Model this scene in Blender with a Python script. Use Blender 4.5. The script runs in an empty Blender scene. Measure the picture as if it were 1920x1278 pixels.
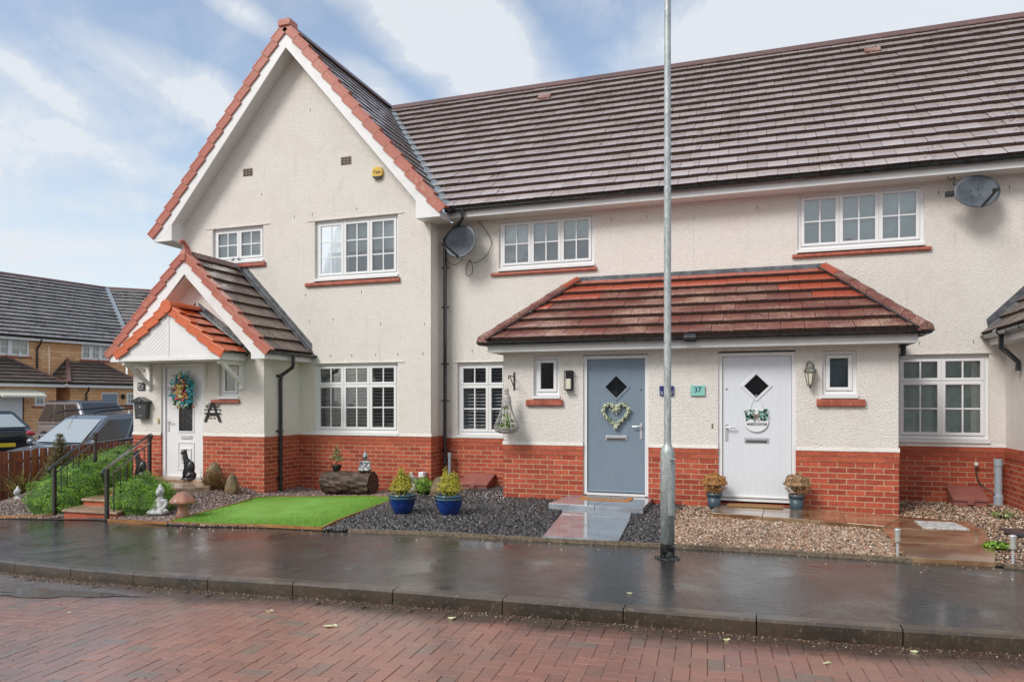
import bpy, math, random
import numpy as np
from mathutils import Vector, Matrix, Euler
random.seed(7); RNG=np.random.default_rng(7)
S=bpy.context.scene; COL=S.collection
PI=math.pi; R=math.radians
# ------------------------------------------------------------------ camera
cam=bpy.data.cameras.new('camera'); co=bpy.data.objects.new('camera',cam); COL.objects.link(co)
cam.sensor_width=36; cam.lens=1350/1920*36; cam.shift_y=114/1920; cam.clip_end=2000; cam.clip_start=.05
co.location=(0,0,1.48); co.rotation_euler=(R(90),0,R(18.8)); S.camera=co
S.view_settings.view_transform='Standard'; S.view_settings.look='None'; S.view_settings.gamma=1
S.view_settings.exposure=0.92
# ------------------------------------------------------------------ node helpers
class NT:
    def __init__(s,t): s.t=t; s.n=t.nodes; s.l=t.links
    def new(s,ty,**k):
        n=s.n.new(ty)
        for a,v in k.items():
            if a[0]=='_': n.inputs[int(a[1:])].default_value=v
            elif a.startswith('I'): n.inputs[a[1:].replace('_',' ')].default_value=v
            else: setattr(n,a,v)
        return n
    def link(s,a,b): s.l.new(a,b)
    def math(s,op,a,b=None,c=None,clamp=False):
        n=s.n.new('ShaderNodeMath'); n.operation=op; n.use_clamp=clamp
        for i,v in enumerate((a,b,c)):
            if v is None: continue
            if hasattr(v,'links') or hasattr(v,'is_linked'): s.l.new(v,n.inputs[i])
            else: n.inputs[i].default_value=v
        return n.outputs[0]
    def vmath(s,op,a,b=None,sc=None):
        n=s.n.new('ShaderNodeVectorMath'); n.operation=op
        for i,v in enumerate((a,b)):
            if v is None: continue
            if hasattr(v,'is_linked'): s.l.new(v,n.inputs[i])
            else: n.inputs[i].default_value=v
        if sc is not None: n.inputs['Scale'].default_value=sc
        return n
    def ramp(s,f,stops,interp='LINEAR'):
        n=s.n.new('ShaderNodeValToRGB'); n.color_ramp.interpolation=interp
        e=n.color_ramp.elements
        while len(e)<len(stops): e.new(.5)
        for i,(p,c) in enumerate(stops):
            e[i].position=p; e[i].color=(c,c,c,1) if isinstance(c,(int,float)) else (*c,1)
        s.l.new(f,n.inputs[0]); return n.outputs[0]
    def mix(s,f,a,b,blend='MIX'):
        n=s.n.new('ShaderNodeMix'); n.data_type='RGBA'; n.blend_type=blend
        for i,v in ((0,f),(6,a),(7,b)):
            if hasattr(v,'is_linked'): s.l.new(v,n.inputs[i])
            else: n.inputs[i].default_value=v if i==0 else (*v,1) if len(v)==3 else v
        return n.outputs[2]
    def noise(s,vec,scale,detail=4,rough=.55,dist=0):
        n=s.new('ShaderNodeTexNoise',IScale=scale,IDetail=detail,IRoughness=rough,IDistortion=dist)
        if vec is not None: s.l.new(vec,n.inputs['Vector'])
        return n.outputs['Fac']
    def obj(s):
        return s.n.new('ShaderNodeTexCoord').outputs['Object']
    def bump(s,h,strength=.5,dist=.01,nrm=None):
        n=s.new('ShaderNodeBump',IStrength=strength,IDistance=dist); s.l.new(h,n.inputs['Height'])
        if nrm is not None: s.l.new(nrm,n.inputs['Normal'])
        return n.outputs['Normal']
# ------------------------------------------------------------------ world: daylight sky with broken cloud
SUN_EL,SUN_AZ=R(42),R(-150)   # azimuth of the sun direction measured from +Y toward +X
W=bpy.data.worlds.new('World'); S.world=W; W.use_nodes=True; w=NT(W.node_tree); w.n.clear()
out=w.new('ShaderNodeOutputWorld'); bg=w.new('ShaderNodeBackground',IStrength=0.12)
sky=w.new('ShaderNodeTexSky',sky_type='NISHITA',sun_disc=False,sun_elevation=SUN_EL,sun_rotation=SUN_AZ,air_density=1.0,dust_density=1.2,ozone_density=1.6)
tc=w.n.new('ShaderNodeTexCoord').outputs['Generated']
sep=w.n.new('ShaderNodeSeparateXYZ'); w.link(tc,sep.inputs[0])
zz=w.math('MAXIMUM',sep.outputs[2],0.03)
px=w.math('DIVIDE',sep.outputs[0],zz); py=w.math('DIVIDE',sep.outputs[1],zz)
cmb=w.n.new('ShaderNodeCombineXYZ'); w.link(px,cmb.inputs[0]); w.link(py,cmb.inputs[1])
# large streaks of cirrus (stretched) and soft masses
mp=w.new('ShaderNodeMapping'); mp.inputs['Rotation'].default_value=(0,0,R(28)); mp.inputs['Scale'].default_value=(.33,1.1,1); mp.inputs['Location'].default_value=(3.1,1.7,0)
w.link(cmb.outputs[0],mp.inputs[0])
n1=w.noise(mp.outputs[0],1.05,8,.6,.6); n2=w.noise(cmb.outputs[0],.45,5,.55,.3)
n3=w.noise(mp.outputs[0],4.5,6,.62,.4)
def blob(dx,dy,dz,sx,sz,rot,amp):
    """soft elliptical cloud mass round a sky direction"""
    d=Vector((dx,dy,dz)).normalized(); rt=d.cross(Vector((0,0,1))).normalized(); up=rt.cross(d)
    a=rt*math.cos(rot)+up*math.sin(rot); b=-rt*math.sin(rot)+up*math.cos(rot)
    da=w.vmath('DOT_PRODUCT',tc,tuple(a)).outputs['Value']; db=w.vmath('DOT_PRODUCT',tc,tuple(b)).outputs['Value']; dd=w.vmath('DOT_PRODUCT',tc,tuple(d)).outputs['Value']
    q=w.math('ADD',w.math('POWER',w.math('ABSOLUTE',w.math('DIVIDE',da,sx)),2.0),w.math('POWER',w.math('ABSOLUTE',w.math('DIVIDE',db,sz)),2.0))
    v=w.math('MULTIPLY',w.math('SUBTRACT',1.0,q,clamp=True),amp)
    return w.math('MULTIPLY',v,w.math('GREATER_THAN',dd,0.0))
def pdir(x,y):
    k=(x-960)/1350; c,s=math.cos(R(18.8)),math.sin(R(18.8))
    return (k*c-s,k*s+c,(753-y)/1350)
tot=None
for (x,y,sx,sz,rot,amp) in [(850,60,.21,.085,-.55,.62),(700,170,.10,.035,-.5,.35),(1600,20,.33,.12,.1,.62),(1150,0,.10,.06,-.2,.15),(470,230,.22,.045,-.35,.42),
        (200,290,.20,.035,-.25,.30),(60,150,.14,.025,-.5,.30),(160,480,.30,.055,0,.36),(250,380,.16,.025,-.1,.28),(450,20,.07,.02,-.4,.25),(120,380,.16,.02,-.15,.3),(-400,300,.5,.2,0,.3),(2400,200,.5,.3,0,.5)]:
    b=blob(*pdir(x,y),sx,sz,rot,amp); tot=b if tot is None else w.math('MAXIMUM',tot,b)
back=w.math('MULTIPLY',w.math('LESS_THAN',sep.outputs[1],-0.05),.35)
tot=w.math('MAXIMUM',tot,back)
n4=w.noise(tc,9.0,7,.68,.8)
cl=w.math('ADD',w.math('MULTIPLY',n1,.42),w.math('ADD',w.math('MULTIPLY',n2,.2),w.math('ADD',w.math('MULTIPLY',n3,.15),w.math('MULTIPLY',n4,.56))))
cl=w.math('ADD',cl,tot)
cf=w.ramp(cl,[(.60,.06),(.72,.20),(.95,.66),(1.2,.92)])
low=w.ramp(sep.outputs[2],[(0,.92),(.06,.58),(.16,0.20),(.6,.04)])
cf=w.math('MAXIMUM',cf,low)
CLOUD=(3.55,3.7,3.9)
skyc=w.mix(1.0,sky.outputs[0],(1.12,1.02,.90),'MULTIPLY')
mixc=w.mix(cf,skyc,CLOUD)
w.link(mixc,bg.inputs[0]); w.link(bg.outputs[0],out.inputs[0])
# ------------------------------------------------------------------ sun (soft, through thin cloud)
sl=bpy.data.lights.new('sun','SUN'); sl.energy=1.35; sl.angle=R(20); sl.color=(1,.965,.92)
so=bpy.data.objects.new('sun',sl); COL.objects.link(so)
sd=Vector((math.sin(SUN_AZ)*math.cos(SUN_EL),math.cos(SUN_AZ)*math.cos(SUN_EL),math.sin(SUN_EL)))
so.rotation_euler=sd.to_track_quat('Z','Y').to_euler(); so.location=sd*50
# ------------------------------------------------------------------ materials
def base(name):
    m=bpy.data.materials.new(name); m.use_nodes=True; t=NT(m.node_tree); b=t.n['Principled BSDF']; return m,t,b
def mk(name,col,rough=.5,metal=0,var=None,island=0,bump=None,spec=.5,coat=0,sheen=0,rvar=0):
    """var=(scale,col2,lo,hi) noise blend; island=amount of per-piece brightness change; bump=(scale,dist)"""
    m,t,b=base(name); o=t.obj(); c=None
    if var:
        f=t.ramp(t.noise(o,var[0],6,.6),[(var[2] if len(var)>2 else .4,0),(var[3] if len(var)>3 else .62,1)])
        c=t.mix(f,col,var[1])
    if island:
        g=t.n.new('ShaderNodeNewGeometry').outputs['Random Per Island']
        v=t.math('ADD',t.math('MULTIPLY',g,2*island),1-island)
        cc=t.n.new('ShaderNodeCombineXYZ')
        for i in range(3): t.link(v,cc.inputs[i])
        c=t.mix(1.0,c if c is not None else col,cc.outputs[0],'MULTIPLY')
    if c is not None: t.link(c,b.inputs['Base Color'])
    else: b.inputs['Base Color'].default_value=(*col,1)
    b.inputs['Roughness'].default_value=rough; b.inputs['Metallic'].default_value=metal
    b.inputs['Specular IOR Level'].default_value=spec; b.inputs['Coat Weight'].default_value=coat; b.inputs['Coat Roughness'].default_value=.08
    if rvar:
        t.link(t.math('ADD',t.math('MULTIPLY',t.noise(o,3,4),2*rvar),rough-rvar,clamp=True),b.inputs['Roughness'])
    if bump: t.link(t.bump(t.noise(o,bump[0],5,.6),.6,bump[1]),b.inputs['Normal'])
    return m
def mk_islands(name,cols,rough=.5,spec=.5,bump=None,coat=0):
    """each loose piece of the mesh picks one of the colours"""
    m,t,b=base(name); g=t.n.new('ShaderNodeNewGeometry').outputs['Random Per Island']
    n=len(cols); c=t.ramp(g,[((i)/n,c_) for i,c_ in enumerate(cols)],'CONSTANT')
    g2=t.math('FRACT',t.math('MULTIPLY',g,37.7)); v=t.math('ADD',t.math('MULTIPLY',g2,.6),.7)
    cc=t.n.new('ShaderNodeCombineXYZ')
    for i in range(3): t.link(v,cc.inputs[i])
    t.link(t.mix(1.0,c,cc.outputs[0],'MULTIPLY'),b.inputs['Base Color'])
    b.inputs['Roughness'].default_value=rough; b.inputs['Specular IOR Level'].default_value=spec; b.inputs['Coat Weight'].default_value=coat
    if bump: t.link(t.bump(t.noise(t.obj(),bump[0],4),.6,bump[1]),b.inputs['Normal'])
    return m
def mk_render():
    m,t,b=base('roughcast_cream'); o=t.obj()
    big=t.ramp(t.noise(o,.55,5,.6),[(.38,0),(.66,1)])
    c=t.mix(big,(.90,.865,.80),(.90,.84,.785))
    st=t.ramp(t.noise(o,1.7,6,.7,.5),[(.5,0),(.78,1)]); c=t.mix(t.math('MULTIPLY',st,.55),c,(.76,.70,.62))
    sv=t.new('ShaderNodeMapping'); sv.inputs['Scale'].default_value=(5.5,5.5,.55); t.link(o,sv.inputs[0])
    streak=t.ramp(t.noise(sv.outputs[0],1.6,5,.6),[(.60,0),(.80,1)]); c=t.mix(t.math('MULTIPLY',streak,.42),c,(.60,.55,.47))
    sp=t.ramp(t.noise(o,34,4,.62),[(.50,0),(.66,1)]); c=t.mix(t.math('MULTIPLY',sp,.26),c,(.62,.56,.48))
    t.link(c,b.inputs['Base Color']); b.inputs['Roughness'].default_value=.75; b.inputs['Specular IOR Level'].default_value=.3
    h1=t.noise(o,44,5,.7,.3); vo=t.new('ShaderNodeTexVoronoi',IScale=60.0); t.link(o,vo.inputs['Vector'])
    h=t.math('ADD',t.ramp(h1,[(.38,0),(.62,1)]),t.math('MULTIPLY',vo.outputs['Distance'],.6))
    t.link(t.bump(h,.9,.0078),b.inputs['Normal']); return m
def mk_brick(name,c1,c2,mort,bw=.225,rh=.075,ms=.011,off=0,bumpd=.008,rough=.6,zoff=0.0):
    m,t,b=base(name); o=t.obj(); s=t.n.new('ShaderNodeSeparateXYZ'); t.link(o,s.inputs[0])
    u=t.math('ADD',s.outputs[0],s.outputs[1]); cb=t.n.new('ShaderNodeCombineXYZ')
    t.link(t.math('ADD',u,off),cb.inputs[0]); t.link(t.math('ADD',s.outputs[2],zoff),cb.inputs[1])
    bk=t.new('ShaderNodeTexBrick',offset=.5,IScale=1.0); t.link(cb.outputs[0],bk.inputs['Vector'])
    bk.inputs['Brick Width'].default_value=bw; bk.inputs['Row Height'].default_value=rh; bk.inputs['Mortar Size'].default_value=ms/2
    bk.inputs['Mortar Smooth'].default_value=.15; bk.inputs['Bias'].default_value=0
    bk.inputs['Color1'].default_value=(*c1,1); bk.inputs['Color2'].default_value=(*c2,1); bk.inputs['Mortar'].default_value=(*mort,1)
    n=t.noise(o,38,5,.7); c=t.mix(t.ramp(n,[(.42,0),(.7,1)]),bk.outputs['Color'],t.mix(1.0,bk.outputs['Color'],(.62,.55,.5),'MULTIPLY'))
    d=t.ramp(t.noise(o,1.3,5,.6),[(.45,0),(.75,1)]); c=t.mix(t.math('MULTIPLY',d,.35),c,t.mix(1.0,c,(.62,.55,.50),'MULTIPLY'))
    ef=t.ramp(t.noise(o,3.2,6,.75),[(.66,0),(.76,1)]); c=t.mix(t.math('MULTIPLY',ef,.35),c,(.62,.45,.36))
    t.link(c,b.inputs['Base Color']); b.inputs['Roughness'].default_value=rough; b.inputs['Specular IOR Level'].default_value=.35
    inv=t.math('SUBTRACT',1.0,bk.outputs['Fac']); h=t.math('ADD',inv,t.math('MULTIPLY',n,.35))
    t.link(t.bump(h,.8,bumpd),b.inputs['Normal']); return m
def mk_tile(name,c1,c2,mott=None,rough=.32,coat=.6,mscale=30,mlo=.5,mhi=.6):
    m,t,b=base(name); o=t.obj(); g=t.n.new('ShaderNodeNewGeometry').outputs['Random Per Island']
    c=t.mix(g,c1,c2)
    if mott:
        big=t.noise(o,1.5,3,.5); f=t.ramp(t.math('ADD',t.noise(o,mscale,4,.7),t.math('MULTIPLY',t.math('SUBTRACT',big,.5),.55)),[(mlo,0),(mhi,1)])
        c=t.mix(f,c,mott)
    t.link(c,b.inputs['Base Color']); b.inputs['Roughness'].default_value=rough; b.inputs['Coat Weight'].default_value=coat; b.inputs['Coat Roughness'].default_value=.2
    t.link(t.bump(t.noise(o,55,4,.65),.5,.006),b.inputs['Normal']); return m
def mk_glass():
    m=bpy.data.materials.new('window_glass'); m.use_nodes=True; t=NT(m.node_tree); t.n.clear()
    o=t.new('ShaderNodeOutputMaterial'); tr=t.new('ShaderNodeBsdfTransparent'); tr.inputs[0].default_value=(.86,.9,.9,1)
    gl=t.new('ShaderNodeBsdfGlossy'); gl.inputs['Roughness'].default_value=.015; gl.inputs[0].default_value=(.95,.98,1,1)
    fr=t.new('ShaderNodeFresnel',IIOR=1.75); f=t.math('ADD',fr.outputs[0],.10,clamp=True)
    nb=t.bump(t.noise(t.obj(),2.2,2,.4),.12,.02); t.link(nb,gl.inputs['Normal'])
    mx=t.new('ShaderNodeMixShader'); t.link(f,mx.inputs[0]); t.link(tr.outputs[0],mx.inputs[1]); t.link(gl.outputs[0],mx.inputs[2]); t.link(mx.outputs[0],o.inputs[0]); return m
def mk_asphalt():
    m,t,b=base('wet_asphalt'); o=t.obj()
    sp=t.noise(o,150,2,.6); c=t.mix(t.ramp(sp,[(.52,0),(.66,1)]),(.008,.007,.007),(.15,.13,.12))
    pt=t.ramp(t.noise(o,.9,5,.6),[(.38,0),(.66,1)]); c=t.mix(t.math('MULTIPLY',pt,.5),c,(.018,.013,.012))
    t.link(c,b.inputs['Base Color']); b.inputs['Roughness'].default_value=.55; b.inputs['Specular IOR Level'].default_value=.25
    wet=t.noise(o,1.3,6,.66,.5); b.inputs['Coat Weight'].default_value=1.0; b.inputs['Coat IOR'].default_value=1.38
    t.link(t.ramp(wet,[(.36,.015),(.50,.05),(.64,.14)]),b.inputs['Coat Roughness'])
    fine=t.noise(o,42,4,.7); mid=t.noise(o,9,3,.6)
    amp=t.ramp(wet,[(.38,.12),(.60,1)])
    h=t.math('ADD',t.math('MULTIPLY',fine,.85),t.math('ADD',t.math('MULTIPLY',mid,.9),t.math('MULTIPLY',sp,.25)))
    t.link(t.bump(h,.5,.012),b.inputs['Normal']); t.link(t.bump(t.math('MULTIPLY',h,amp),.36,.010),b.inputs['Coat Normal']); return m
def mk_paver():
    m,t,b=base('block_paving'); o=t.obj(); g=t.n.new('ShaderNodeNewGeometry').outputs['Random Per Island']
    c=t.ramp(g,[(0,(.35,.135,.085)),(.3,(.30,.115,.075)),(.55,(.37,.155,.098)),(.8,(.26,.105,.072)),(.95,(.31,.135,.09)),(1,(.20,.14,.10))])
    st=t.ramp(t.noise(o,.55,6,.65,.6),[(.40,0),(.68,1)]); c=t.mix(t.math('MULTIPLY',st,.62),c,(.12,.085,.072))
    s=t.n.new('ShaderNodeSeparateXYZ'); t.link(o,s.inputs[0])
    edge=t.math('SUBTRACT',s.outputs[1],t.math('MULTIPLY',s.outputs[0],.05)); edge=t.math('ADD',edge,t.math('MULTIPLY',t.noise(o,2.6,5,.6),.5))
    silt=t.ramp(t.math('MULTIPLY',edge,.1),[(.508,0),(.532,1)]); c=t.mix(t.math('MULTIPLY',silt,.9),c,(.050,.033,.024))
    sp=t.ramp(t.noise(o,55,3,.6),[(.60,0),(.74,1)]); c=t.mix(t.math('MULTIPLY',sp,.55),c,(.36,.27,.22))
    t.link(c,b.inputs['Base Color']); wet=t.noise(o,.8,5,.6)
    t.link(t.math('MULTIPLY',t.ramp(wet,[(.35,.16),(.65,.42)]),t.math('SUBTRACT',1.0,t.math('MULTIPLY',silt,.55))),b.inputs['Roughness']); b.inputs['Specular IOR Level'].default_value=.7
    b.inputs['Coat Weight'].default_value=.8; b.inputs['Coat Roughness'].default_value=.22
    t.link(t.bump(t.noise(o,60,4,.6),.5,.006),b.inputs['Normal']); return m
def mk_kerb():
    m,t,b=base('wet_kerb_concrete'); o=t.obj()
    c=t.mix(t.ramp(t.noise(o,2.2,6,.7),[(.38,0),(.64,1)]),(.070,.048,.028),(.030,.022,.015))
    c=t.mix(t.ramp(t.noise(o,30,4,.7),[(.56,0),(.72,1)]),c,(.17,.13,.085))
    t.link(c,b.inputs['Base Color']); b.inputs['Roughness'].default_value=.34; b.inputs['Coat Weight'].default_value=.7; b.inputs['Coat Roughness'].default_value=.2
    t.link(t.bump(t.noise(o,45,5,.7),.5,.008),b.inputs['Normal']); return m
def mk_wood(name,c1,c2,rough=.5,axis=2,coat=0):
    m,t,b=base(name); o=t.obj(); mp=t.new('ShaderNodeMapping'); sc=[14,14,14]; sc[axis]=1.2; mp.inputs['Scale'].default_value=sc; t.link(o,mp.inputs[0])
    n=t.noise(mp.outputs[0],1.6,6,.65,.6); g=t.n.new('ShaderNodeNewGeometry').outputs['Random Per Island']
    c=t.mix(t.ramp(n,[(.36,0),(.66,1)]),c1,c2); v=t.math('ADD',t.math('MULTIPLY',g,.5),.75); cc=t.n.new('ShaderNodeCombineXYZ')
    for i in range(3): t.link(v,cc.inputs[i])
    t.link(t.mix(1.0,c,cc.outputs[0],'MULTIPLY'),b.inputs['Base Color']); b.inputs['Roughness'].default_value=rough; b.inputs['Coat Weight'].default_value=coat
    t.link(t.bump(n,.5,.01),b.inputs['Normal']); return m
def mk_galv():
    m,t,b=base('galvanised_steel'); o=t.obj(); vo=t.new('ShaderNodeTexVoronoi',IScale=34.0); t.link(o,vo.inputs['Vector'])
    mp=t.new('ShaderNodeMapping'); mp.inputs['Scale'].default_value=(16,16,5); t.link(o,mp.inputs[0]); n=t.noise(mp.outputs[0],1.6,5,.7,1.2)
    c=t.mix(t.ramp(n,[(.42,0),(.60,1)]),(.27,.31,.305),(.52,.56,.55)); c=t.mix(t.math('MULTIPLY',vo.outputs['Distance'],.5),c,(.55,.58,.57))
    t.link(c,b.inputs['Base Color']); b.inputs['Metallic'].default_value=.35; b.inputs['Roughness'].default_value=.5
    t.link(t.bump(n,.4,.004),b.inputs['Normal']); return m
def mk_moss_tile(): return None
M_={}
M_['render']=mk_render()
M_['brick']=mk_brick('red_brick',(.60,.125,.065),(.36,.062,.038),(.62,.43,.27),ms=.012)
M_['brick_smooth']=mk_brick('red_brick_smooth',(.56,.135,.07),(.44,.095,.052),(.42,.19,.11),bumpd=.005,ms=.008)
M_['buff']=mk_brick('buff_brick',(.98,.62,.33),(.82,.40,.18),(.50,.34,.22),bumpd=.004,bw=.45,rh=.15,ms=.02)
M_['buffred']=mk_brick('buff_red_brick',(.42,.15,.08),(.36,.12,.07),(.4,.25,.16),bumpd=.004)
M_['sillred']=mk('sill_tile_red',(.44,.12,.07),.45,var=(9,(.30,.075,.045)),bump=(60,.004),coat=.2)
M_['tile']=mk_tile('roof_tile_wet_brown',(.52,.44,.415),(.68,.60,.575),(.22,.11,.085),.22,1.0,22,.60,.70)
M_['tile_grey']=mk_tile('roof_tile_wet_grey',(.24,.225,.20),(.34,.315,.29),(.10,.09,.08),.26,1.0,9,.52,.66)
M_['tile_moss']=mk_tile('porch_tile_red_mottled',(.20,.058,.042),(.155,.052,.040),(.46,.30,.22),.55,.2,48,.54,.60)
M_['tile_red']=mk_tile('porch_tile_clean_red',(.44,.085,.040),(.38,.075,.040),None,.4,.35)
M_['tile_moss2']=mk_tile('porch_tile_brown_mossy',(.085,.060,.050),(.12,.08,.065),(.27,.20,.15),.5,.3,30,.52,.60)
M_['tile_far']=mk_tile('far_porch_tile_brown',(.10,.08,.068),(.14,.11,.09),(.2,.17,.14),.5,.35,30,.55,.66)
M_['orange']=mk_tile('canopy_tile_orange',(.68,.145,.045),(.60,.125,.042),(.48,.10,.04),.38,.35,18,.56,.7)
M_['terracotta']=mk_tile('verge_tile_terracotta',(.47,.145,.095),(.41,.12,.08),(.50,.24,.18),.45,.25,14,.55,.7)
M_['tile_edge']=mk('shaded_mossy_tile_edge',(.040,.021,.017),.7,var=(30,(.085,.05,.035)))  # mossy butt faces, with the course-line shadow painted into their dark colour
M_['ridge']=mk_tile('ridge_tile_brown',(.14,.075,.065),(.18,.09,.08),(.09,.06,.05),.42,.3,14,.5,.7)
M_['upvc']=mk('white_upvc',(.80,.80,.80),.28,coat=.3)
M_['fascia']=mk('white_fascia_board',(.82,.82,.81),.35,var=(2.2,(.68,.68,.64),.50,.78))
M_['gutter']=mk('black_plastic_gutter',(.012,.013,.015),.22,coat=.5,var=(12,(.03,.032,.035)))
M_['lead']=mk('lead_flashing',(.075,.08,.09),.35,metal=.3,var=(8,(.16,.17,.18)),bump=(18,.01),coat=.5)
M_['valley']=mk('valley_lining_grey',(.36,.40,.42),.3,metal=.3,var=(8,(.25,.28,.3)))
M_['glass']=mk_glass()
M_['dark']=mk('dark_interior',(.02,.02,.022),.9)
M_['blind']=mk('pale_blind_fabric',(.78,.86,.84),.8,var=(5,(.68,.77,.77)))
M_['curtain_backing']=mk('grey_blue_gauze',(.36,.44,.48),.9,var=(4,(.26,.33,.37)))
M_['net']=mk('net_curtain',(.86,.92,.86),.9,var=(6,(.70,.77,.72)))
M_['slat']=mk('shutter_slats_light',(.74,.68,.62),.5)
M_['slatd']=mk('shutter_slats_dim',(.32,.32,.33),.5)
M_['asphalt']=mk_asphalt(); M_['paver']=mk_paver(); M_['kerb']=mk_kerb(); M_['galv']=mk_galv()
M_['soil']=mk('wet_soil',(.06,.045,.035),.8,var=(12,(.10,.08,.06)),bump=(40,.02))
M_['slabgrey']=mk('grey_porcelain_slab',(.33,.36,.39),.14,var=(3.2,(.23,.25,.28)),coat=.5,spec=.6)
M_['flag']=mk('wet_sandstone_flag',(.33,.22,.125),.22,var=(2.2,(.16,.075,.030),.42,.60),coat=.8,bump=(25,.002),rvar=.12)
M_['flag2']=mk('tan_paving_flag',(.42,.30,.20),.35,var=(5,(.24,.14,.08)),coat=.3,bump=(25,.006))
M_['edging']=mk_wood('edging_board_wet',(.40,.19,.055),(.20,.085,.03),.45,0)
M_['concrete_edge']=mk('concrete_edging_gritty',(.22,.17,.115),.55,var=(30,(.10,.075,.05)),bump=(50,.01))
def mk_door(name,c1,c2):
    m,t,b=base(name); o=t.obj(); mp=t.new('ShaderNodeMapping'); mp.inputs['Scale'].default_value=(26,26,1.6); t.link(o,mp.inputs[0]); n=t.noise(mp.outputs[0],2.2,5,.65,.8)
    c=t.mix(t.ramp(n,[(.35,0),(.7,1)]),c1,c2); sc=t.ramp(t.noise(o,7,5,.7),[(.62,0),(.75,1)]); c=t.mix(t.math('MULTIPLY',sc,.18),c,(.5,.5,.5)); t.link(c,b.inputs['Base Color']); b.inputs['Roughness'].default_value=.36; b.inputs['Coat Weight'].default_value=.2
    t.link(t.bump(n,.5,.003),b.inputs['Normal']); return m
M_['greydoor']=mk_door('blue_grey_door_grp',(.215,.275,.335),(.175,.232,.29))
M_['whitedoor']=mk_door('white_door_grp',(.74,.765,.80),(.67,.70,.74))
M_['chrome']=mk('satin_chrome',(.62,.62,.63),.35,metal=.45)
M_['black']=mk('black_gloss_metal',(.012,.012,.013),.3,coat=.5)
M_['blackmat']=mk('black_matt',(.02,.02,.022),.5)
M_['steelgrey']=mk('grey_plastic_pipe',(.36,.42,.47),.4)
M_['meter']=mk('brown_meter_box_plastic',(.30,.115,.095),.4,var=(4,(.25,.09,.075)),coat=.3)
M_['fence']=mk_wood('fence_board_stained',(.34,.095,.032),(.13,.036,.016),.5,2,.2)
M_['blackcat']=mk('black_resin_statue',(.012,.012,.014),.35,coat=.4,bump=(30,.01))
M_['stone_w']=mk('white_stone_statue',(.62,.63,.62),.6,var=(14,(.30,.31,.30)),bump=(40,.01))
M_['silver']=mk('silver_statue',(.50,.51,.52),.35,metal=.6,var=(16,(.12,.12,.13)),bump=(30,.01))
M_['mushroom']=mk('terracotta_mushroom',(.42,.17,.10),.5,var=(7,(.27,.16,.12)),bump=(20,.01),coat=.2)
M_['log']=mk_wood('dark_bark_log',(.10,.058,.038),(.030,.018,.013),.6,0)
M_['blueglaze']=mk('cobalt_glaze',(.008,.050,.26),.12,var=(5,(.005,.025,.15)),coat=1.0)
M_['blueglaze2']=mk('teal_blue_rim_glaze',(.02,.10,.16),.15,var=(14,(.08,.07,.05),.45,.7),coat=1.0)
M_['slatepot']=mk('slate_blue_plastic_pot',(.045,.075,.095),.4)
M_['rock']=mk('mossy_brown_rock',(.24,.165,.085),.7,var=(8,(.09,.075,.04)),bump=(14,.04))
def leafmat(name,cols,rough=.45): return mk_islands(name,cols,rough,.4)
M_['leaf']=leafmat('hebe_leaf',[(.12,.28,.02),(.20,.42,.03),(.06,.16,.012),(.34,.56,.05)])
M_['leaf2']=leafmat('bright_leaf',[(.16,.30,.025),(.24,.38,.05),(.09,.18,.02)])
M_['leafy']=leafmat('golden_conifer_leaf',[(.55,.50,.04),(.42,.40,.04),(.60,.46,.06),(.26,.28,.04)])
M_['leafdry']=leafmat('dried_leaf',[(.50,.22,.06),(.60,.31,.10),(.36,.15,.04),(.62,.38,.16)])
M_['leafdry2']=leafmat('dried_leaf_pale',[(.42,.25,.12),(.52,.33,.18),(.32,.18,.09),(.58,.42,.26)])
M_['leafcon']=leafmat('brown_green_conifer',[(.09,.10,.03),(.14,.11,.035),(.06,.06,.02),(.20,.15,.05)])
M_['leafvar']=leafmat('variegated_leaf',[(.30,.34,.12),(.12,.20,.05),(.42,.40,.22),(.20,.14,.07)])
M_['phormium']=leafmat('strappy_leaf',[(.26,.23,.05),(.14,.16,.03),(.34,.22,.07),(.09,.13,.03)])
M_['twig']=leafmat('heather_twig',[(.18,.07,.03),(.26,.13,.05),(.12,.06,.03),(.20,.17,.05)])
M_['blade']=leafmat('artificial_grass_blade',[(.20,.38,.05),(.26,.45,.07),(.16,.32,.04)],.5)
M_['lawn']=mk('artificial_grass_base',(.17,.33,.045),.7,var=(3,(.19,.42,.07)),bump=(90,.01))
M_['gravelbrown']=mk_islands('brown_gravel_stone',[(.40,.25,.16),(.26,.155,.10),(.54,.39,.27),(.17,.11,.075),(.46,.26,.16),(.64,.54,.43)],.42,.5)
M_['gravelpink']=mk_islands('pink_grey_gravel_stone',[(.30,.22,.19),(.20,.16,.145),(.42,.33,.29),(.15,.12,.11),(.36,.24,.20)],.45,.5)
M_['slate']=mk_islands('slate_chipping',[(.050,.048,.050),(.075,.070,.070),(.035,.034,.036),(.10,.085,.078),(.06,.06,.068)],.33,.6,coat=.25)
M_['debris']=mk_islands('gutter_grit',[(.20,.10,.05),(.10,.06,.035),(.34,.20,.11),(.07,.045,.03),(.5,.42,.32)],.5,.5)
M_['white']=mk('white_gloss_paint',(.78,.79,.80),.35)
M_['soffit']=mk('white_soffit',(.72,.71,.69),.45)
M_['yellow']=mk('yellow_plastic',(.75,.50,.07),.35)
M_['ink']=mk('black_ink',(.015,.015,.017),.6)
M_['mint']=mk('mint_glass_plaque',(.28,.60,.52),.2,coat=.6)
M_['navy']=mk('navy_plaque',(.035,.04,.17),.25,coat=.5)
M_['dish']=mk('grey_satellite_dish',(.11,.13,.15),.42,var=(6,(.07,.085,.10)),bump=(40,.002))
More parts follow.
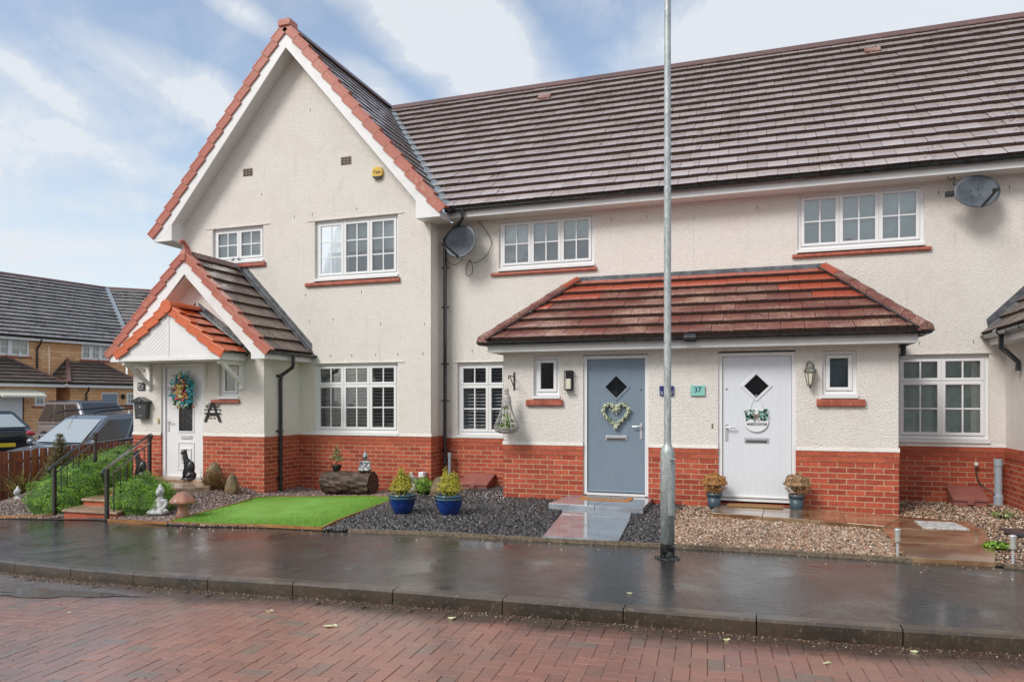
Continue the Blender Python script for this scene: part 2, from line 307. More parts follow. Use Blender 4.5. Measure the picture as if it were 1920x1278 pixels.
M_['brass']=mk('aged_brass_lantern',(.15,.15,.12),.4,metal=.6,var=(30,(.3,.3,.26)))
M_['bulb']=mk('clear_lamp_glass',(.72,.68,.55),.1)
M_['coir']=mk('coir_mat',(.34,.19,.07),.9,var=(60,(.20,.11,.04)),bump=(150,.01))
M_['matrim']=mk('orange_mat_border',(.55,.22,.05),.7,var=(40,(.42,.15,.03)))
M_['matgrey']=mk('grey_patterned_mat',(.34,.30,.27),.8,var=(60,(.12,.11,.10),.48,.54))
M_['wicker']=mk('whitewashed_wicker',(.50,.47,.45),.7,var=(30,(.30,.27,.25)))
M_['cable']=mk('black_cable',(.03,.028,.028),.5)
M_['steelcover']=mk('galvanised_cover_frame',(.66,.66,.64),.4,metal=.2,var=(26,(.30,.26,.22),.50,.60),bump=(60,.006))
M_['darkcover']=mk('dark_drain_cover',(.06,.062,.065),.35,metal=.4,bump=(50,.006),coat=.4)
M_['rubber']=mk('tyre_rubber',(.02,.02,.02),.7)
M_['carblue']=mk('blue_grey_metallic_paint',(.16,.19,.225),.25,metal=.5,coat=1)
M_['carsilver']=mk('silver_metallic_paint',(.36,.35,.37),.28,metal=.6,coat=1)
M_['carblack']=mk('black_car_paint',(.010,.012,.016),.15,coat=1)
M_['carglass']=mk('car_window_sky_reflection',(.36,.40,.40),.06,coat=1,spec=.9)  # sky reflection painted in as a pale base colour
M_['cardark']=mk('car_window_dark',(.03,.033,.036),.08,coat=.8,spec=.7)
M_['tail']=mk('red_tail_lamp',(.50,.02,.03),.2,coat=1)
M_['plate']=mk('yellow_number_plate',(.75,.55,.03),.4)
M_['alloy']=mk('alloy_wheel',(.4,.4,.41),.3,metal=.8)
M_['awning']=mk('cream_awning_fabric',(.66,.63,.52),.8)
M_['heartw']=mk_islands('cream_flower_head',[(.68,.70,.52),(.55,.58,.38),(.75,.75,.62),(.16,.20,.08)],.6)
M_['ribbon']=mk_islands('turquoise_ribbon',[(.04,.42,.52),(.08,.55,.66),(.03,.28,.38),(.35,.68,.62),(.06,.45,.50)],.6)
M_['flowers']=mk_islands('artificial_flowers',[(.70,.48,.05),(.62,.20,.05),(.70,.66,.5),(.55,.62,.18),(.60,.10,.18),(.75,.60,.12),(.35,.10,.05)],.6)
M_['green_sprig']=mk_islands('green_sprig_leaf',[(.03,.20,.12),(.10,.38,.26),(.02,.10,.07)],.6)
M_['cream_leaf']=mk('fallen_petal',(.62,.62,.36),.5)
M_['water']=mk('puddle_water',(.16,.13,.11),.04,spec=1.0,coat=1); M_['water'].node_tree.nodes['Principled BSDF'].inputs['Coat IOR'].default_value=2.0
# ------------------------------------------------------------------ mesh helper
class MB:
    def __init__(s): s.v=[]; s.f=[]; s.m=[]
    def add(s,vs,fs,m=0):
        o=len(s.v); s.v.extend([tuple(v) for v in vs]); s.f.extend([tuple(i+o for i in f) for f in fs]); s.m.extend([m]*len(fs)); return s
    def box(s,x0,x1,y0,y1,z0,z1,m=0):
        return s.add([(x0,y0,z0),(x1,y0,z0),(x1,y1,z0),(x0,y1,z0),(x0,y0,z1),(x1,y0,z1),(x1,y1,z1),(x0,y1,z1)],
            [(0,3,2,1),(4,5,6,7),(0,1,5,4),(1,2,6,5),(2,3,7,6),(3,0,4,7)],m)
    def cbox(s,x0,x1,y0,y1,z0,z1,c=.01,m=0):
        """box with chamfered edges"""
        b=[]
        for z,i in ((z0,c),(z0+c,0),(z1-c,0),(z1,c)):
            b+= [(x0+i,y0+i+0,z),(x1-i,y0+i,z),(x1-i,y1-i,z),(x0+i,y1-i,z)]
        fs=[(0,3,2,1),(12,13,14,15)]
        for k in range(3):
            for j in range(4):
                a=k*4+j; e=k*4+(j+1)%4; fs.append((a,e,e+4,a+4))
        return s.add(b,fs,m)
    def obox(s,c,sz,rot=(0,0,0),m=0):
        q=Euler(rot).to_matrix(); x,y,z=[k/2 for k in sz]
        vs=[Vector(c)+q@Vector(p) for p in [(-x,-y,-z),(x,-y,-z),(x,y,-z),(-x,y,-z),(-x,-y,z),(x,-y,z),(x,y,z),(-x,y,z)]]
        return s.add(vs,[(0,3,2,1),(4,5,6,7),(0,1,5,4),(1,2,6,5),(2,3,7,6),(3,0,4,7)],m)
    def bar(s,a,b,w,h=None,m=0,up=(0,0,1)):
        a=Vector(a); b=Vector(b); d=(b-a); L=d.length; d.normalize(); h=h or w
        up=Vector(up); x=d.cross(up)
        if x.length<1e-4: x=d.cross(Vector((1,0,0)))
        x.normalize(); y=x.cross(d); vs=[]
        for p in (a,b):
            for i,j in ((-1,-1),(1,-1),(1,1),(-1,1)): vs.append(p+x*i*w/2+y*j*h/2)
        return s.add(vs,[(0,1,2,3),(7,6,5,4),(0,4,5,1),(1,5,6,2),(2,6,7,3),(3,7,4,0)],m)
    def tube(s,pts,r,seg=10,m=0,cap=True,half=False):
        pts=[Vector(p) for p in pts]; rs=r if isinstance(r,(list,tuple)) else [r]*len(pts); o=len(s.v); n=len(pts); prev=None
        for i,p in enumerate(pts):
            t=(pts[min(i+1,n-1)]-pts[max(i-1,0)]).normalized()
            if prev is None:
                u=t.cross(Vector((0,0,1)));
                if u.length<1e-3: u=t.cross(Vector((0,1,0)))
            else: u=prev-t*prev.dot(t)
            u.normalize(); prev=u; w_=t.cross(u)
            for k in range(seg):
                a=2*PI*k/seg; s.v.append(tuple(p+(u*math.cos(a)+w_*math.sin(a))*rs[i]))
        for i in range(n-1):
            for k in range(seg):
                a=o+i*seg+k; b=o+i*seg+(k+1)%seg; s.f.append((a,b,b+seg,a+seg)); s.m.append(m)
        if cap:
            s.f.append(tuple(o+k for k in range(seg))[::-1]); s.f.append(tuple(o+(n-1)*seg+k for k in range(seg))); s.m+= [m,m]
        return s
    def lathe(s,prof,c=(0,0,0),seg=24,m=0,sx=1,sy=1):
        o=len(s.v); n=len(prof)
        for r,z in prof:
            for k in range(seg):
                a=2*PI*k/seg; s.v.append((c[0]+r*math.cos(a)*sx,c[1]+r*math.sin(a)*sy,c[2]+z))
        for i in range(n-1):
            for k in range(seg):
                a=o+i*seg+k; b=o+i*seg+(k+1)%seg; s.f.append((a,b,b+seg,a+seg)); s.m.append(m)
        s.f.append(tuple(o+k for k in range(seg))[::-1]); s.f.append(tuple(o+(n-1)*seg+k for k in range(seg))); s.m+=[m,m]
        return s
    def ell(s,c,r,rot=(0,0,0),nu=14,nv=9,m=0,jit=0):
        q=Euler(rot).to_matrix(); o=len(s.v)
        for j in range(nv+1):
            ph=PI*j/nv
            for i in range(nu):
                th=2*PI*i/nu; k=1+random.uniform(-jit,jit)
                s.v.append(tuple(Vector(c)+q@Vector((r[0]*math.sin(ph)*math.cos(th)*k,r[1]*math.sin(ph)*math.sin(th)*k,r[2]*math.cos(ph)*k))))
        for j in range(nv):
            for i in range(nu):
                a=o+j*nu+i; b=o+j*nu+(i+1)%nu; s.f.append((a,a+nu,b+nu,b)); s.m.append(m)
        return s
    def prism(s,poly,d,m=0):
        """poly: list of 3D points (planar), d: extrusion vector"""
        n=len(poly); P=[Vector(p) for p in poly]; D=Vector(d); o=len(s.v)
        s.v.extend(tuple(p) for p in P); s.v.extend(tuple(p+D) for p in P)
        s.f.append(tuple(o+i for i in range(n))); s.f.append(tuple(o+n+i for i in range(n))[::-1])
        for i in range(n): j=(i+1)%n; s.f.append((o+i,o+n+i,o+n+j,o+j))
        s.m+=[m]*(n+2); return s
    def build(s,name,mats,parent=None,smooth=False,world=True,bevel=0,remesh=0,auto=None,kind=None,sub=0):
        me=bpy.data.meshes.new(name); me.from_pydata(s.v,[],s.f)
        if not isinstance(mats,(list,tuple)): mats=[mats]
        for k in mats: me.materials.append(M_[k] if isinstance(k,str) else k)
        if len(mats)>1: me.polygons.foreach_set('material_index',s.m)
        me.update(); me.validate()
        bm=__import__('bmesh').new(); bm.from_mesh(me); __import__('bmesh').ops.recalc_face_normals(bm,faces=bm.faces); bm.to_mesh(me); bm.free()
        if smooth: me.polygons.foreach_set('use_smooth',[True]*len(me.polygons))
        o=bpy.data.objects.new(name,me); COL.objects.link(o)
        if parent is not None:
            o.parent=parent
            if world: o.matrix_parent_inverse=PW(parent).inverted()
        if bevel:
            b=o.modifiers.new('bevel','BEVEL'); b.width=bevel; b.segments=2; b.limit_method='ANGLE'; b.angle_limit=R(40)
        if remesh:
            r=o.modifiers.new('remesh','REMESH'); r.mode='VOXEL'; r.voxel_size=remesh; r.use_smooth_shade=True
            sm=o.modifiers.new('smooth','SMOOTH'); sm.iterations=3; sm.factor=.5
        if sub:
            b=o.modifiers.new('sub','SUBSURF'); b.levels=sub; b.render_levels=sub
        if kind: o['kind']=kind
        return o
def PW(o):
    m=Matrix.Translation(o.location)@o.rotation_euler.to_matrix().to_4x4() if o.type=='EMPTY' else Matrix.Identity(4)
    return m if o.parent is None or o.type!='EMPTY' else m
def tag(o,label,cat,group=None,kind=None):
    o['label']=label; o['category']=cat
    if group: o['group']=group
    if kind: o['kind']=kind
    return o
def thing(name,label,cat,loc=(0,0,0),rz=0,group=None):
    o=bpy.data.objects.new(name,None); COL.objects.link(o); o.location=loc; o.rotation_euler=(0,0,rz); o.empty_display_size=.2
    return tag(o,label,cat,group)
def copy_tree(o,loc=None,rz=None,label=None,parent=None):
    c=o.copy(); COL.objects.link(c)
    if parent is not None: c.parent=parent
    if loc is not None: c.location=loc
    if rz is not None: c.rotation_euler=(0,0,rz)
    if label: c['label']=label
    for ch in list(o.children): copy_tree(ch,parent=c)
    return c
def text_mesh(name,txt,size,mat,loc,rot,parent,ext=.002,align='CENTER',shear=0,sx=1):
    cu=bpy.data.curves.new(name,'FONT'); cu.body=txt; cu.size=size; cu.extrude=ext; cu.align_x=align; cu.align_y='CENTER'; cu.shear=shear
    ob=bpy.data.objects.new(name,cu); me=bpy.data.meshes.new_from_object(ob); me.materials.clear(); me.materials.append(M_[mat])
    bpy.data.objects.remove(ob); o=bpy.data.objects.new(name,me); COL.objects.link(o); o.parent=parent; o.location=loc; o.rotation_euler=rot; o.scale=(sx,1,1)
    return o
# ------------------------------------------------------------------ terrain shape
def lerp_t(pts,x):
    if x<=pts[0][0]: return pts[0][1]
    for (a,u),(b,v) in zip(pts,pts[1:]):
        if x<=b: return u+(v-u)*(x-a)/(b-a)
    return pts[-1][1]
def Zg(x): return lerp_t([(-60,-.45),(-13,-.45),(-9,-.20),(-7,-.165),(-3.5,0),(60,0)],x)
def sstep(a,b,x): t=min(1,max(0,(x-a)/(b-a))); return t*t*(3-2*t)
def H(x,y):
    z=Zg(x)
    if x<-7.6: z+= (.02-z)*sstep(8.1,9.7,y)*sstep(-7.7,-9.2,x)*sstep(-13.5,-11.6,x)*1.0
    return z
BACK=[(-40,9.6),(-14,8.35),(-11.3,8.12),(-9.2,7.88),(-7.5,7.73),(-5.9,7.70),(-5.04,7.55),(-3.5,7.42),(-2.2,7.47),(-.1,7.62),(2.1,7.62),(12,7.9)]
KERB=[(-40,8.0),(-20,6.9),(-10,5.85),(-7.57,5.46),(-5.46,5.20),(-3.85,5.08),(-1.6,5.17),(.61,5.28),(1.62,5.42),(12,6.3)]
def yb(x): return lerp_t(BACK,x)
def yk(x): return lerp_t(KERB,x)
# ------------------------------------------------------------------ building helpers
def clip_poly(p,q):
    """Sutherland-Hodgman: polygon p clipped to convex polygon q (2D, counter-clockwise)"""
    for i in range(len(q)):
        a=q[i]; b=q[(i+1)%len(q)]; out=[]
        if not p: return []
        ins=lambda t:(b[0]-a[0])*(t[1]-a[1])-(b[1]-a[1])*(t[0]-a[0])
        for k in range(len(p)):
            c=p[k]; d=p[(k+1)%len(p)]; ic=ins(c); idd=ins(d)
            if ic>=0: out.append(c)
            if (ic>=0)!=(idd>=0):
                t=ic/(ic-idd); out.append((c[0]+(d[0]-c[0])*t,c[1]+(d[1]-c[1])*t))
        p=out
    return p
def ccw(q):
    a=sum(q[i][0]*q[(i+1)%len(q)][1]-q[(i+1)%len(q)][0]*q[i][1] for i in range(len(q)))
    return q if a>0 else q[::-1]
def tile_field(m,O,U,V,poly,gauge,tw,th=.034,mat=0,gap=.006,under=1,stag=.5,u0=0,jit=.003,lift=.004,edge=1):
    O=Vector(O);U=Vector(U).normalized();V=Vector(V).normalized();N=U.cross(V)
    if N.z<0: N=-N
    poly=ccw(poly); us=[p[0] for p in poly]; vs=[p[1] for p in poly]
    P=lambda u,v,h: O+U*u+V*v+N*h
    m.add([P(u,v,-.01) for u,v in poly],[tuple(range(len(poly)))],under)
    i0=int(math.floor(min(vs)/gauge)); i1=int(math.ceil(max(vs)/gauge))
    for i in range(i0,i1):
        sh=(i%2)*stag*tw+u0; j0=int(math.floor((min(us)-sh)/tw)); j1=int(math.ceil((max(us)-sh)/tw))
        for j in range(j0,j1):
            ua=j*tw+sh+gap/2; ub=(j+1)*tw+sh-gap/2; va=i*gauge+random.uniform(-1,1)*jit*1.3-.006; vb=(i+1)*gauge
            c=clip_poly([(ua,va),(ub,va),(ub,vb),(ua,vb)],poly)
            if len(c)<3: continue
            A=abs(sum(c[k][0]*c[(k+1)%len(c)][1]-c[(k+1)%len(c)][0]*c[k][1] for k in range(len(c))))/2
            if A<3e-4: continue
            e=random.uniform(-1,1)*jit; tl=random.uniform(-1,1)*jit
            top=[P(u,v,lift+e+tl*(u-ua)/tw+th*(1-(v-va)/(vb-va))) for u,v in c]; bot=[P(u,v,-.009) for u,v in c]; n=len(c)
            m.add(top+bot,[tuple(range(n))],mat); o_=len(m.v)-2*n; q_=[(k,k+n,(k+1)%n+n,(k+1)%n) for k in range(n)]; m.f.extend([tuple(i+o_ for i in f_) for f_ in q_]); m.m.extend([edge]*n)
def wall_y(m,x0,x1,z0,z1,y,ops=(),depth=.11,mat=0,back=None,polytop=None):
    """wall sheet in the plane y with reveals round each opening (x0,x1,z0,z1)"""
    xs=sorted({x0,x1,*[o[0] for o in ops],*[o[1] for o in ops]}); zs=sorted({z0,z1,*[o[2] for o in ops],*[o[3] for o in ops]})
    xs=[x for x in xs if x0<=x<=x1]; zs=[z for z in zs if z0<=z<=z1]
    for a,b in zip(xs,xs[1:]):
        for c,d in zip(zs,zs[1:]):
            cx=(a+b)/2; cz=(c+d)/2
            if any(o[0]<cx<o[1] and o[2]<cz<o[3] for o in ops): continue
            m.add([(a,y,c),(b,y,c),(b,y,d),(a,y,d)],[(0,1,2,3)],mat)
    for o in ops:
        a,b,c,d=max(o[0],x0),min(o[1],x1),max(o[2],z0),min(o[3],z1)
        if a>=b or c>=d: continue
        Y=y+depth
        if o[0]>=x0: m.add([(a,y,c),(a,Y,c),(a,Y,d),(a,y,d)],[(0,1,2,3)],mat)
        if o[1]<=x1: m.add([(b,y,c),(b,Y,c),(b,Y,d),(b,y,d)],[(0,1,2,3)],mat)
        if o[3]<=z1: m.add([(a,y,d),(b,y,d),(b,Y,d),(a,Y,d)],[(0,1,2,3)],mat)
        if o[2]>=z0: m.add([(a,y,c),(b,y,c),(b,Y,c),(a,Y,c)],[(0,1,2,3)],mat)
def window(house,x0,x1,z0,z1,y,lights,label=None,sill=None,inside=None,frame='upvc',bars=1,glassmat='glass',rec=.055,zsill=.045,of=.05):
    """lights: list of (fx0,fx1,fz0,fz1,nv,nh) fractions of the inner frame; nv,nh glazing bar counts"""
    Y=y+rec; m=MB(); g=MB(); D=.06
    zb=z0+zsill
    m.cbox(x0,x0+of,Y,Y+D,zb,z1,.006); m.cbox(x1-of,x1,Y,Y+D,zb,z1,.006)
    m.cbox(x0+of-.002,x1-of+.002,Y+.001,Y+D,z1-of,z1-.001,.006); m.cbox(x0+of-.002,x1-of+.002,Y+.001,Y+D,zb,zb+of,.006)
    m.box(x0-.012,x1+.012,y-.028,Y+D,z0,zb-.001)      # upvc cill
    ix0,ix1,iz0,iz1=x0+of,x1-of,zb+of,z1-of; w=ix1-ix0; h=iz1-iz0
    for (a,b,c,d,nv,nh) in lights:
        X0,X1,Z0,Z1=ix0+a*w+.004,ix0+b*w-.004,iz0+c*h+.004,iz0+d*h-.004; s=.048; f=Y-.014
        m.cbox(X0,X0+s,f,f+.04,Z0,Z1,.008); m.cbox(X1-s,X1,f,f+.04,Z0,Z1,.008)
        m.cbox(X0+s-.003,X1-s+.003,f+.001,f+.04,Z1-s,Z1-.001,.008); m.cbox(X0+s-.003,X1-s+.003,f+.001,f+.04,Z0+.001,Z0+s,.008)
        gx0,gx1,gz0,gz1=X0+s,X1-s,Z0+s,Z1-s
        g.add([(gx0,f+.022,gz0),(gx1,f+.022,gz0),(gx1,f+.022,gz1),(gx0,f+.022,gz1)],[(0,1,2,3)])
        for k in range(nv): xx=gx0+(gx1-gx0)*(k+1)/(nv+1); m.box(xx-.011,xx+.011,f+.012,f+.03,gz0,gz1)
        for k in range(nh): zz_=gz0+(gz1-gz0)*(k+1)/(nh+1); m.box(gx0,gx1,f+.0135,f+.0285,zz_-.011,zz_+.011)
        for a2,b2 in ((a,b),):
            pass
    # mullions between lights
    for X in sorted({l[1] for l in lights if l[1]<.999}):
        xx=ix0+X*w; m.box(xx-.012,xx+.012,Y-.004,Y+D-.01,iz0,iz1)
    for Z in sorted({l[3] for l in lights if l[3]<.999}):
        zz_=iz0+Z*h; m.box(ix0,ix1,Y-.003,Y+D-.012,zz_-.012,zz_+.012)
    fr=m.build('window',frame,house)
    if label: fr['label']=label
    g.build('pane',glassmat,fr)
    if sill:
        s=MB(); sx0,sx1,sz0,sz1,sn=sill; L=sx1-sx0; n=max(2,round(L/.155))
        for k in range(n):
            a=sx0+L*k/n+.002; b=sx0+L*(k+1)/n-.002
            s.prism([(a,y+.02,sz0),(a,y-.045,sz0),(a,y-.052,sz0+.012),(a,y-.050,sz1-.022),(a,y+.02,sz1)],(b-a,0,0))
        s.build('sill','sillred',fr)
    if inside: inside(fr,ix0,ix1,iz0,iz1,Y+D)
    return fr
def in_blind(frac=.5,low='curtain_backing',top='blind',off=.012,loff=.05):
    def f(fr,x0,x1,z0,z1,Y):
        m=MB(); zc=z1-(z1-z0)*frac
        if frac>0: m.box(x0-.03,x1+.03,Y+off,Y+off+.006,zc,z1+.05); m.build('blind',top,fr)
        if low:
            q=MB(); n=60
            vs=[];fs=[]
            for i in range(n+1):
                x=x0-.05+(x1-x0+.1)*i/n; yy=Y+loff+.015*math.sin(i*1.9)+.01*math.sin(i*.7)
                vs+= [(x,yy,z0-.05),(x,yy,z1+.05)]
                if i: fs.append((2*i-2,2*i,2*i+1,2*i-1))
            q.add(vs,fs); q.build('curtain_backing',low,fr,smooth=True)
    return f
def in_slats(pitch=.062,depth=.05,tilt=.6,mat='slat',off=.035,cols=3):
    def f(fr,x0,x1,z0,z1,Y):
        m=MB(); w=(x1-x0)/cols
        for c in range(cols):
            a=x0+c*w+.02; b=x0+(c+1)*w-.02; z=z0
            while z<z1+.02:
                m.obox(((a+b)/2,Y+off,z),(b-a,depth,.007),(tilt,0,0)); z+=pitch
            m.box(a-.02,a+.012,Y+off-.012,Y+off+.012,z0-.03,z1+.03); m.box(b-.012,b+.018,Y+off-.012,Y+off+.012,z0-.03,z1+.03)
        m.build('shutter',mat,fr)
        q=MB(); q.box(x0-.3,x1+.3,Y+1.2,Y+1.22,z0-.4,z1+.3); q.build('curtain_backing','dark',fr)  # dark sheet standing in for the unlit room behind the shutters
    return f
def in_dark(fr,x0,x1,z0,z1,Y):
    q=MB(); q.box(x0-.4,x1+.4,Y+.9,Y+.92,z0-.4,z1+.3); q.build('curtain_backing','dark',fr)  # no cloth here: dark sheet painted as the room's darkness
def gutter(m,a,b,r=.055,ends=True,br=.8):
    a=Vector(a);b=Vector(b);d=(b-a).normalized(); sd_=d.cross(Vector((0,0,1))).normalized(); n=9
    prof=[(math.cos(PI+PI*k/n)*r,math.sin(PI+PI*k/n)*r) for k in range(n+1)]+[(r*.86,0.0)]+[(math.cos(PI+PI*k/n)*r*.86,math.sin(PI+PI*k/n)*r*.86) for k in range(n,-1,-1)]
    vs=[tuple(p+sd_*u+Vector((0,0,v))) for p in (a,b) for u,v in prof]; N=len(prof)
    m.add(vs,[(k,(k+1)%N,(k+1)%N+N,k+N) for k in range(N)])
    if ends:
        for p,s in ((a,-1),(b,1)):
            m.prism([p+sd_*u*1.08+Vector((0,0,v*1.08+.002)) for u,v in prof[:n+1]],d*s*.012)
    L=(b-a).length; k=.35
    while k<L:
        p=a+d*k; m.prism([p+sd_*math.cos(PI+PI*j/n)*r*1.13+Vector((0,0,math.sin(PI+PI*j/n)*r*1.13+.004)) for j in range(n+1)],d*.03); k+=br
def vents_drip(m,x0,x1,z,y): m.box(x0,x1,y-.014,y+.01,z-.004,z+.016)
def bell(m,x0,x1,z,y):   # bell-cast drip at the foot of the roughcast
    m.prism([(x0,y+.02,z-.001),(x0,y-.018,z-.001),(x0,y-.016,z+.012),(x0,y-.002,z+.05),(x0,y+.02,z+.06)],(x1-x0,0,0))
def barge_tiles(m,a,b,side,n,w=.13,drop=.15,th=.045):
    """clay verge units from the eave point a to the apex b; front faces -Y; side=+1 slope falls to +X"""
    a=Vector(a); b=Vector(b); d=(b-a)/n; du=d.normalized(); nn=Vector((0,-1,0)).cross(du)
    if nn.z<0: nn=-nn
    for k in range(n):
        p=a+d*k; q=p+d*1.06; lf=.042; lb=.0
        y0=0; y1=w
        # section: L shape, lifted at its lower end
        for s0,s1,yy0,yy1 in ((-drop,0,0,.028),(0,0,0,w)):
            if s1-s0>0:
                m.prism([p+nn*(s0+lf),p+nn*(th*.5+lf),q+nn*(th*.5+lb),q+nn*(s0+lb)],(0,.028,0))
            else:
                m.prism([p+nn*(th*.5+lf-.03)+Vector((0,-.004,0)),p+nn*(th*.5+lf+.004)+Vector((0,-.004,0)),q+nn*(th*.5+lb+.004)+Vector((0,-.004,0)),q+nn*(th*.5+lb-.03)+Vector((0,-.004,0))],(0,w,0))
# ================================================================== TERRACE
YM=12.16; YG=11.66; YP=10.57; YS=10.62; BT=.82; GB=.86; EV=4.76
CL='terraced houses of the row'
hA=thing('terraced_house','cream roughcast end house with a tall pointed gable and red verge tiles','house',(-8.27,11.66,-.17),0,CL)
hB=thing('terraced_house','cream roughcast terraced house with a blue-grey front door','house',(-3.2,12.16,0),0,CL)
hC=thing('terraced_house','cream roughcast terraced house with a white front door, numbered 37','house',(1.2,12.16,0),0,CL)
hD=thing('terraced_house','house cut by the right edge, with a low porch roof and black downpipe','house',(5.4,12.16,0),0,CL)
# ---- house A : gable
GX0,GX1,GXM=-11.05,-5.49,-8.30
opsA=[(-10.27,-9.06,4.20,4.91),(-7.90,-6.15,3.72,4.88),(-7.91,-6.15,.86,2.20)]
m=MB(); wall_y(m,GX0,GX1,GB,EV+.16,YG,opsA)
# gable triangle follows the roof slope
PG=(8.50-4.93)/3.08   # rise per metre of the gable roof
def zg_roof(x): return 8.42-abs(x-GXM)*PG
m.add([(GX0,YG,EV+.16),(GX1,YG,EV+.16),(GX1,YG,zg_roof(GX1)-.05),(GXM,YG,8.30),(GX0,YG,zg_roof(GX0)-.05)],[(0,1,2,3,4)])
m.box(GX1-.004,GX1,YG,YM,GB,5.0); m.box(GX0,GX0+.004,YG,18.4,GB,4.95); m.box(GX0,GX1,18.4,18.41,-.2,4.9)
bell(m,-8.2,GX1+.01,GB,YG)
vents_drip(m,-8.06,-6.02,2.20,YG); vents_drip(m,-8.05,-6.03,4.885,YG); vents_drip(m,-10.42,-8.92,4.915,YG)
wA=m.build('wall','render',hA)
m=MB(); wall_y(m,GX0,GX1,-.35,GB-.115,YG-.002,[]); m.box(GX1-.002,GX1+.002,YG-.002,YM,-.35,GB-.075); m.box(GX0-.002,GX0+.002,YG,18.4,-.45,GB); m.build('brick_base','brick',hA)
m=MB(); m.box(-8.23,GX1+.006,YG-.012,YG+.05,GB-.075,GB-.001); m.box(-8.23,GX1+.004,YG-.006,YG+.05,GB-.150,GB-.0755); m.box(GX1-.01,GX1+.006,YG+.051,YM,GB-.15,GB-.001); m.build('brick_course','brick_smooth',hA)
M_['airb']=mk('air_brick_terracotta',(.30,.22,.17),.7)
for cx,cz in ((-9.42,5.96),(-7.22,5.95)):
    q=MB(); q.box(cx-.112,cx+.112,YG-.006,YG+.02,cz-.075,cz+.075,0)
    for i in range(3):
        for j in range(3): q.box(cx-.10+i*.07,cx-.10+i*.07+.055,YG-.009,YG-.0055,cz-.065+j*.046,cz-.065+j*.046+.032,1)
    q.build('air_brick',['airb','blackmat'],hA)
L3=lambda top,nh:[(i/3,(i+1)/3,0,1,1,nh) for i in range(3)]
def L6(n,split=.70): return [(i/n,(i+1)/n,0,split,1,1) for i in range(n)]+[(i/n,(i+1)/n,split,1,1,0) for i in range(n)]
window(hA,-10.27,-9.06,4.20,4.91,YG,[(0,.5,0,1,1,1),(.5,1,0,1,1,1)],'small two-light upper window',(-10.34,-9.0,4.11,4.20,0),in_blind(1.0,None))
wA2=window(hA,-7.90,-6.15,3.745,4.88,YG,L3(0,2),'three-light upper window with a half-drawn pale blind',(-8.09,-6.10,3.65,3.735,0),in_blind(.55,'curtain_backing'))
window(hA,-7.91,-6.15,.862,2.20,YG,L6(3),'six-light ground floor window with shutters',None,in_slats(mat='slat'),zsill=.05)
q=MB()
# wall-hung twig decoration behind the middle light
for k in range(26):
    a=PI*.5+(k-13)*.11; c=Vector((-7.03,YG+.30,4.08)); L=.10+.14*random.random()
    q.bar(c,c+Vector((math.cos(a)*L,0,math.sin(a)*L*1.2)),.006)
q.tube([(-7.03,YG+.30,3.86),(-7.03,YG+.30,4.4)],.006,6)
for k in range(16): q.ell((-7.03+random.uniform(-.16,.16),YG+.29,4.0+random.uniform(-.12,.1)),(.022,.008,.022),nu=6,nv=4)
q.build('white_ornament','white',wA2)
# roofs of house A
mr=MB(); OV=11.29
slopeR=Vector((-1,0,PG)).normalized(); Lr=math.hypot(3.1,3.1*PG)
EL=4.86   # roof surface at the eaves
# right slope: origin at eave front (u along +Y)
ex=GXM+ (8.47-EL)/PG
def on_r(x,y): return (y-OV-.13, (ex-x)*math.sqrt(1+PG*PG))
ridY,ridZ=15.28,8.42; MP=(ridZ-4.90)/(ridY-11.74)   # main roof pitch
# valley: points where gable slope meets main slope
def val(z): return (GXM+(8.47-z)/PG, 11.74+(z-4.90)/MP)
v0=val(4.93); v1=val(8.40)
poly=[on_r(ex,OV+.13),on_r(v0[0],v0[1]),on_r(v1[0],v1[1]),on_r(GXM,OV+.13)]
tile_field(mr,(ex,OV+.13,EL),(0,1,0),(-1,0,PG),poly,.262,.30,mat=0,under=1,th=.021)
exl=2*GXM-ex
tile_field(mr,(exl,OV+.13,EL),(0,1,0),(1,0,PG),[(0,0),(7.2,0),(7.2,Lr+.03),(0,Lr+.03)],.262,.30,mat=0,under=1,th=.021)
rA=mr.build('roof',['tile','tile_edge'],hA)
# main-roof triangle over house A, right of the valley
def main_tiles(house,xa,xb,valley=False):
    m=MB(); sl_=math.sqrt(1+MP*MP); L=(ridY-11.74)*sl_
    if valley: poly=[(v0[0]+.0,0),(xb,0),(xb,(xb-v0[0])/(v1[0]-v0[0])*0+0.01),(xb,L),(v1[0],L)]; poly=[(v0[0],0.02),(xb,0.02),(xb,L),(v1[0],L)] if xb>v0[0] else None
    else: poly=[(xa,0),(xb,0),(xb,L),(xa,L)]
    if poly: tile_field(m,(0,11.74,4.90),(1,0,0),(0,1,MP),poly,L/18,.30,mat=0,under=1,u0=0)
    return m
# triangle x from valley line to -5.49: polygon in (x,v)
slm=math.sqrt(1+MP*MP); Lm=(ridY-11.74)*slm
def vxy(x):   # distance up the main slope of the valley at x
    z=8.47-(x-GXM)*PG; return (z-4.90)/MP*slm
m=MB(); tile_field(m,(0,11.74,4.90),(1,0,0),(0,1,MP),[(GX1,vxy(GX1)+.01),(GX1,Lm),(GXM+.05,Lm)],Lm/18,.30,mat=0,under=1,th=.058)
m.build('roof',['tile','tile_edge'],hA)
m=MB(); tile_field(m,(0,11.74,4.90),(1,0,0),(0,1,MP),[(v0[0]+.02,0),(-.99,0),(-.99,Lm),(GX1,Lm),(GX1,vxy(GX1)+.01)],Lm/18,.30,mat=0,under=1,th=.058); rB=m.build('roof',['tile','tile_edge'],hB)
m=MB(); tile_field(m,(0,11.74,4.90),(1,0,0),(0,1,MP),[(-.99,0),(3.66,0),(3.66,Lm),(-.99,Lm)],Lm/18,.30,mat=0,under=1,th=.058); rC=m.build('roof',['tile','tile_edge'],hC)
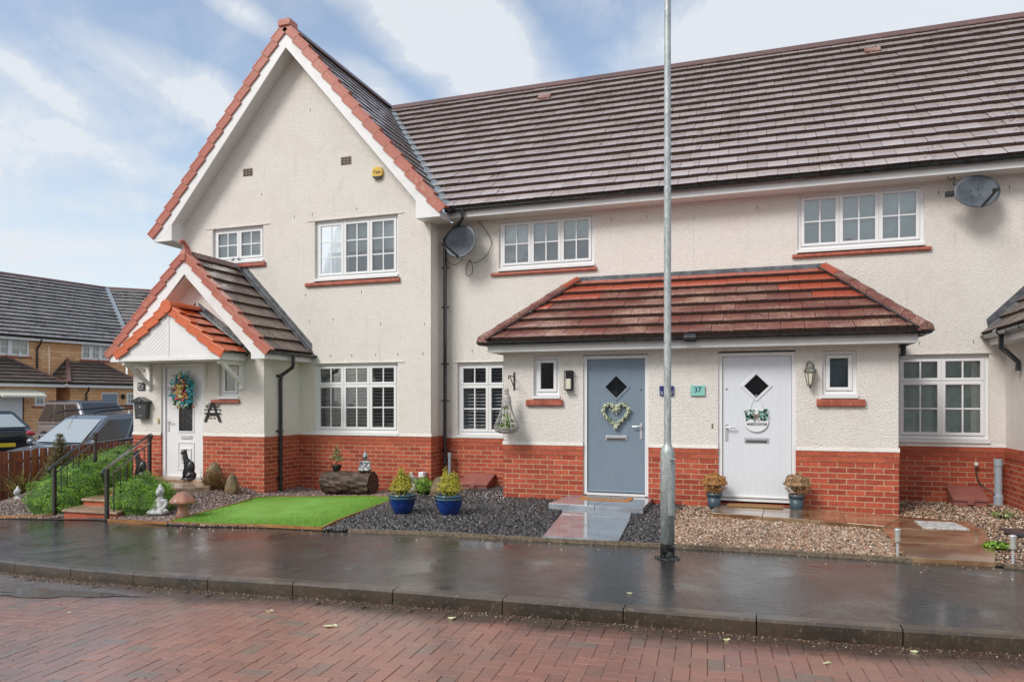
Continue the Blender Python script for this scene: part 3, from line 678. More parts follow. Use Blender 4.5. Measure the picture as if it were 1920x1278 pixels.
m=MB(); tile_field(m,(0,11.74,4.90),(1,0,0),(0,1,MP),[(3.66,0),(9,0),(9,Lm),(3.66,Lm)],Lm/18,.30,mat=0,under=1,th=.058); rD=m.build('roof',['tile','tile_edge'],hD)
# rear slopes
for h,a,b in ((hB,-5.49,-.99),(hC,-.99,3.66),(hD,3.66,9)):
    m=MB(); m.prism([(a,ridY,ridZ-.02),(b,ridY,ridZ-.02),(b,18.75,4.9),(a,18.75,4.9)],(0,0,-.05)); m.build('rear_roof','tile',h)
# a few reddish vent tiles, ridge tiles, valley lining, flashings
def ridge_run(m,a,b,r=.115,seg=.45,up=.03):
    a=Vector(a);b=Vector(b);d=b-a;n=max(1,round(d.length/seg)); sd_=d.normalized().cross(Vector((0,0,1))).normalized()
    for k in range(n):
        p=a+d*k/n; q=a+d*((k+1)/n)+d.normalized()*.006; rr=r*(1.0+random.uniform(-.02,.02))
        prof=[(-rr,-rr*.75),(-rr*.62,-.02),(-rr*.25,.035),(rr*.25,.035),(rr*.62,-.02),(rr,-rr*.75),(rr*.9,-rr*.85),(0,-.02),(-rr*.9,-rr*.85)]
        m.prism([p+sd_*u+Vector((0,0,v+up)) for u,v in prof],q-p)
for h,a,b in ((hB,-5.49,-.99),(hC,-.99,3.66),(hD,3.66,9)):
    m=MB(); ridge_run(m,(a,ridY,ridZ+.02),(b,ridY,ridZ+.02)); m.build('ridge_tiles','ridge',h)
m=MB(); ridge_run(m,(GXM,OV+.22,8.50),(GXM,18.6,8.50)); ridge_run(m,(GXM+.1,ridY,ridZ+.02),(GX1,ridY,ridZ+.02)); m.build('ridge_tiles','ridge',hA)
m=MB(); a=Vector((v0[0]+.02,v0[1],4.94)); b=Vector((v1[0],v1[1],8.41)); 
m.bar(a+Vector((0,0,.045)),b+Vector((0,0,.045)),.13,.012,up=(0.2,-.6,.7)); m.build('valley_lining','valley',hA)
for h,xs in ((hB,(-4.3,)),(hC,(2.02,))):
    for x in xs:
        v=Lm*.865; m=MB(); yy=11.74+v/slm; z=4.90+(yy-11.74)*MP
        m.obox((x,yy-.04,z+.040),(.27,.16,.035),(math.atan(MP),0,0)); m.build('vent_tile','tile_moss',h)
# verge, barge boards, soffit of the gable
m=MB(); barge_tiles(m,(ex+.10,OV,EL-.07),(GXM+.06,OV,8.47),1,15); barge_tiles(m,(exl-.10,OV,EL-.07),(GXM-.06,OV,8.47),-1,15)
m.cbox(GXM-.13,GXM+.13,OV-.03,OV+.22,8.42,8.60,.04)
m.build('verge_tiles','terracotta',hA,bevel=.006)
m=MB()
for s in (1,-1):
    X=lambda x:GXM+s*x
    e=ex-GXM
    # barge board face
    m.prism([(X(e-.02),OV+.03,EL-.17),(X(e-.02),OV+.03,EL-.08),(X(0),OV+.03,8.47-.09),(X(0),OV+.03,8.47-.40),(X(e-.30),OV+.03,EL-.17+ .13)],(0,.025,0))
    # box end
    w_=.44
    m.prism([(X(e+.02),OV+.032,EL-.19),(X(e-w_),OV+.032,EL-.19),(X(e-w_),OV+.032,EL-.19+w_*PG-.12),(X(e+.02),OV+.032,EL-.12)],(0,.022,0))
    m.box(min(X(e-.01),X(e-.03)),max(X(e-.01),X(e-.03)),OV+.05,(YM-.3 if s>0 else 18.4),EL-.19,EL-.06)
m.build('barge_board','fascia',hA)
m=MB()
for s in (1,-1):
    X=lambda x:GXM+s*x; e=ex-GXM
    m.prism([(X(e-.42),OV+.055,EL+.42*PG-.33),(X(0),OV+.055,8.14),(X(0),YG+.01,8.14),(X(e-.42),YG+.01,EL+.42*PG-.33)],(0,0,.012))
    m.box(min(X(e-.44),X(e)),max(X(e-.44),X(e)),OV+.055,YG+.0,EL-.188,EL-.175)
    m.box(min(X(e-.44),X(e-.425)),max(X(e-.44),X(e-.425)),OV+.055,YG,EL-.18,EL+.30)
m.box(GXM+ex-GXM-.40,ex-.01,YG,YM-.3,EL-.188,EL-.176)
m.box(exl,exl+.40,YG,18.4,EL-.188,EL-.176)
m.build('soffit','soffit',hA)
for x_,z_ in [(-8.02,3.0),(-7.5,3.02),(-6.5,2.9),(-5.62,2.87),(-7.55,2.34),(-7.1,2.34),(-6.6,2.34),(-6.15,2.34),(-5.65,2.34),(-8.35,5.0),(-7.95,5.02),(-7.0,5.04),(-8.0,7.0),(-9.1,5.5),(-6.9,6.9),(-8.1,3.5),(-6.9,3.5)]:
    q=MB(); q.box(x_-.006,x_+.006,YG-.003,YG+.01,z_-.024,z_+.024); q.build('weep_slot','rock',hA)
# ---- front porch of house A
SX0,SX1,SXM=-11.21,-8.23,-9.70; SE=2.42; SP=1.0
opsP=[(-10.54,-9.57,.06,2.19),(-9.22,-8.79,1.56,2.18)]
m=MB(); wall_y(m,SX0,SX1,GB,2.50,YS,opsP)
sz=lambda x:4.06-abs(x-SXM)*SP
m.add([(SX0,YS,2.5),(SX1,YS,2.5),(SX1,YS,sz(SX1)-.03),(SXM,YS,3.98),(SX0,YS,sz(SX0)-.03)],[(0,1,2,3,4)])
m.box(SX1-.004,SX1,YS,YG,GB,2.5); m.box(SX0,SX0+.004,YS,YG,GB,2.5)
bell(m,-9.57,SX1+.01,GB,YS); bell(m,SX0-.01,-10.54,GB,YS)
m.build('porch_wall','render',hA)
m=MB(); wall_y(m,SX0,SX1,-.35,GB-.075,YS-.002,[(-10.54,-9.57,.04,2)],depth=.15); m.box(SX1-.002,SX1+.002,YS-.002,YG,-.35,GB-.075); m.box(SX0-.002,SX0+.002,YS-.002,YG,-.45,GB); m.build('brick_base','brick',hA)
m=MB()
for a,b in ((SX0-.004,-10.542),(-9.568,SX1+.006)):
    m.box(a,b,YS-.012,YS+.05,GB-.075,GB-.001)
m.box(SX1-.01,SX1+.006,YS+.051,YG-.014,GB-.075,GB-.001); m.build('brick_course','brick_smooth',hA)
window(hA,-9.22,-8.79,1.535,2.18,YS,[(0,1,0,1,0,0)],'small porch side window',(-9.36,-8.75,1.46,1.53,0),in_dark)
# porch gabled roof
mr=MB(); sex=1.74; SY=10.27
sEL=4.12-sex*SP
tile_field(mr,(SXM+sex,SY+.12,sEL),(0,1,0),(-1,0,SP),[(0,0),(YG-SY-.12,0),(YG-SY-.12,sex*math.sqrt(2)+.01),(0,sex*math.sqrt(2)+.01)],.307,.30,mat=0,under=1,th=.04)
tile_field(mr,(SXM-sex,SY+.12,sEL),(0,1,0),(1,0,SP),[(0,0),(YG-SY-.12,0),(YG-SY-.12,sex*math.sqrt(2)+.01),(0,sex*math.sqrt(2)+.01)],.307,.30,mat=0,under=1,th=.04)
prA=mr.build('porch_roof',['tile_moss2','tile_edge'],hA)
m=MB(); barge_tiles(m,(SXM+sex+.07,SY,sEL-.05),(SXM+.05,SY,4.11),1,8,w=.14,drop=.12); barge_tiles(m,(SXM-sex-.07,SY,sEL-.05),(SXM-.05,SY,4.11),-1,8,w=.14,drop=.12)
m.build('verge_tiles','terracotta',prA,bevel=.006)
m=MB(); m.lathe([(.09,0),(.115,.02),(.115,.14),(.10,.19),(.05,.23)],(SXM,SY+.08,3.98),6)
m.tube([(SXM,SY+.12,4.17),(SXM,SY+.10,4.24),(SXM-.005,SY+.06,4.31),(SXM-.01,SY+.0,4.355),(SXM-.01,SY-.05,4.33),(SXM-.01,SY-.05,4.29)],[.06,.045,.035,.03,.028,.024],8)
m.build('dragon_finial','terracotta',prA,smooth=False)
m=MB(); ridge_run(m,(SXM,SY+.2,4.13),(SXM,YG,4.13),r=.10,seg=.33); m.build('ridge_tiles','ridge',prA)
m=MB()
for s in (1,-1):
    a=Vector((SXM+s*.05,YG-.012,4.20)); b=Vector((SXM+s*(sex+.0),YG-.012,sEL+.10)); m.bar(a,b,.012,.13,up=(0,-1,0)) if False else m.prism([a,a+Vector((0,0,.12)),b+Vector((0,0,.10)),b],(0,.012,0)); m.prism([a+Vector((0,0,-.02)),b+Vector((0,0,-.02)),b+Vector((0,-.10,-.05)),a+Vector((0,-.10,-.05))],(0,0,.01))
m.build('lead_flashing','lead',prA)
m=MB()
for s in (1,-1):
    X=lambda x:SXM+s*x
    m.prism([(X(sex-.02),SY+.03,sEL-.16),(X(sex-.02),SY+.03,sEL-.07),(X(0),SY+.03,4.03),(X(0),SY+.03,3.76),(X(sex-.30),SY+.03,sEL-.06),(X(sex-.30),SY+.03,sEL-.16)],(0,.025,0))
    m.box(min(X(sex-.01),X(sex-.03)),max(X(sex-.01),X(sex-.03)),SY+.05,YG-.005,sEL-.16,sEL-.04)
m.build('barge_board','fascia',prA)
m=MB()
for s in (1,-1):
    X=lambda x:SXM+s*x
    m.prism([(X(sex-.3),SY+.056,sEL+.02),(X(0),SY+.056,3.72),(X(0),YS+.01,3.72),(X(sex-.3),YS+.01,sEL+.02)],(0,0,.01))
    m.box(min(X(sex-.3),X(sex)),max(X(sex-.3),X(sex)),SY+.056,YG-.005,sEL-.155,sEL-.145)
m.build('soffit','soffit',prA)
m=MB(); gutter(m,(SXM+sex+.06,SY+.04,sEL-.03),(SXM+sex+.06,YG-.02,sEL-.03),br=.45); m.build('gutter','gutter',hA)
m=MB(); gx=SXM+sex+.06
m.tube([(gx,11.0,sEL-.07),(gx,11.0,sEL-.20),(gx-.02,11.0,sEL-.28),(SX1+.06,11.02,sEL-.42),(SX1+.045,11.02,sEL-.5),(SX1+.045,11.02,-.17)],.034,12)
for z in (1.95,.95,.1): m.tube([(SX1+.045,11.02,z-.02),(SX1+.045,11.02,z+.02)],.042,12); m.box(SX1-.01,SX1+.05,10.94,10.955,z-.02,z+.02); m.bar((SX1+.045,10.95,z),(SX1+.045,11.09,z),.02)
m.build('downpipe','gutter',hA,smooth=False)
# front door of house A
def leaf(m,x0,x1,z0,z1,y,holes=()): wall_y(m,x0,x1,z0,z1,y,holes,depth=.03)
m=MB(); x0,x1,z0,z1=-10.54,-9.57,.06,2.19; f=.065; Y=YS+.06
m.cbox(x0,x0+f,Y-.03,Y+.05,z0,z1,.006); m.cbox(x1-f,x1,Y-.03,Y+.05,z0,z1,.006); m.cbox(x0+f-.002,x1-f+.002,Y-.029,Y+.05,z1-f,z1-.001,.006); m.box(x0+f,x1-f,Y-.03,Y+.05,z0,z0+.05)
gx0,gx1,gz0,gz1=-10.17,-9.85,.94,1.86
lx0,lx1=x0+f+.005,x1-f-.005
leaf(m,lx0,lx1,z0+.05,z1-f,Y,[(gx0,gx1,gz0,gz1)]); 
for (a,b,c,d) in ((gx0,gx1,gz0,gz1),):
    for bx in ((a-.025,a,c-.025,d+.025),(b,b+.025,c-.025,d+.025)): m.box(bx[0],bx[1],Y-.014,Y+.02,bx[2],bx[3])
    m.box(a,b,Y-.014,Y+.02,d,d+.025); m.box(a,b,Y-.014,Y+.02,c-.025,c)
for (a,b,c,d,e) in ((gx0-.03,gx1+.03,.22,.74,.012),(gx0+.04,gx1-.04,.36,.62,.02)):   # raised panel mouldings
    m.box(a,b,Y-e,Y-.001,d-.022,d); m.box(a,b,Y-e,Y-.001,c,c+.022); m.box(a,a+.022,Y-e,Y-.001,c+.022,d-.022); m.box(b-.022,b,Y-e,Y-.001,c+.022,d-.022)
dA=m.build('door','upvc',hA)
m=MB(); m.add([(gx0,Y+.02,gz0),(gx1,Y+.02,gz0),(gx1,Y+.02,gz1),(gx0,Y+.02,gz1)],[(0,1,2,3)]); m.build('pane','glass',dA)
m=MB(); m.box(gx0-.02,gx1+.02,Y+.06,Y+.07,gz0-.02,gz1+.02); 
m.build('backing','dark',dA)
m=MB()
for k in range(5): m.box(gx0+.03+k*.06,gx0+.033+k*.06,Y+.016,Y+.019,gz0,gz1)
for k in range(3): m.tube([(gx0+.02,Y+.017,gz0+.1+.15*k),(gx0+.15,Y+.017,gz0+.2+.12*k),(gx1-.02,Y+.017,gz0+.12+.15*k)],.004,5)
m.build('lead_tracery','lead',dA)
m=MB(); m.cbox(-10.12,-9.87,Y-.012,Y-.001,.79,.86,.004); m.box(-10.10,-9.89,Y-.016,Y-.012,.80,.85); m.build('letterbox','chrome',dA)
m=MB(); m.cbox(-10.435,-10.40,Y-.012,Y,.93,1.17,.005); m.tube([(-10.417,Y-.01,1.13),(-10.417,Y-.06,1.13),(-10.36,Y-.065,1.13),(-10.30,Y-.06,1.128)],.011,8); m.build('handle','chrome',dA)
m=MB(); m.cbox(-10.30,-10.25,Y-.02,Y,1.42,1.56,.006); m.build('door_viewer','blackmat',dA)
# orange-tiled canopy over the door
CX0,CX1,CXM,CY=-10.81,-8.61,-9.70,9.94
cp=.70; ceZ=2.33
m=MB(); hw=1.15; L=hw*math.sqrt(1+cp*cp)
for s in (1,-1):
    tile_field(m,(CXM+s*hw,CY-.02,ceZ),(0,1,0),(-s,0,cp),[(0.10,0),(YS-CY+.02,0),(YS-CY+.02,L),(0.10,L)],L/5,.34,th=.035,mat=0,under=1)
can=m.build('door_canopy',['orange','blackmat'],hA)
m=MB(); barge_tiles(m,(CXM+hw+.04,CY-.05,ceZ-.03),(CXM+.03,CY-.05,ceZ+hw*cp),1,5,w=.15,drop=.13,th=.05); barge_tiles(m,(CXM-hw-.04,CY-.05,ceZ-.03),(CXM-.03,CY-.05,ceZ+hw*cp),-1,5,w=.15,drop=.13,th=.05)
m.build('verge_tiles','orange',can,bevel=.006)
m=MB(); 
for k in range(2):
    a=CY-.06+k*.37; zt=ceZ+hw*cp+.0
    vs=[(CXM+.11*math.cos(t),a,zt+.10*math.sin(t)) for t in [PI*i/8 for i in range(9)]]; m.prism(vs,(0,.36,0))
m.tube([(CXM,CY-.075,zt+.0),(CXM,CY-.05,zt+.0)],.115,16); m.build('ridge_tiles','orange',can)
m=MB(); tz=ceZ+hw*cp-.10; n=13
m.add([(CX0,CY,2.26),(CX1,CY,2.26),(CXM,CY,tz)],[(0,1,2)]); m.box(CX0-.01,CX1+.01,CY-.012,CY+.66,2.20,2.262)
sl2=(tz-2.26)/(CXM-CX0)
for s in (1,-1):      # chevron boarding
    for k in range(1,11):
        za=2.262+(tz-2.262)*k/11; ln=min((za-2.265)/.80,(tz-za)/max(.01,0.8-0.0)*99)
        xb=CXM+s*ln; zb=za-ln*.80
        m.prism([(CXM+s*.012,CY-.001,za-.004),(CXM+s*.012,CY-.001,za+.004),(xb,CY-.001,zb+.004),(xb,CY-.001,zb-.004)],(0,-.0025,0))
m.box(CXM-.014,CXM+.014,CY-.010,CY,2.26,tz-.03)
m.box(CX1-.012,CX1,CY,YS-.01,2.26,2.38); m.box(CX0,CX0+.012,CY,YS-.01,2.26,2.38)
m.build('gable_panel','fascia',can)
m=MB(); a=Vector((CXM+.03,YS-.012,ceZ+hw*cp+.02)); b=Vector((CXM+hw+.02,YS-.012,ceZ+.05)); m.prism([a,a+Vector((0,0,.14)),b+Vector((0,0,.12)),b],(0,.01,0)); m.prism([a+Vector((0,-.01,.01)),b+Vector((0,-.01,.01)),b+Vector((0,-.09,.0)),a+Vector((0,-.09,.0))],(0,0,.008))
a=Vector((CXM-.03,YS-.012,ceZ+hw*cp+.02)); b=Vector((CXM-hw-.02,YS-.012,ceZ+.05)); m.prism([a,a+Vector((0,0,.14)),b+Vector((0,0,.12)),b],(0,.01,0)); m.build('lead_flashing','lead',can)
for bx in (-10.80,-8.70):
    m=MB(); m.cbox(bx-.035,bx+.035,YS-.05,YS-.001,1.70,2.20,.006); m.cbox(bx-.035,bx+.035,CY+.08,YS-.05,2.13,2.198,.006)
    m.bar((bx,YS-.04,1.82),(bx,CY+.16,2.15),.06,.06); m.build('gallows_bracket','fascia',can)
# ---- houses B and C main walls
opsB=[(-4.39,-2.65,3.80,4.70),(-5.20,-3.46,.82,2.20)]
m=MB(); wall_y(m,GX1,-.99,BT,4.76,YM,opsB); bell(m,GX1+.02,-3.74,BT,YM); vents_drip(m,-5.3,-3.6,2.20,YM); m.box(GX1,-.99,18.4,18.41,-.1,4.9); m.build('wall','render',hB)
m=MB(); m.add([(GX1,YM-.002,-.3),(-3.70,YM-.002,-.3),(-3.70,YM-.002,BT-.15),(GX1,YM-.002,BT-.15)],[(0,1,2,3)]); m.build('brick_base','brick',hB)
m=MB(); m.box(GX1,-3.75,YM-.012,YM+.05,BT-.075,BT-.001); m.box(GX1,-3.75,YM-.006,YM+.05,BT-.150,BT-.0755); m.build('brick_course','brick_smooth',hB)
opsC=[(.60,2.36,3.79,4.73),(1.44,3.20,.87,2.18)]
m=MB(); wall_y(m,-.99,3.66,BT,4.76,YM,opsC); bell(m,1.78,3.4,BT,YM); vents_drip(m,1.78,3.32,2.19,YM); m.box(-.99,3.66,18.4,18.41,-.1,4.9); m.build('wall','render',hC)
m=MB(); m.add([(1.70,YM-.002,-.3),(3.42,YM-.002,-.3),(3.42,YM-.002,BT-.15),(1.70,YM-.002,BT-.15)],[(0,1,2,3)]); m.build('brick_base','brick',hC)
m=MB(); m.box(1.78,3.40,YM-.012,YM+.05,BT-.075,BT-.001); m.box(1.78,3.40,YM-.006,YM+.05,BT-.150,BT-.0755); m.build('brick_course','brick_smooth',hC)
window(hB,-4.39,-2.65,3.815,4.73,YM,L3(0,1),'three-light upper window under the eaves',(-4.53,-2.60,3.735,3.805,0),in_blind(.5,'curtain_backing'),rec=.04)
window(hC,.60,2.36,3.815,4.74,YM,L3(0,1),'three-light upper window with ornaments on its ledge',(.52,2.45,3.735,3.805,0),in_blind(1.0,None),rec=.04)
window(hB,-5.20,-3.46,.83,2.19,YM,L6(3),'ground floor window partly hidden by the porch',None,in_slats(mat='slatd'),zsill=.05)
window(hC,1.44,3.20,.875,2.18,YM,L6(3),'ground floor window with net curtains',None,in_blind(0,'net',loff=.012),zsill=.05)
# things on the upper window ledge of house C
q=MB()
for k,(x,h_,r) in enumerate([(.95,.09,.02),(1.0,.06,.02),(1.35,.13,.10),(1.62,.11,.04),(1.70,.09,.03),(1.98,.12,.05),(2.08,.08,.03)]):
    q.lathe([(r*.6,0),(r,.02),(r*.8,h_*.6),(r*.3,h_)],(x,YM+.17,3.92),8)
q.build('ornaments','flowers',[c for c in hC.children if c.name.startswith('window')][0])
# eaves: fascia, soffit and gutter
for h,a,b in ((hB,v0[0]-.02,-.99),(hC,-.99,3.66),(hD,3.66,9)):
    m=MB(); m.box(a,b,11.82,11.842,4.755,4.93); m.build('fascia','fascia',h)
    m=MB(); m.box(a,b,11.842,YM+.01,4.757,4.768); m.build('soffit','soffit',h)
    m=MB(); gutter(m,(a+.0,11.765,4.905),(b,11.765,4.905),ends=False,br=.85); m.build('gutter','gutter',h)
m=MB(); gutter(m,(ex+.065,OV+.06,EL-.0),(ex+.065,11.76,EL+.03),br=2); m.tube([(ex+.065,11.70,EL+.0),(ex+.1,11.765,EL+.02)],.06,8); m.build('gutter','gutter',hA)
m=MB(); px_=-5.385; yy=YM-.06
m.tube([(-4.93,11.765,4.87),(-4.93,11.765,4.74),(-4.96,11.79,4.69),(-5.31,11.98,4.50),(px_,12.02,4.43),(px_,12.03,4.34),(px_,12.03,-.1)],.034,12)
for z in (3.92,3.2,2.17,1.5,.6): m.tube([(px_,12.03,z-.02),(px_,12.03,z+.02)],.042,12); m.bar((px_-.07,12.06,z),(px_+.07,12.06,z),.02); m.ell((px_-.07,12.03,z),(.012,.012,.012),nu=6,nv=4)
m.build('downpipe','gutter',hB)
m=MB(); m.box(-.995,-.985,YM-.004,YM,2.9,4.7); m.build('movement_joint','soffit',hB)
for h_,xs_,z_ in ((hB,(-2.35,-1.75),4.58),(hC,(.0,2.55,3.45),4.58),(hB,(-4.9,-4.2),2.4),(hC,(2.3,3.0),2.36)):
    for x_ in xs_:
        q=MB(); q.box(x_-.005,x_+.005,YM-.003,YM+.01,z_-.026,z_+.026); q.build('weep_slot','rock',h_)
# ---- shared hipped porch (split at the party line)
def porch_half(house,xa,xb,left):
    ops=[]
    if left: ops=[(-2.47,-1.50,.08,2.18),(-3.25,-2.84,1.55,2.18)]
    else: ops=[(-.52,.50,.08,2.19),(.83,1.26,1.55,2.17)]
    m=MB(); wall_y(m,xa,xb,BT,2.26,YP,ops)
    if left: m.box(xa,xa+.004,YP,YM,BT,2.26)
    else: m.box(xb-.004,xb,YP,YM,BT,2.26)
    d=ops[0]
    bell(m,xa-(.01 if left else 0),d[0],BT,YP); bell(m,d[1],xb+(0 if left else .01),BT,YP)
    m.build('porch_wall','render',house)
    m=MB(); wall_y(m,xa,xb,-.25,BT-.15,YP-.002,[(d[0],d[1],.06,3)],depth=.15)
    if left: m.box(xa-.002,xa+.002,YP-.002,YM,-.3,BT-.15)
    else: m.box(xb-.002,xb+.002,YP-.002,YM,-.3,BT-.15)
    m.build('brick_base','brick',house)
    m=MB()
    for a,b in ((xa-(.006 if left else 0),d[0]-.001),(d[1]+.001,xb+(0 if left else .006))):
        m.box(a,b,YP-.012,YP+.05,BT-.075,BT-.001); m.box(a,b,YP-.007,YP+.05,BT-.150,BT-.0755)
    if left: m.box(xa-.006,xa+.01,YP+.051,YM-.013,BT-.15,BT-.001)
    else: m.box(xb-.01,xb+.006,YP+.051,YM-.013,BT-.15,BT-.001)
    m.build('brick_course','brick_smooth',house)
    if left: window(house,-3.25,-2.84,1.53,2.18,YP,[(0,1,0,1,0,0)],'small opening window in the porch front',(-3.36,-2.78,1.42,1.525,0),in_blind(.0,None))
    else: window(house,.83,1.26,1.53,2.17,YP,[(0,1,0,1,0,0)],'small obscured window in the porch front',(.76,1.36,1.42,1.525,0),in_blind(.3,'curtain_backing','curtain_backing'))
    # roof
    eY,eZ,tZ=10.24,2.40,3.56; p=(tZ-eZ)/(YM-eY); sl_=math.sqrt(1+p*p); L=(YM-eY)*sl_
    m=MB(); hipw=1.02
    # front slope: u=x ; hip lines from eave corner to the wall
    if left: poly=[(-3.98,0),(-.99,0),(-.99,L-.06),(-3.98+hipw,L-.06)]
    else: poly=[(-.99,0),(2.02,0),(2.02-hipw-.05,L-.06),(-.99,L-.06)]
    tile_field(m,(0,eY,eZ),(1,0,0),(0,1,p),poly,(L-.06)/6.6,.30,th=.055,mat=0,under=1)
    # pick the top, cleaner course in clear red
    for k,f in enumerate(m.f):
        if m.m[k]==0:
            zc=sum(m.v[i][2] for i in f)/len(f); xc=sum(m.v[i][0] for i in f)/len(f)
            edge=(xc<-2.35 or (xc>.45))
            if zc>3.33 or (zc>3.18 and edge and random.random()<.8) or (zc>2.95 and edge and random.random()<.25): m.m[k]=2
    # side slope
    sx=-3.98 if left else 2.02; sg=1 if left else -1; pw=(tZ-eZ)/hipw; Ls=hipw*math.sqrt(1+pw*pw)
    tile_field(m,(sx,eY,eZ),(0,1,0),(sg,0,pw),[(0,0),(YM-eY,0),(YM-eY,Ls)],(L-.06)/6.6*.62,.30,th=.03,mat=0,under=1)
    # make each loose tile one material: follow its top face
    pr=m.build('porch_roof',['tile_moss','tile_edge','tile_red'],house)
    m=MB(); a=Vector((sx,eY-.02,eZ+.03)); b=Vector((sx+sg*hipw,YM-.02,tZ+.03)); d=b-a; n=6
    sd_=d.normalized().cross(Vector((0,0,1))).normalized()
    for k in range(n):
        p0=a+d*k/n+Vector((0,0,.02)); q0=a+d*((k+1)/n-.003)+Vector((0,0,.008)); 
        prof=[(-.115,-.075),(-.08,.01),(-.03,.035),(.03,.035),(.08,.01),(.115,-.075)]
        m.prism([p0+sd_*u+Vector((0,0,v)) for u,v in prof],q0-p0,0 if k<n-1.5 else 1)
    m.build('hip_tiles',['tile_moss','tile_red'],pr)
    m=MB(); off=sd_*(.125 if (sd_.x>0)==left else -.125)
    m.bar(a+off+Vector((0,0,-.012)),b+off+Vector((0,0,-.012)),.035,.02); m.build('hip_seal','gutter',pr)
    m=MB()
    xa_,xb_=(-3.98+hipw,-.99) if left else (-.99,2.02-hipw)
    m.box(xa_,xb_,YM-.012,YM-.001,tZ-.02,tZ+.07); m.prism([(xa_,YM-.012,tZ+.0),(xb_,YM-.012,tZ+.0),(xb_,YM-.17,tZ-.075),(xa_,YM-.17,tZ-.075)],(0,0,.008))
    A=Vector((sx+sg*hipw,YM-.012,tZ)); Bq=Vector((sx+sg*.02,YM-.012,eZ)); m.prism([A,A+Vector((0,0,.09)),Bq+Vector((0,0,.10)),Bq],(0,.01,0))
    m.build('lead_flashing','lead',pr)
    m=MB(); fx0,fx1=(-3.90,-.99) if left else (-.99,1.93)
    m.box(fx0,fx1,10.30,10.322,2.235,2.385)
    if left: m.box(fx0,fx0+.022,10.322,YM,2.235,2.385)
    else: m.box(fx1-.022,fx1,10.322,YM,2.235,2.385)
    m.box(fx0,fx1,10.322,YP+.01,2.237,2.248)
    m.build('fascia','fascia',pr)
    m=MB(); g0,g1=(-4.0,-.99) if left else (-.99,2.05); gutter(m,(g0,10.235,2.385),(g1,10.235,2.385),ends=False,br=.62)
    if left: gutter(m,(g0+.02,10.2,2.386),(g0+.02,YM,2.386),ends=True)
    else: gutter(m,(g1-.02,10.2,2.386),(g1-.02,YM,2.386),ends=True); m.tube([(-.96,10.235,2.365),(-.80,10.235,2.365)],.062,12)
    m.build('gutter','gutter',pr)
porch_half(hB,-3.74,-.99,True); porch_half(hC,-.99,1.76,False)
m=MB(); m.tube([(1.84,10.75,2.36),(1.84,10.75,2.12),(1.80,11.9,2.0)],.034,10); m.build('downpipe','gutter',hC)
def front_door(house,x0,x1,z0,z1,mat,dz,hand,dx):
    m=MB(); f=.052; Y=YP+.055
    m.cbox(x0,x0+f,Y-.03,Y+.05,z0,z1,.006); m.cbox(x1-f,x1,Y-.03,Y+.05,z0,z1,.006); m.cbox(x0+f-.002,x1-f+.002,Y-.029,Y+.05,z1-f,z1-.001,.006)
    m.box(x0+f,x1-f,Y-.034,Y+.05,z0,z0+.035)
    fr=m.build('door_frame','upvc',house)
    m=MB(); lx0,lx1=x0+f+.004,x1-f-.004; cx=dx; r=.205
    # leaf with a diamond opening: four corner pieces round the lozenge
    zt,zb=z1-f-.003,z0+.05
    o=[(lx0,zb),(lx1,zb),(lx1,zt),(lx0,zt)]
    L_,R_,T_,B_=(cx-r,dz),(cx+r,dz),(cx,dz+r),(cx,dz-r)
    P=lambda q:(q[0],Y,q[1])
    for poly in ([(lx0,zb),(cx,zb),B_,L_,(lx0,dz)],[(cx,zb),(lx1,zb),(lx1,dz),R_,B_],[(lx1,dz),(lx1,zt),(cx,zt),T_,R_],[(cx,zt),(lx0,zt),(lx0,dz),L_,T_]):
        m.prism([P(q) for q in poly],(0,.042,0))
    lf=m.build('door',mat,house)
    m=MB(); w_=.034
    for a,b in ((L_,T_),(T_,R_),(R_,B_),(B_,L_)):
        ca=Vector((cx,0,dz)); A=Vector((a[0],0,a[1])); Bb=Vector((b[0],0,b[1]))
        Ai=ca+(A-ca)*.80; Bi=ca+(Bb-ca)*.80; Ao=ca+(A-ca)*1.05; Bo=ca+(Bb-ca)*1.05
        for (p,q,r1,s1,yy) in ((Ao,Bo,Bi,Ai,-.012),):
            m.prism([(p.x,Y+yy,p.z),(q.x,Y+yy,q.z),(r1.x,Y+yy,r1.z),(s1.x,Y+yy,s1.z)],(0,.02,0))
    m.build('lozenge_trim',mat,lf,bevel=.004)
    m=MB(); k=.84; m.add([(cx-r*k,Y+.01,dz),(cx,Y+.01,dz-r*k),(cx+r*k,Y+.01,dz),(cx,Y+.01,dz+r*k)],[(0,1,2,3)]); m.build('pane','glass',lf)
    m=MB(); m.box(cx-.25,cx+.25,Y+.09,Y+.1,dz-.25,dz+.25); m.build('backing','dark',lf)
    hx=lx1-.055 if hand>0 else lx0+.055
    m=MB(); m.cbox(hx-.018,hx+.018,Y-.012,Y,.93,1.17,.005); m.tube([(hx,Y-.01,1.12),(hx,Y-.055,1.12),(hx-hand*.05,Y-.06,1.12),(hx-hand*.125,Y-.055,1.118)],.011,8); m.build('handle','chrome',lf)
    m=MB(); m.tube([(hx,Y-.006,1.66),(hx,Y,1.66)],.012,8); m.build('lock_keyhole','blackmat',lf)
    lx=cx; m=MB(); m.cbox(lx-.16,lx+.16,Y-.016,Y,.905,.985,.008); m.cbox(lx-.145,lx+.145,Y-.026,Y-.015,.945,.978,.006); m.box(lx-.14,lx+.14,Y-.0175,Y-.0155,.916,.936,1); m.build('letterbox',['chrome','blackmat'],lf)
    m=MB(); m.cbox(lx0,lx1,Y-.03,Y,zb-.004,zb+.03,.008); m.build('weather_bar',mat if mat!='whitedoor' else 'upvc',lf)
    return lf
front_door(hB,-2.47,-1.50,.09,2.17,'greydoor',1.70,1,-1.98)
front_door(hC,-.52,.50,.09,2.17,'whitedoor',1.70,-1,-.01)
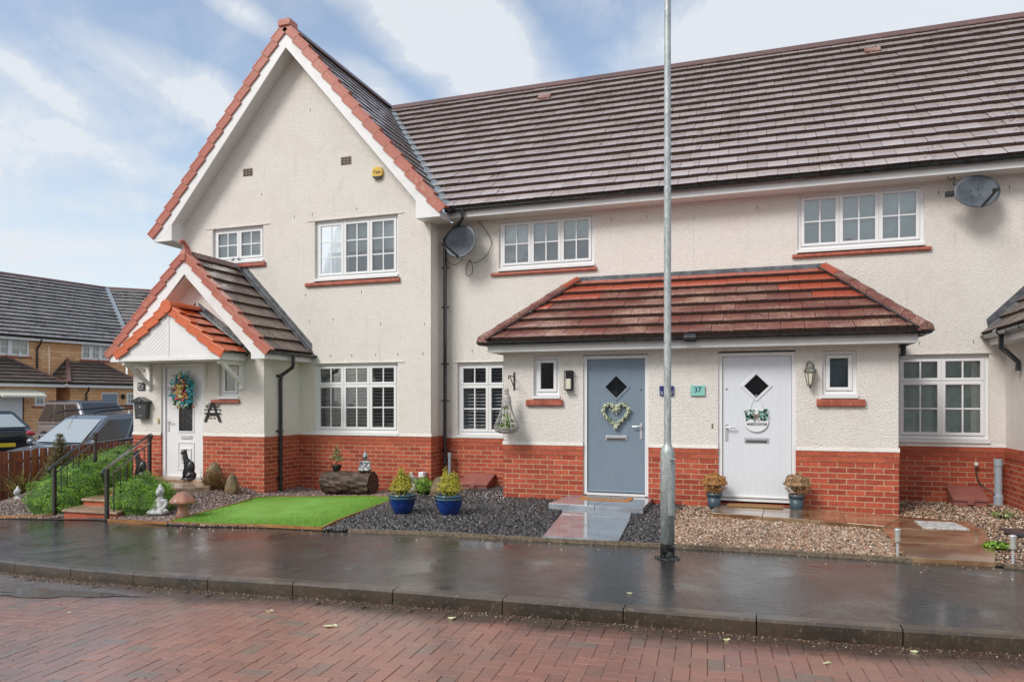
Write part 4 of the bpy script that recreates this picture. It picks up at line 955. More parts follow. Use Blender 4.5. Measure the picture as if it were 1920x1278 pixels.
# ---- house D : wall above, low porch projecting forward on the right
m=MB(); wall_y(m,3.66,9,2.4,4.76,YM,[]); m.box(3.66,9,18.4,18.41,-.1,4.9); m.box(8.99,9,YM,18.4,0,4.9); m.build('wall','render',hD)
m=MB(); m.box(3.40,3.41,10.5,YM,BT,2.40); wall_y(m,3.40,6.4,BT,2.4,10.5,[]); m.build('porch_wall','render',hD)
m=MB(); m.box(3.398,3.402,10.498,YM,-.3,BT-.15); wall_y(m,3.398,6.4,-.3,BT,10.498,[]); m.build('brick_base','brick',hD)
m=MB(); m.box(3.388,3.41,10.49,YM-.013,BT-.15,BT-.001); m.build('brick_course','brick_smooth',hD)
m=MB(); dX=3.12; tile_field(m,(dX,10.2,2.46),(0,1,0),(1,0,1),[(0,0),(YM-10.2,0),(YM-10.2,2.5),(0,2.5)],.307,.3,th=.04); 
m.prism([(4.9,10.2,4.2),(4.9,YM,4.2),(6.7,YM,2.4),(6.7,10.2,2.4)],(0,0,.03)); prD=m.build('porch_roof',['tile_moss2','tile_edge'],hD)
m=MB(); A=Vector((dX+.06,YM-.014,2.56)); Bq=Vector((dX+1.8,YM-.014,4.30)); m.prism([A,A+Vector((-.02,0,.12)),Bq+Vector((-.02,0,.12)),Bq],(0,.012,0)); m.prism([A,Bq,Bq+Vector((0,-.12,-.04)),A+Vector((0,-.12,-.04))],(0,0,.01)); m.build('lead_flashing','lead',prD)
m=MB(); m.box(dX+.08,dX+.10,10.25,YM,2.30,2.44); m.box(dX+.1,3.40,10.25,YM,2.302,2.312); m.build('fascia','fascia',prD)
m=MB(); gutter(m,(dX+.02,10.2,2.44),(dX+.02,YM-.01,2.44),br=.5); m.tube([(dX+.02,11.55,2.44),(dX+.02,11.40,2.44)],.066,12); m.build('gutter','gutter',prD)
m=MB(); m.tube([(dX+.03,11.45,2.42),(dX+.03,11.45,2.22),(dX+.10,11.45,2.16),(3.35,11.45,2.02),(3.35,11.45,1.9)],.034,10); m.build('downpipe','gutter',hD)
# ================================================================== GROUND
def sheet(name,mat,xs,yfun0,yfun1,zf,ny=2,kind='structure',thick=0):
    m=MB(); vs=[];fs=[]
    for x in xs:
        a,b=yfun0(x),yfun1(x)
        for j in range(ny+1):
            y=a+(b-a)*j/ny; vs.append((x,y,zf(x,y)))
    n=ny+1
    for i in range(len(xs)-1):
        for j in range(ny): fs.append((i*n+j,(i+1)*n+j,(i+1)*n+j+1,i*n+j+1))
    m.add(vs,fs); o=m.build(name,mat,None,smooth=True,kind=kind); return o
m=MB(); m.add([(-300,-300,-.62),(300,-300,-.62),(300,300,-.62),(-300,300,-.62)],[(0,1,2,3)]); m.build('ground','soil',kind='structure')
XS=[-40+i*.5 for i in range(106)]
sheet('pavement','asphalt',XS,lambda x:yk(x)+.12,yb,lambda x,y:Zg(x)-.022+.0*y,6)
sheet('garden','soil',[-13+i*.25 for i in range(102)],lambda x:yb(x)+.0,lambda x:18.0,lambda x,y:H(x,y)-.012,40)
sheet('driveway',mk('driveway_tarmac',(.07,.065,.06),.4,var=(3,(.11,.10,.09)),coat=.3),[-60,-40,-26,-22.5,-19,-13.9],lambda x:yb(x),lambda x:60,lambda x,y:lerp_t([(-26,-.27),(-19,-.44)],x),2)
def road_z(x): return Zg(x)-.125
sheet('road_bed',mk('paver_joint_sand',(.10,.06,.045),.7),XS,lambda x:-12,lambda x:yk(x)+.02,lambda x,y:road_z(x)-.012,4)
# herringbone block paving, real blocks
m=MB(); Wb=.1; ang=R(3.4); ca,sa=math.cos(ang),math.sin(ang)
def paver(u0,u1,v0,v1):
    cx=(u0+u1)/2; cy=(v0+v1)/2; X=cx*ca-cy*sa-3; Y=cx*sa+cy*ca+3
    if Y>yk(X)-.12 or Y<-.5 or X<-13 or X>5: return
    g=.0012; c=.0036; e=random.uniform(-.0014,.0014); tx=random.uniform(-.005,.005); ty=random.uniform(-.005,.005)
    z0=road_z(X)+e; vs=[]
    for i,(zz_,s) in enumerate(((-.012,g),(-c*.8,g),(0,g+c))):
        for u,v in ((u0+s,v0+s),(u1-s,v0+s),(u1-s,v1-s),(u0+s,v1-s)):
            x=u*ca-v*sa-3; y=u*sa+v*ca+3; vs.append((x,y,road_z(x)+e+zz_+(u-cx)*tx+(v-cy)*ty))
    m.add(vs,[(8,9,10,11)]+[(k*4+j,k*4+(j+1)%4,k*4+4+(j+1)%4,k*4+4+j) for k in (0,1) for j in range(4)])
for i in range(-110,90):
    for j in range(-45,45):
        t=(i-j)%4
        if t==0: paver(i*Wb,(i+2)*Wb,j*Wb,(j+1)*Wb)
        elif t==3: paver(i*Wb,(i+1)*Wb,j*Wb,(j+2)*Wb)
# channel course against the kerb
x=-13.
while x<5:
    y1=yk(x)-.01; y1b=yk(x+.1)-.01
    for a in (0,):
        vs=[]
        for zz_,s in ((-.012,.002),(-.004,.002),(0,.008)):
            for X,Y in ((x+s,y1-.2+s),(x+.1-s,y1b-.2+s),(x+.1-s,y1b-s),(x+s,y1-s)): vs.append((X,Y,road_z(X)-.008+zz_))
        m.add(vs,[(8,9,10,11)]+[(k*4+j,k*4+(j+1)%4,k*4+4+(j+1)%4,k*4+4+j) for k in (0,1) for j in range(4)])
    x+=.1
m.build('road','paver',kind='structure')
sheet('far_road','paver',[-60,-13.0],lambda x:-12,lambda x:yk(x),lambda x,y:road_z(x)-.004,1)
# kerb stones
x=-30.2; m=MB(); L=.915
while x<9:
    a,b=x+.004,x+L-.004; vs=[]
    for X in (a,b):
        y=yk(X); z=Zg(X)-.018
        vs+=[(X,y,z-.16),(X,y,z-.018),(X,y+.018,z),(X,y+.125,z),(X,y+.125,z-.16)]
    m.add(vs,[(0,1,6,5),(1,2,7,6),(2,3,8,7),(3,4,9,8),(0,4,3,2,1),(5,6,7,8,9)]); x+=L
m.build('kerb','kerb',kind='structure')
# edging strip at the back of the pavement (concrete on the right, timber at the lawn)
def strip(name,pts,mat,w=.035,h=.05,top=.012,hf=H):
    m=MB()
    for p,q in zip(pts,pts[1:]):
        n=max(1,int(math.hypot(q[0]-p[0],q[1]-p[1])/.4))
        for k in range(n):
            a=[p[i]+(q[i]-p[i])*k/n for i in (0,1)]; b=[p[i]+(q[i]-p[i])*(k+1)/n for i in (0,1)]
            m.bar((a[0],a[1],hf(*a)+top-h/2),(b[0],b[1],hf(*b)+top-h/2),w,h)
    return m.build(name,mat)
e1=strip('garden_edging',[(-4.6,7.50),(-3.5,yb(-3.5)),(-2.2,yb(-2.2)),(-.1,yb(-.1)),(1.38,yb(1.3))],'concrete_edge',.05,.07,.014); e1['kind']='structure'
e2=strip('garden_edging',[(2.12,7.63),(5,7.70)],'concrete_edge',.05,.07,.014); e2['kind']='structure'
lawnP=[(-7.67,7.84),(-7.0,7.79),(-6.0,7.75),(-5.04,7.60),(-5.2,8.2),(-5.5,10.20),(-5.75,10.62),(-6.4,10.80),(-7.2,10.72),(-7.9,10.50),(-8.05,10.2),(-7.95,9.6),(-7.82,8.6)]
tag(strip('lawn_edging',lawnP+[lawnP[0]],'edging',.022,.07,.022),'thin wet timber edging board all round the artificial lawn','edging')
tag(strip('timber_edging',[(-7.62,7.78),(-8.2,7.80),(-8.72,7.83)],'edging',.03,.08,.02),'low timber edging board at the pavement between the steps and the lawn','edging')
tag(strip('timber_edging',[(-10.2,8.38),(-10.35,8.12),(-11.3,8.16),(-13,8.34)],'edging',.03,.08,.03),'low timber edging board at the pavement left of the brick steps','edging')
def inpoly(x,y,P):
    c=False; n=len(P)
    for i in range(n):
        (x1,y1),(x2,y2)=P[i],P[(i+1)%n]
        if (y1>y)!=(y2>y) and x<(x2-x1)*(y-y1)/(y2-y1)+x1: c=not c
    return c
m=MB(); m.add([(x,y,H(x,y)+.006) for x,y in lawnP],[tuple(range(len(lawnP)))]); m.build('lawn','lawn',kind='structure')
# grass blades on the lawn
def fast_mesh(name,V,F,mat,nper,label=None,cat=None,kind='stuff',parent=None):
    me=bpy.data.meshes.new(name); V=np.asarray(V,dtype=np.float32).reshape(-1,3); F=np.asarray(F,dtype=np.int32)
    nf=len(F); k=F.shape[1]
    me.vertices.add(len(V)); me.vertices.foreach_set('co',V.ravel()); me.loops.add(nf*k); me.loops.foreach_set('vertex_index',F.ravel())
    me.polygons.add(nf); me.polygons.foreach_set('loop_start',np.arange(0,nf*k,k,dtype=np.int32)); me.polygons.foreach_set('loop_total',np.full(nf,k,dtype=np.int32))
    me.materials.append(M_[mat]); me.update(calc_edges=True); o=bpy.data.objects.new(name,me); COL.objects.link(o)
    if parent is not None: o.parent=parent
    if label: tag(o,label,cat)
    if kind: o['kind']=kind
    return o
def scatter_pts(n,x0,x1,y0,y1,ok):
    P=[]
    while len(P)<n:
        x=random.uniform(x0,x1); y=random.uniform(y0,y1)
        if ok(x,y): P.append((x,y))
    return P
def blades(P,h,w,zf):
    V=[];F=[]
    for i,(x,y) in enumerate(P):
        a=random.uniform(0,2*PI); hh=h*random.uniform(.5,1.2); z=zf(x,y); dx,dy=math.cos(a)*w,math.sin(a)*w; lx,ly=random.uniform(-.6,.6)*hh,random.uniform(-.6,.6)*hh
        V+= [(x-dx,y-dy,z),(x+dx,y+dy,z),(x+lx,y+ly,z+hh)]; F.append((3*i,3*i+1,3*i+2))
    return V,F
P=scatter_pts(60000,-8.05,-5.0,7.55,10.8,lambda x,y:inpoly(x,y,lawnP))
V,F=blades(P,.022,.0028,lambda x,y:H(x,y)+.006); fast_mesh('artificial_grass',V,F,'blade',1,'short bright artificial grass blades covering the lawn','grass')
# stones: numpy instancing of small polyhedra
def stones(name,pts,size,flat,mat,label,zf,cat='gravel',sink=.25,kind='stuff',tilt=.5):
    n=len(pts)
    octv=np.array([(1,0,0),(0,1,0),(-1,0,0),(0,-1,0),(.15,.1,1),(-.1,.05,-1)],dtype=float)
    octv=np.array([(1,.2,.2),(.3,1,-.1),(-.8,.6,.1),(-.9,-.5,-.1),(.1,-1,.15),(.7,-.7,-.05),(.15,.1,.8),(-.05,0,-.8)])
    F0=np.array([(0,1,6),(1,2,6),(2,3,6),(3,4,6),(4,5,6),(5,0,6),(1,0,7),(2,1,7),(3,2,7),(4,3,7),(5,4,7),(0,5,7)])
    sz=RNG.uniform(size[0],size[1],n); V=octv[None]*(1+RNG.uniform(-.28,.28,(n,8,3)))
    V=V*np.stack([sz,sz*RNG.uniform(.55,1,n),sz*flat*RNG.uniform(.7,1.2,n)],1)[:,None,:]
    a=RNG.uniform(0,2*PI,n); b=RNG.normal(0,tilt,n); c=RNG.normal(0,tilt,n)
    def rot(V,i,j,t):
        x=V[:,:,i]*np.cos(t)[:,None]-V[:,:,j]*np.sin(t)[:,None]; y=V[:,:,i]*np.sin(t)[:,None]+V[:,:,j]*np.cos(t)[:,None]; V=V.copy(); V[:,:,i]=x; V[:,:,j]=y; return V
    V=rot(V,0,2,b); V=rot(V,1,2,c); V=rot(V,0,1,a)
    C=np.array([(x,y,zf(x,y)) for x,y in pts]); C[:,2]+=RNG.uniform(-.3,1.3,n)*sz*flat*(1-sink)
    V=V+C[:,None,:]; F=(F0[None]+(np.arange(n)*8)[:,None,None]).reshape(-1,3)
    return fast_mesh(name,V,F,mat,12,label,cat,kind)
# hard areas
slab_lo=[(-2.19,7.46),(-1.37,7.53),(-1.58,9.52),(-2.53,9.58)]
slab_hi=[(-2.72,9.55),(-1.42,9.50),(-1.44,10.58),(-2.66,10.58)]
flagP=[(-.60,9.64),(-.50,10.56),(.62,10.56),(2.40,9.98),(2.42,9.30),(2.05,7.60),(1.34,7.60),(1.36,9.28)]
landP=[(-11.15,9.15),(-9.7,8.95),(-9.05,9.35),(-8.75,9.85),(-8.95,10.2),(-9.3,10.62),(-11.15,10.62)]
def inhouse(x,y): return (y>YP-.01 and -3.74<x<1.76) or (y>YS-.01 and x<SX1) or (y>YG-.01 and x<GX1) or y>YM-.01 or (x>3.4 and y>10.5)
okB=lambda x,y: not inhouse(x,y) and not inpoly(x,y,flagP) and y>yb(x)+.02 and x>-1.03+.05*math.sin(y*5)
okS=lambda x,y: not inhouse(x,y) and not inpoly(x,y,slab_lo) and not inpoly(x,y,slab_hi) and y>yb(x)+.0 and x<-1.0+.05*math.sin(y*5) and not inpoly(x,y,lawnP) and (x>-5.0 if y<8 else x>-5.5-(y-10)*0.0) and x>-5.02-(y-7.6)*.19
okP=lambda x,y: not inhouse(x,y) and not inpoly(x,y,lawnP) and y>yb(x)+.03 and x<-4.98-(y-7.6)*.19 and not inpoly(x,y,landP) and not inpoly(x,y,[(-9.95,8.0),(-8.85,7.7),(-9.0,9.4),(-10.2,9.4)]) and not (x<-11.2 and y>9.8)
stones('gravel',scatter_pts(11000,-1.1,2.1,7.6,9.6,okB),(.009,.019),.62,'gravelbrown','wet tan and brown pea gravel between the pavement and the white-door path',lambda x,y:H(x,y)-.006)
stones('gravel',scatter_pts(15000,-1.1,5.5,7.6,12.15,okB),(.011,.022),.62,'gravelbrown','wet tan and brown gravel along the porch wall and under the right-hand window',lambda x,y:H(x,y)-.006)
stones('slate_chippings',scatter_pts(15000,-5.6,-.95,7.45,12.15,okS),(.020,.042),.32,'slate','wet dark slate chippings between the lawn and the grey slab path',lambda x,y:H(x,y)-.008,'slate',tilt=.6)
stones('gravel',scatter_pts(17000,-13.2,-5.3,7.7,11.66,okP),(.012,.024),.6,'gravelpink','pinkish grey gravel on the bank round the lawn and steps',lambda x,y:H(x,y)-.006)
stones('road_grit',[(x,yk(x)-abs(random.gauss(0,.11))-.01) for x in [random.uniform(-9,4) for _ in range(4200)]],(.0025,.008),.6,'debris','wet brown grit and small stones washed up along the foot of the kerb',lambda x,y:road_z(x)-.004,'grit')
stones('loose_grit',[(random.uniform(-8,4),random.uniform(3.2,5.3)) for _ in range(1500)],(.002,.006),.6,'debris','scattered grit on the red block road','grit' and (lambda x,y:road_z(x)+.001),'grit')
stones('loose_stones',[(x,yb(x)-abs(random.gauss(0,.22))) for x in [random.uniform(-7.5,3) for _ in range(260)]],(.005,.012),.6,'gravelbrown','few stray gravel stones spilled on the wet pavement',lambda x,y:Zg(x)-.02,'stones')
# puddle against the kerb
m=MB(); cx,cy=-6.0,4.80; n=40; pts=[]
for k in range(n):
    a=2*PI*k/n; r=1+.25*math.sin(3*a+1)+.15*math.sin(7*a)+.08*math.sin(13*a); pts.append((cx+.75*r*math.cos(a),cy+.13*r*math.sin(a)+.03*math.cos(a)))
m.add([(x,y,road_z(x)+.004) for x,y in pts],[tuple(range(n))]); m.build('puddle','water',kind='structure')
# slabs of the grey path
def slab(name,P,z0,z1,mat,label,cat='paving slab',group=None,loc=None):
    m=MB(); m.prism([(x,y,z1) for x,y in P],(0,0,z0-z1)); o=m.build(name,mat,None,bevel=.003); tag(o,label,cat,group); return o
GS='grey slabs leading to the blue-grey door'
slab('paving_slab',[(-2.19,7.47),(-1.39,7.54),(-2.40,9.0)],-.03,.030,'slabgrey','left triangular half of the pale grey slab nearest the pavement','paving slab',GS)
slab('paving_slab',[(-1.375,7.54),(-1.50,8.98),(-2.385,9.01)],-.03,.030,'slabgrey','right triangular half of the pale grey slab nearest the pavement','paving slab',GS)
slab('paving_slab',[(-2.395,9.02),(-1.505,8.99),(-1.57,9.49),(-2.50,9.53)],-.03,.034,'slabgrey','short grey slab just below the raised doorstep slabs','paving slab',GS)
slab('paving_slab',[(-2.72,9.55),(-2.07,9.52),(-2.05,10.56),(-2.66,10.56)],-.02,.085,'slabgrey','raised grey doorstep slab at the left of the joint by the blue-grey door','paving slab',GS)
slab('paving_slab',[(-2.063,9.52),(-1.42,9.50),(-1.44,10.56),(-2.043,10.56)],-.02,.085,'slabgrey','raised grey doorstep slab at the right of the joint by the blue-grey door','paving slab',GS)
FS='sandstone flags leading to the white door'
slab('flagstone',[(-.60,9.64),(-.50,10.56),(.10,10.56),(.06,9.55)],-.03,.052,'flag','wet brown sandstone flag at the left of the white doorstep','flagstone',FS)
slab('flagstone',[(.065,9.55),(.105,10.56),(.62,10.54),(.60,9.46)],-.03,.050,'flag','wet brown sandstone flag at the right of the white doorstep','flagstone',FS)
slab('flagstone',[(.605,9.46),(.625,10.54),(1.03,10.42),(1.0,9.40)],-.03,.044,'flag','wet sandstone flag beside the right-hand dried ball plant','flagstone',FS)
slab('flagstone',[(1.005,9.40),(1.035,10.42),(1.75,10.20),(1.40,9.30)],-.03,.040,'flag','tapering wet sandstone flag in front of the porch corner','flagstone',FS)
slab('flagstone',[(1.405,9.30),(1.755,10.20),(2.40,9.98),(2.42,9.30),(1.9,9.22)],-.03,.036,'flag','wet sandstone flag under the silver inspection cover','flagstone',FS)
slab('flagstone',[(1.36,9.28),(1.40,9.30),(1.9,9.215),(2.40,9.29),(2.28,8.45),(1.35,8.40)],-.03,.028,'flag','broad wet sandstone flag between the cover and the solar light','flagstone',FS)
slab('flagstone',[(1.348,8.39),(2.278,8.44),(2.05,7.62),(1.34,7.60)],-.03,.022,'flag','wet sandstone flag at the pavement edge beside the solar light','flagstone',FS)
# steps and landing of house A
ST='brick steps up to the first house'
st=thing('brick_steps','three low brick steps with tan treads between black handrails','steps',(-9.4,7.9,-.2))
dirv=Vector((-.36,1.0,0)).normalized(); acr=Vector((1,.36*0+.05,0)).normalized()
P0=Vector((-9.78,7.98,0)); Wd=.98
for k in range(3):
    a=P0+dirv*(.50*k); z=-.215+.095*(k+1)-.0
    mm=MB(); b=a+acr*Wd; mm.prism([(a.x,a.y+.03,z-.035),(b.x,b.y+.03,z-.035),(b.x+dirv.x*1.0,b.y+dirv.y*1.0,z-.035),(a.x+dirv.x*1.0,a.y+dirv.y*1.0,z-.035)],(0,0,-.25)); mm.build('riser','brick_smooth',st)
    mm=MB(); mm.prism([(a.x-.02,a.y,z-.034),(b.x+.02,b.y,z-.034),(b.x+dirv.x*.9,b.y+dirv.y*.9,z-.034),(a.x+dirv.x*.9,a.y+dirv.y*.9,z-.034)],(0,0,.034)); mm.build('tread','flag2',st,bevel=.006)
m=MB(); m.prism([(x,y,.055) for x,y in landP],(0,0,-.16)); ln=m.build('landing','flag2',None,bevel=.008); ln['kind']='structure'
m=MB()
for i in range(7):
    for j in range(5):
        x0=-11.1+i*.31+ (j%2)*.0; y0=9.2+j*.29
        if inpoly(x0+.15,y0+.14,landP) and inpoly(x0+.28,y0+.02,landP): m.cbox(x0,x0+.298,y0,y0+.278,.05,.062,.004)
pl=m.build('landing_paving','flag2',None); pl['kind']='structure'
m=MB(); m.cbox(-10.6,-9.2,10.2,10.60,.05,.10,.01); dsp=m.build('doorstep','flag2',None); tag(dsp,'low wet stone doorstep under the white door with the colourful wreath','doorstep')
# ================================================================== VEGETATION
def leaf_cloud(name,mat,ells,n,ls,parent,surf=.35,up=.3,aspect=.45,curl=.25,seed=1,world=True,lo=None):
    """n small leaves spread through ellipsoids (cx,cy,cz,rx,ry,rz)"""
    rg=np.random.default_rng(seed); vol=np.array([e[3]*e[4]*e[5] for e in ells])**(2/3); pr=vol/vol.sum(); idx=rg.choice(len(ells),n,p=pr); E=np.array(ells)[idx]
    d=rg.normal(size=(n,3)); d/=np.linalg.norm(d,axis=1)[:,None]; d[:,2]=np.where(rg.random(n)<.75,np.abs(d[:,2]),d[:,2])
    lump=1+.07*np.sin(d[:,0]*9+idx)+.08*np.sin(d[:,1]*11+2)+.06*np.sin(d[:,2]*13)
    r=(1-surf*rg.random(n)**1.6)*lump; C=E[:,:3]+d*E[:,3:]*r[:,None]
    if lo is not None: C[:,2]=np.maximum(C[:,2],lo+rg.random(n)*.02)
    nrm=d+rg.normal(0,.55,(n,3)); nrm[:,2]+=up; nrm/=np.linalg.norm(nrm,axis=1)[:,None]
    t=np.cross(nrm,rg.normal(size=(n,3))); t/=np.linalg.norm(t,axis=1)[:,None]; b=np.cross(nrm,t)
    L=ls*rg.uniform(.6,1.25,n)[:,None]; w=L*aspect
    V=np.stack([C-t*L*.5,C+b*w*.5+nrm*L*curl*.2,C+t*L*.5+nrm*L*curl,C-b*w*.5+nrm*L*curl*.2],1)
    F=np.arange(n*4).reshape(-1,4)
    if parent is not None and world: V=V-np.array(parent.location)[None,None,:]
    o=fast_mesh(name,V.reshape(-1,3),F,mat,1,kind=None,parent=parent); return o
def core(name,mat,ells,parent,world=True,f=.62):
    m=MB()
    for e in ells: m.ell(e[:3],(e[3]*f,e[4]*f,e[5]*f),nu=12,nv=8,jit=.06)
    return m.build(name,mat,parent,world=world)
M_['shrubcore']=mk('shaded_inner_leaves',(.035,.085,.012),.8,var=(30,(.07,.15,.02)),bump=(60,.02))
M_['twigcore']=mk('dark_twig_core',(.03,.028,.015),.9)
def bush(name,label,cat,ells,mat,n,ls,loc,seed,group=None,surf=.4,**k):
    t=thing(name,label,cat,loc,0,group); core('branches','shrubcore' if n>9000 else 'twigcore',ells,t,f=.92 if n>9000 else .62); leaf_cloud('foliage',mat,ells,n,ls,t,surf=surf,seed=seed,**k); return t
# left hedge mound, right mound
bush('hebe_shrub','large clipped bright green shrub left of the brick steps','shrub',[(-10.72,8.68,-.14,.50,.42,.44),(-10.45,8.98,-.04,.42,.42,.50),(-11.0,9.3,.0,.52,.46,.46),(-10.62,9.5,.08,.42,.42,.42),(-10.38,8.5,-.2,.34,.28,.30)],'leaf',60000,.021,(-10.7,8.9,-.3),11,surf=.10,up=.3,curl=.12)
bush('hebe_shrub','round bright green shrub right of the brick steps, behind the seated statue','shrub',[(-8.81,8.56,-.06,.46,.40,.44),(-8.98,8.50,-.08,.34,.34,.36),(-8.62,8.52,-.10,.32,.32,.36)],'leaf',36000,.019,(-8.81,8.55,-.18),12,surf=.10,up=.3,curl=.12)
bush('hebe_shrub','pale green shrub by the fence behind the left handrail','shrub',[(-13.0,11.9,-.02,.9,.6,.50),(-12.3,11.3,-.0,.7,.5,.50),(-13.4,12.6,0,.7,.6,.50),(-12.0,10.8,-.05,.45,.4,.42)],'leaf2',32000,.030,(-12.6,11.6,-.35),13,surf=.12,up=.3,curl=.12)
# small conifer behind left handrail
t=thing('conifer','small brownish green conifer in front of the timber fence','conifer',(-12.75,10.35,-.3))
m=MB(); m.tube([(-12.75,10.35,-.3),(-12.75,10.35,.86)],[.03,.008],6); m.build('trunk','twig',t)
E_=[]
for k in range(11):
    z=-.05+k*.085; r=.36*(1-k/11.5); 
    for q in range(5): a=q*1.256+k*.7; E_.append((-12.75+math.cos(a)*r*.6,10.35+math.sin(a)*r*.6,z,r*.5+.03,r*.5+.03,.07))
leaf_cloud('foliage','leafcon',E_,9000,.05,t,surf=.9,aspect=.18,up=.8,seed=3)
# strappy plant
t=thing('grass_plant','clump of long yellow-green strappy leaves at the far left by the fence','plant',(-13.2,9.95,-.42))
m=MB()
for k in range(150):
    a=random.uniform(0,2*PI); L=random.uniform(.35,.75); sp=random.uniform(.25,1.0); w=.011; c=Vector((-13.2+random.gauss(0,.08),9.95+random.gauss(0,.06),-.42)); d=Vector((math.cos(a),math.sin(a),0)); s_=d.cross(Vector((0,0,1))); pts=[]
    for j in range(5):
        u=j/4; pts.append((c+d*L*sp*u*(.5+.5*u)+Vector((0,0,L*(u-.42*sp*u*u))),w*(1-.8*u)))
    vs=[]; 
    for p,ww in pts: vs+=[p-s_*ww,p+s_*ww]
    m.add(vs,[(2*j,2*j+1,2*j+3,2*j+2) for j in range(4)])
m.build('leaves','phormium',t)
# heather tuft and rocks
t=thing('heather_plant','wiry reddish brown twiggy plant between the two rocks','plant',(-8.80,10.15,-.13))
m=MB()
for k in range(420):
    a=random.uniform(0,2*PI); sp=random.uniform(0,.9); L=random.uniform(.18,.42); c=Vector((-8.82+random.gauss(0,.05),10.12+random.gauss(0,.05),-.13)); d=Vector((math.cos(a)*sp,math.sin(a)*sp,1)).normalized(); e=c+d*L; m.bar(c,e,.004); 
    f=e+Vector((random.gauss(0,.04),random.gauss(0,.04),.05)); m.bar(e,f,.003)
m.build('stems','twig',t)
def rock(label,loc,r,seed):
    random.seed(seed); m=MB(); m.ell((0,0,r[2]*.42),(r[0],r[1],r[2]*.62),nu=14,nv=10,jit=.10)
    m.v=[(x*(1.12-.30*max(0,z)/r[2])+.05*z,y*(1.1-.30*max(0,z)/r[2]),max(z,-.03)) for x,y,z in m.v]
    o=m.build('rock','rock',None,smooth=False,sub=1); o.location=loc; tag(o,label,'rock','rocks beside the lawn'); return o
rock('tall brown pointed rock against the brick porch wall',(-9.08,10.33,-.02),(.17,.14,.42),3)
rock('mossy brown upright rock nearest the lawn, right of the twiggy plant',(-8.52,10.12,-.16),(.13,.12,.40),5)
random.seed(21)
# potted plants
def lathe_obj(name,prof,mat,parent,seg=28,smooth=True,sub=0): m=MB(); m.lathe(prof,(0,0,0),seg); return m.build(name,mat,parent,smooth=smooth,world=False)
def blue_pot(label,plabel,loc,seed):
    t=thing('glazed_pot',label,'plant pot',loc,0,'cobalt blue pots on the slate')
    lathe_obj('pot_body',[(.105,0),(.125,.02),(.165,.12),(.185,.205),(.188,.21),(.168,.212),(.165,.2),(.02,.19)],'blueglaze',t)
    lathe_obj('pot_rim',[(.189,.205),(.197,.215),(.196,.232),(.189,.240),(.203,.248),(.207,.265),(.200,.275),(.183,.275),(.178,.24),(.165,.21)],'blueglaze2',t)
    m=MB(); m.lathe([(.178,.20),(.178,.235),(.0,.245)],(0,0,0),20); m.build('compost','soil',t,world=False)
    p=thing('golden_conifer',plabel,'conifer',(loc[0],loc[1],loc[2]+.24),0,'golden dwarf conifers in the blue pots')
    rr=random.Random(seed); E=[(0,0,.09,.185,.17,.13),(0,0,.17,.13,.12,.13)]
    for k in range(9):
        a=rr.uniform(0,2*PI); r=rr.uniform(.02,.10); h_=rr.uniform(.12,.30)*(1-.9*r*3.2+.3); E.append((math.cos(a)*r,math.sin(a)*r,h_*.7,.055,.055,h_*.5))
    E.append((0,0,.22,.06,.06,.14)) if seed==1 else (E.append((-.055,0,.24,.045,.045,.16)),E.append((.06,0,.2,.055,.055,.14)))
    core('branches','twigcore',E,p,world=False,f=.5); leaf_cloud('foliage','leafy',E,6500,.020,p,surf=.5,aspect=.5,up=.5,seed=seed,world=False); return t
blue_pot('round cobalt blue glazed pot beside the lawn corner','bushy golden dwarf conifer in the blue pot nearest the lawn',(-4.60,8.86,-.05),1)
blue_pot('round cobalt blue glazed pot furthest from the lawn, standing in slate','forked golden dwarf conifer in the blue pot further from the lawn',(-3.86,8.76,-.02),2)
def ball_pot(label,plabel,loc,mat,seed):
    t=thing('plastic_pot',label,'plant pot',loc,0,'slate-blue pots either side of the white door')
    lathe_obj('pot_body',[(.078,0),(.082,.01),(.095,.155),(.02,.15)],'slatepot',t); lathe_obj('pot_rim',[(.096,.150),(.104,.152),(.107,.205),(.098,.205),(.092,.17)],'slatepot',t)
    m=MB(); m.lathe([(.095,.165),(.095,.185),(.0,.19)],(0,0,0),16); m.build('compost','soil',t,world=False)
    p=thing('ball_plant',plabel,'plant',(loc[0],loc[1],loc[2]+.19),0,'dried ball plants at the white door')
    E=[(0,0,.13,.160,.160,.150)]; core('branches','twigcore',E[:1],p,world=False,f=.6); o=leaf_cloud('foliage',mat,E,10000,.019,p,surf=.22,curl=.15,aspect=.4,up=.1,seed=seed,world=False); return t
ball_pot('slate-blue plastic pot at the left foot of the white door','rust orange dried ball plant left of the white door',(-.565,10.36,.02),'leafdry',5)
ball_pot('slate-blue plastic pot at the right foot of the white door','paler straw-coloured dried ball plant right of the white door',(.50,10.34,.045),'leafdry2',6)
bush('weed','small pale yellow-green weed in the gravel near the grey drain pipe','weed',[(2.97,10.72,.03,.13,.08,.05)],'leafvar',260,.05,(2.97,10.72,0),31)
bush('weed','small bright green weed at the right edge of the flagged path','weed',[(2.28,8.42,.03,.13,.09,.045)],'leaf2',260,.045,(2.28,8.42,0),32)
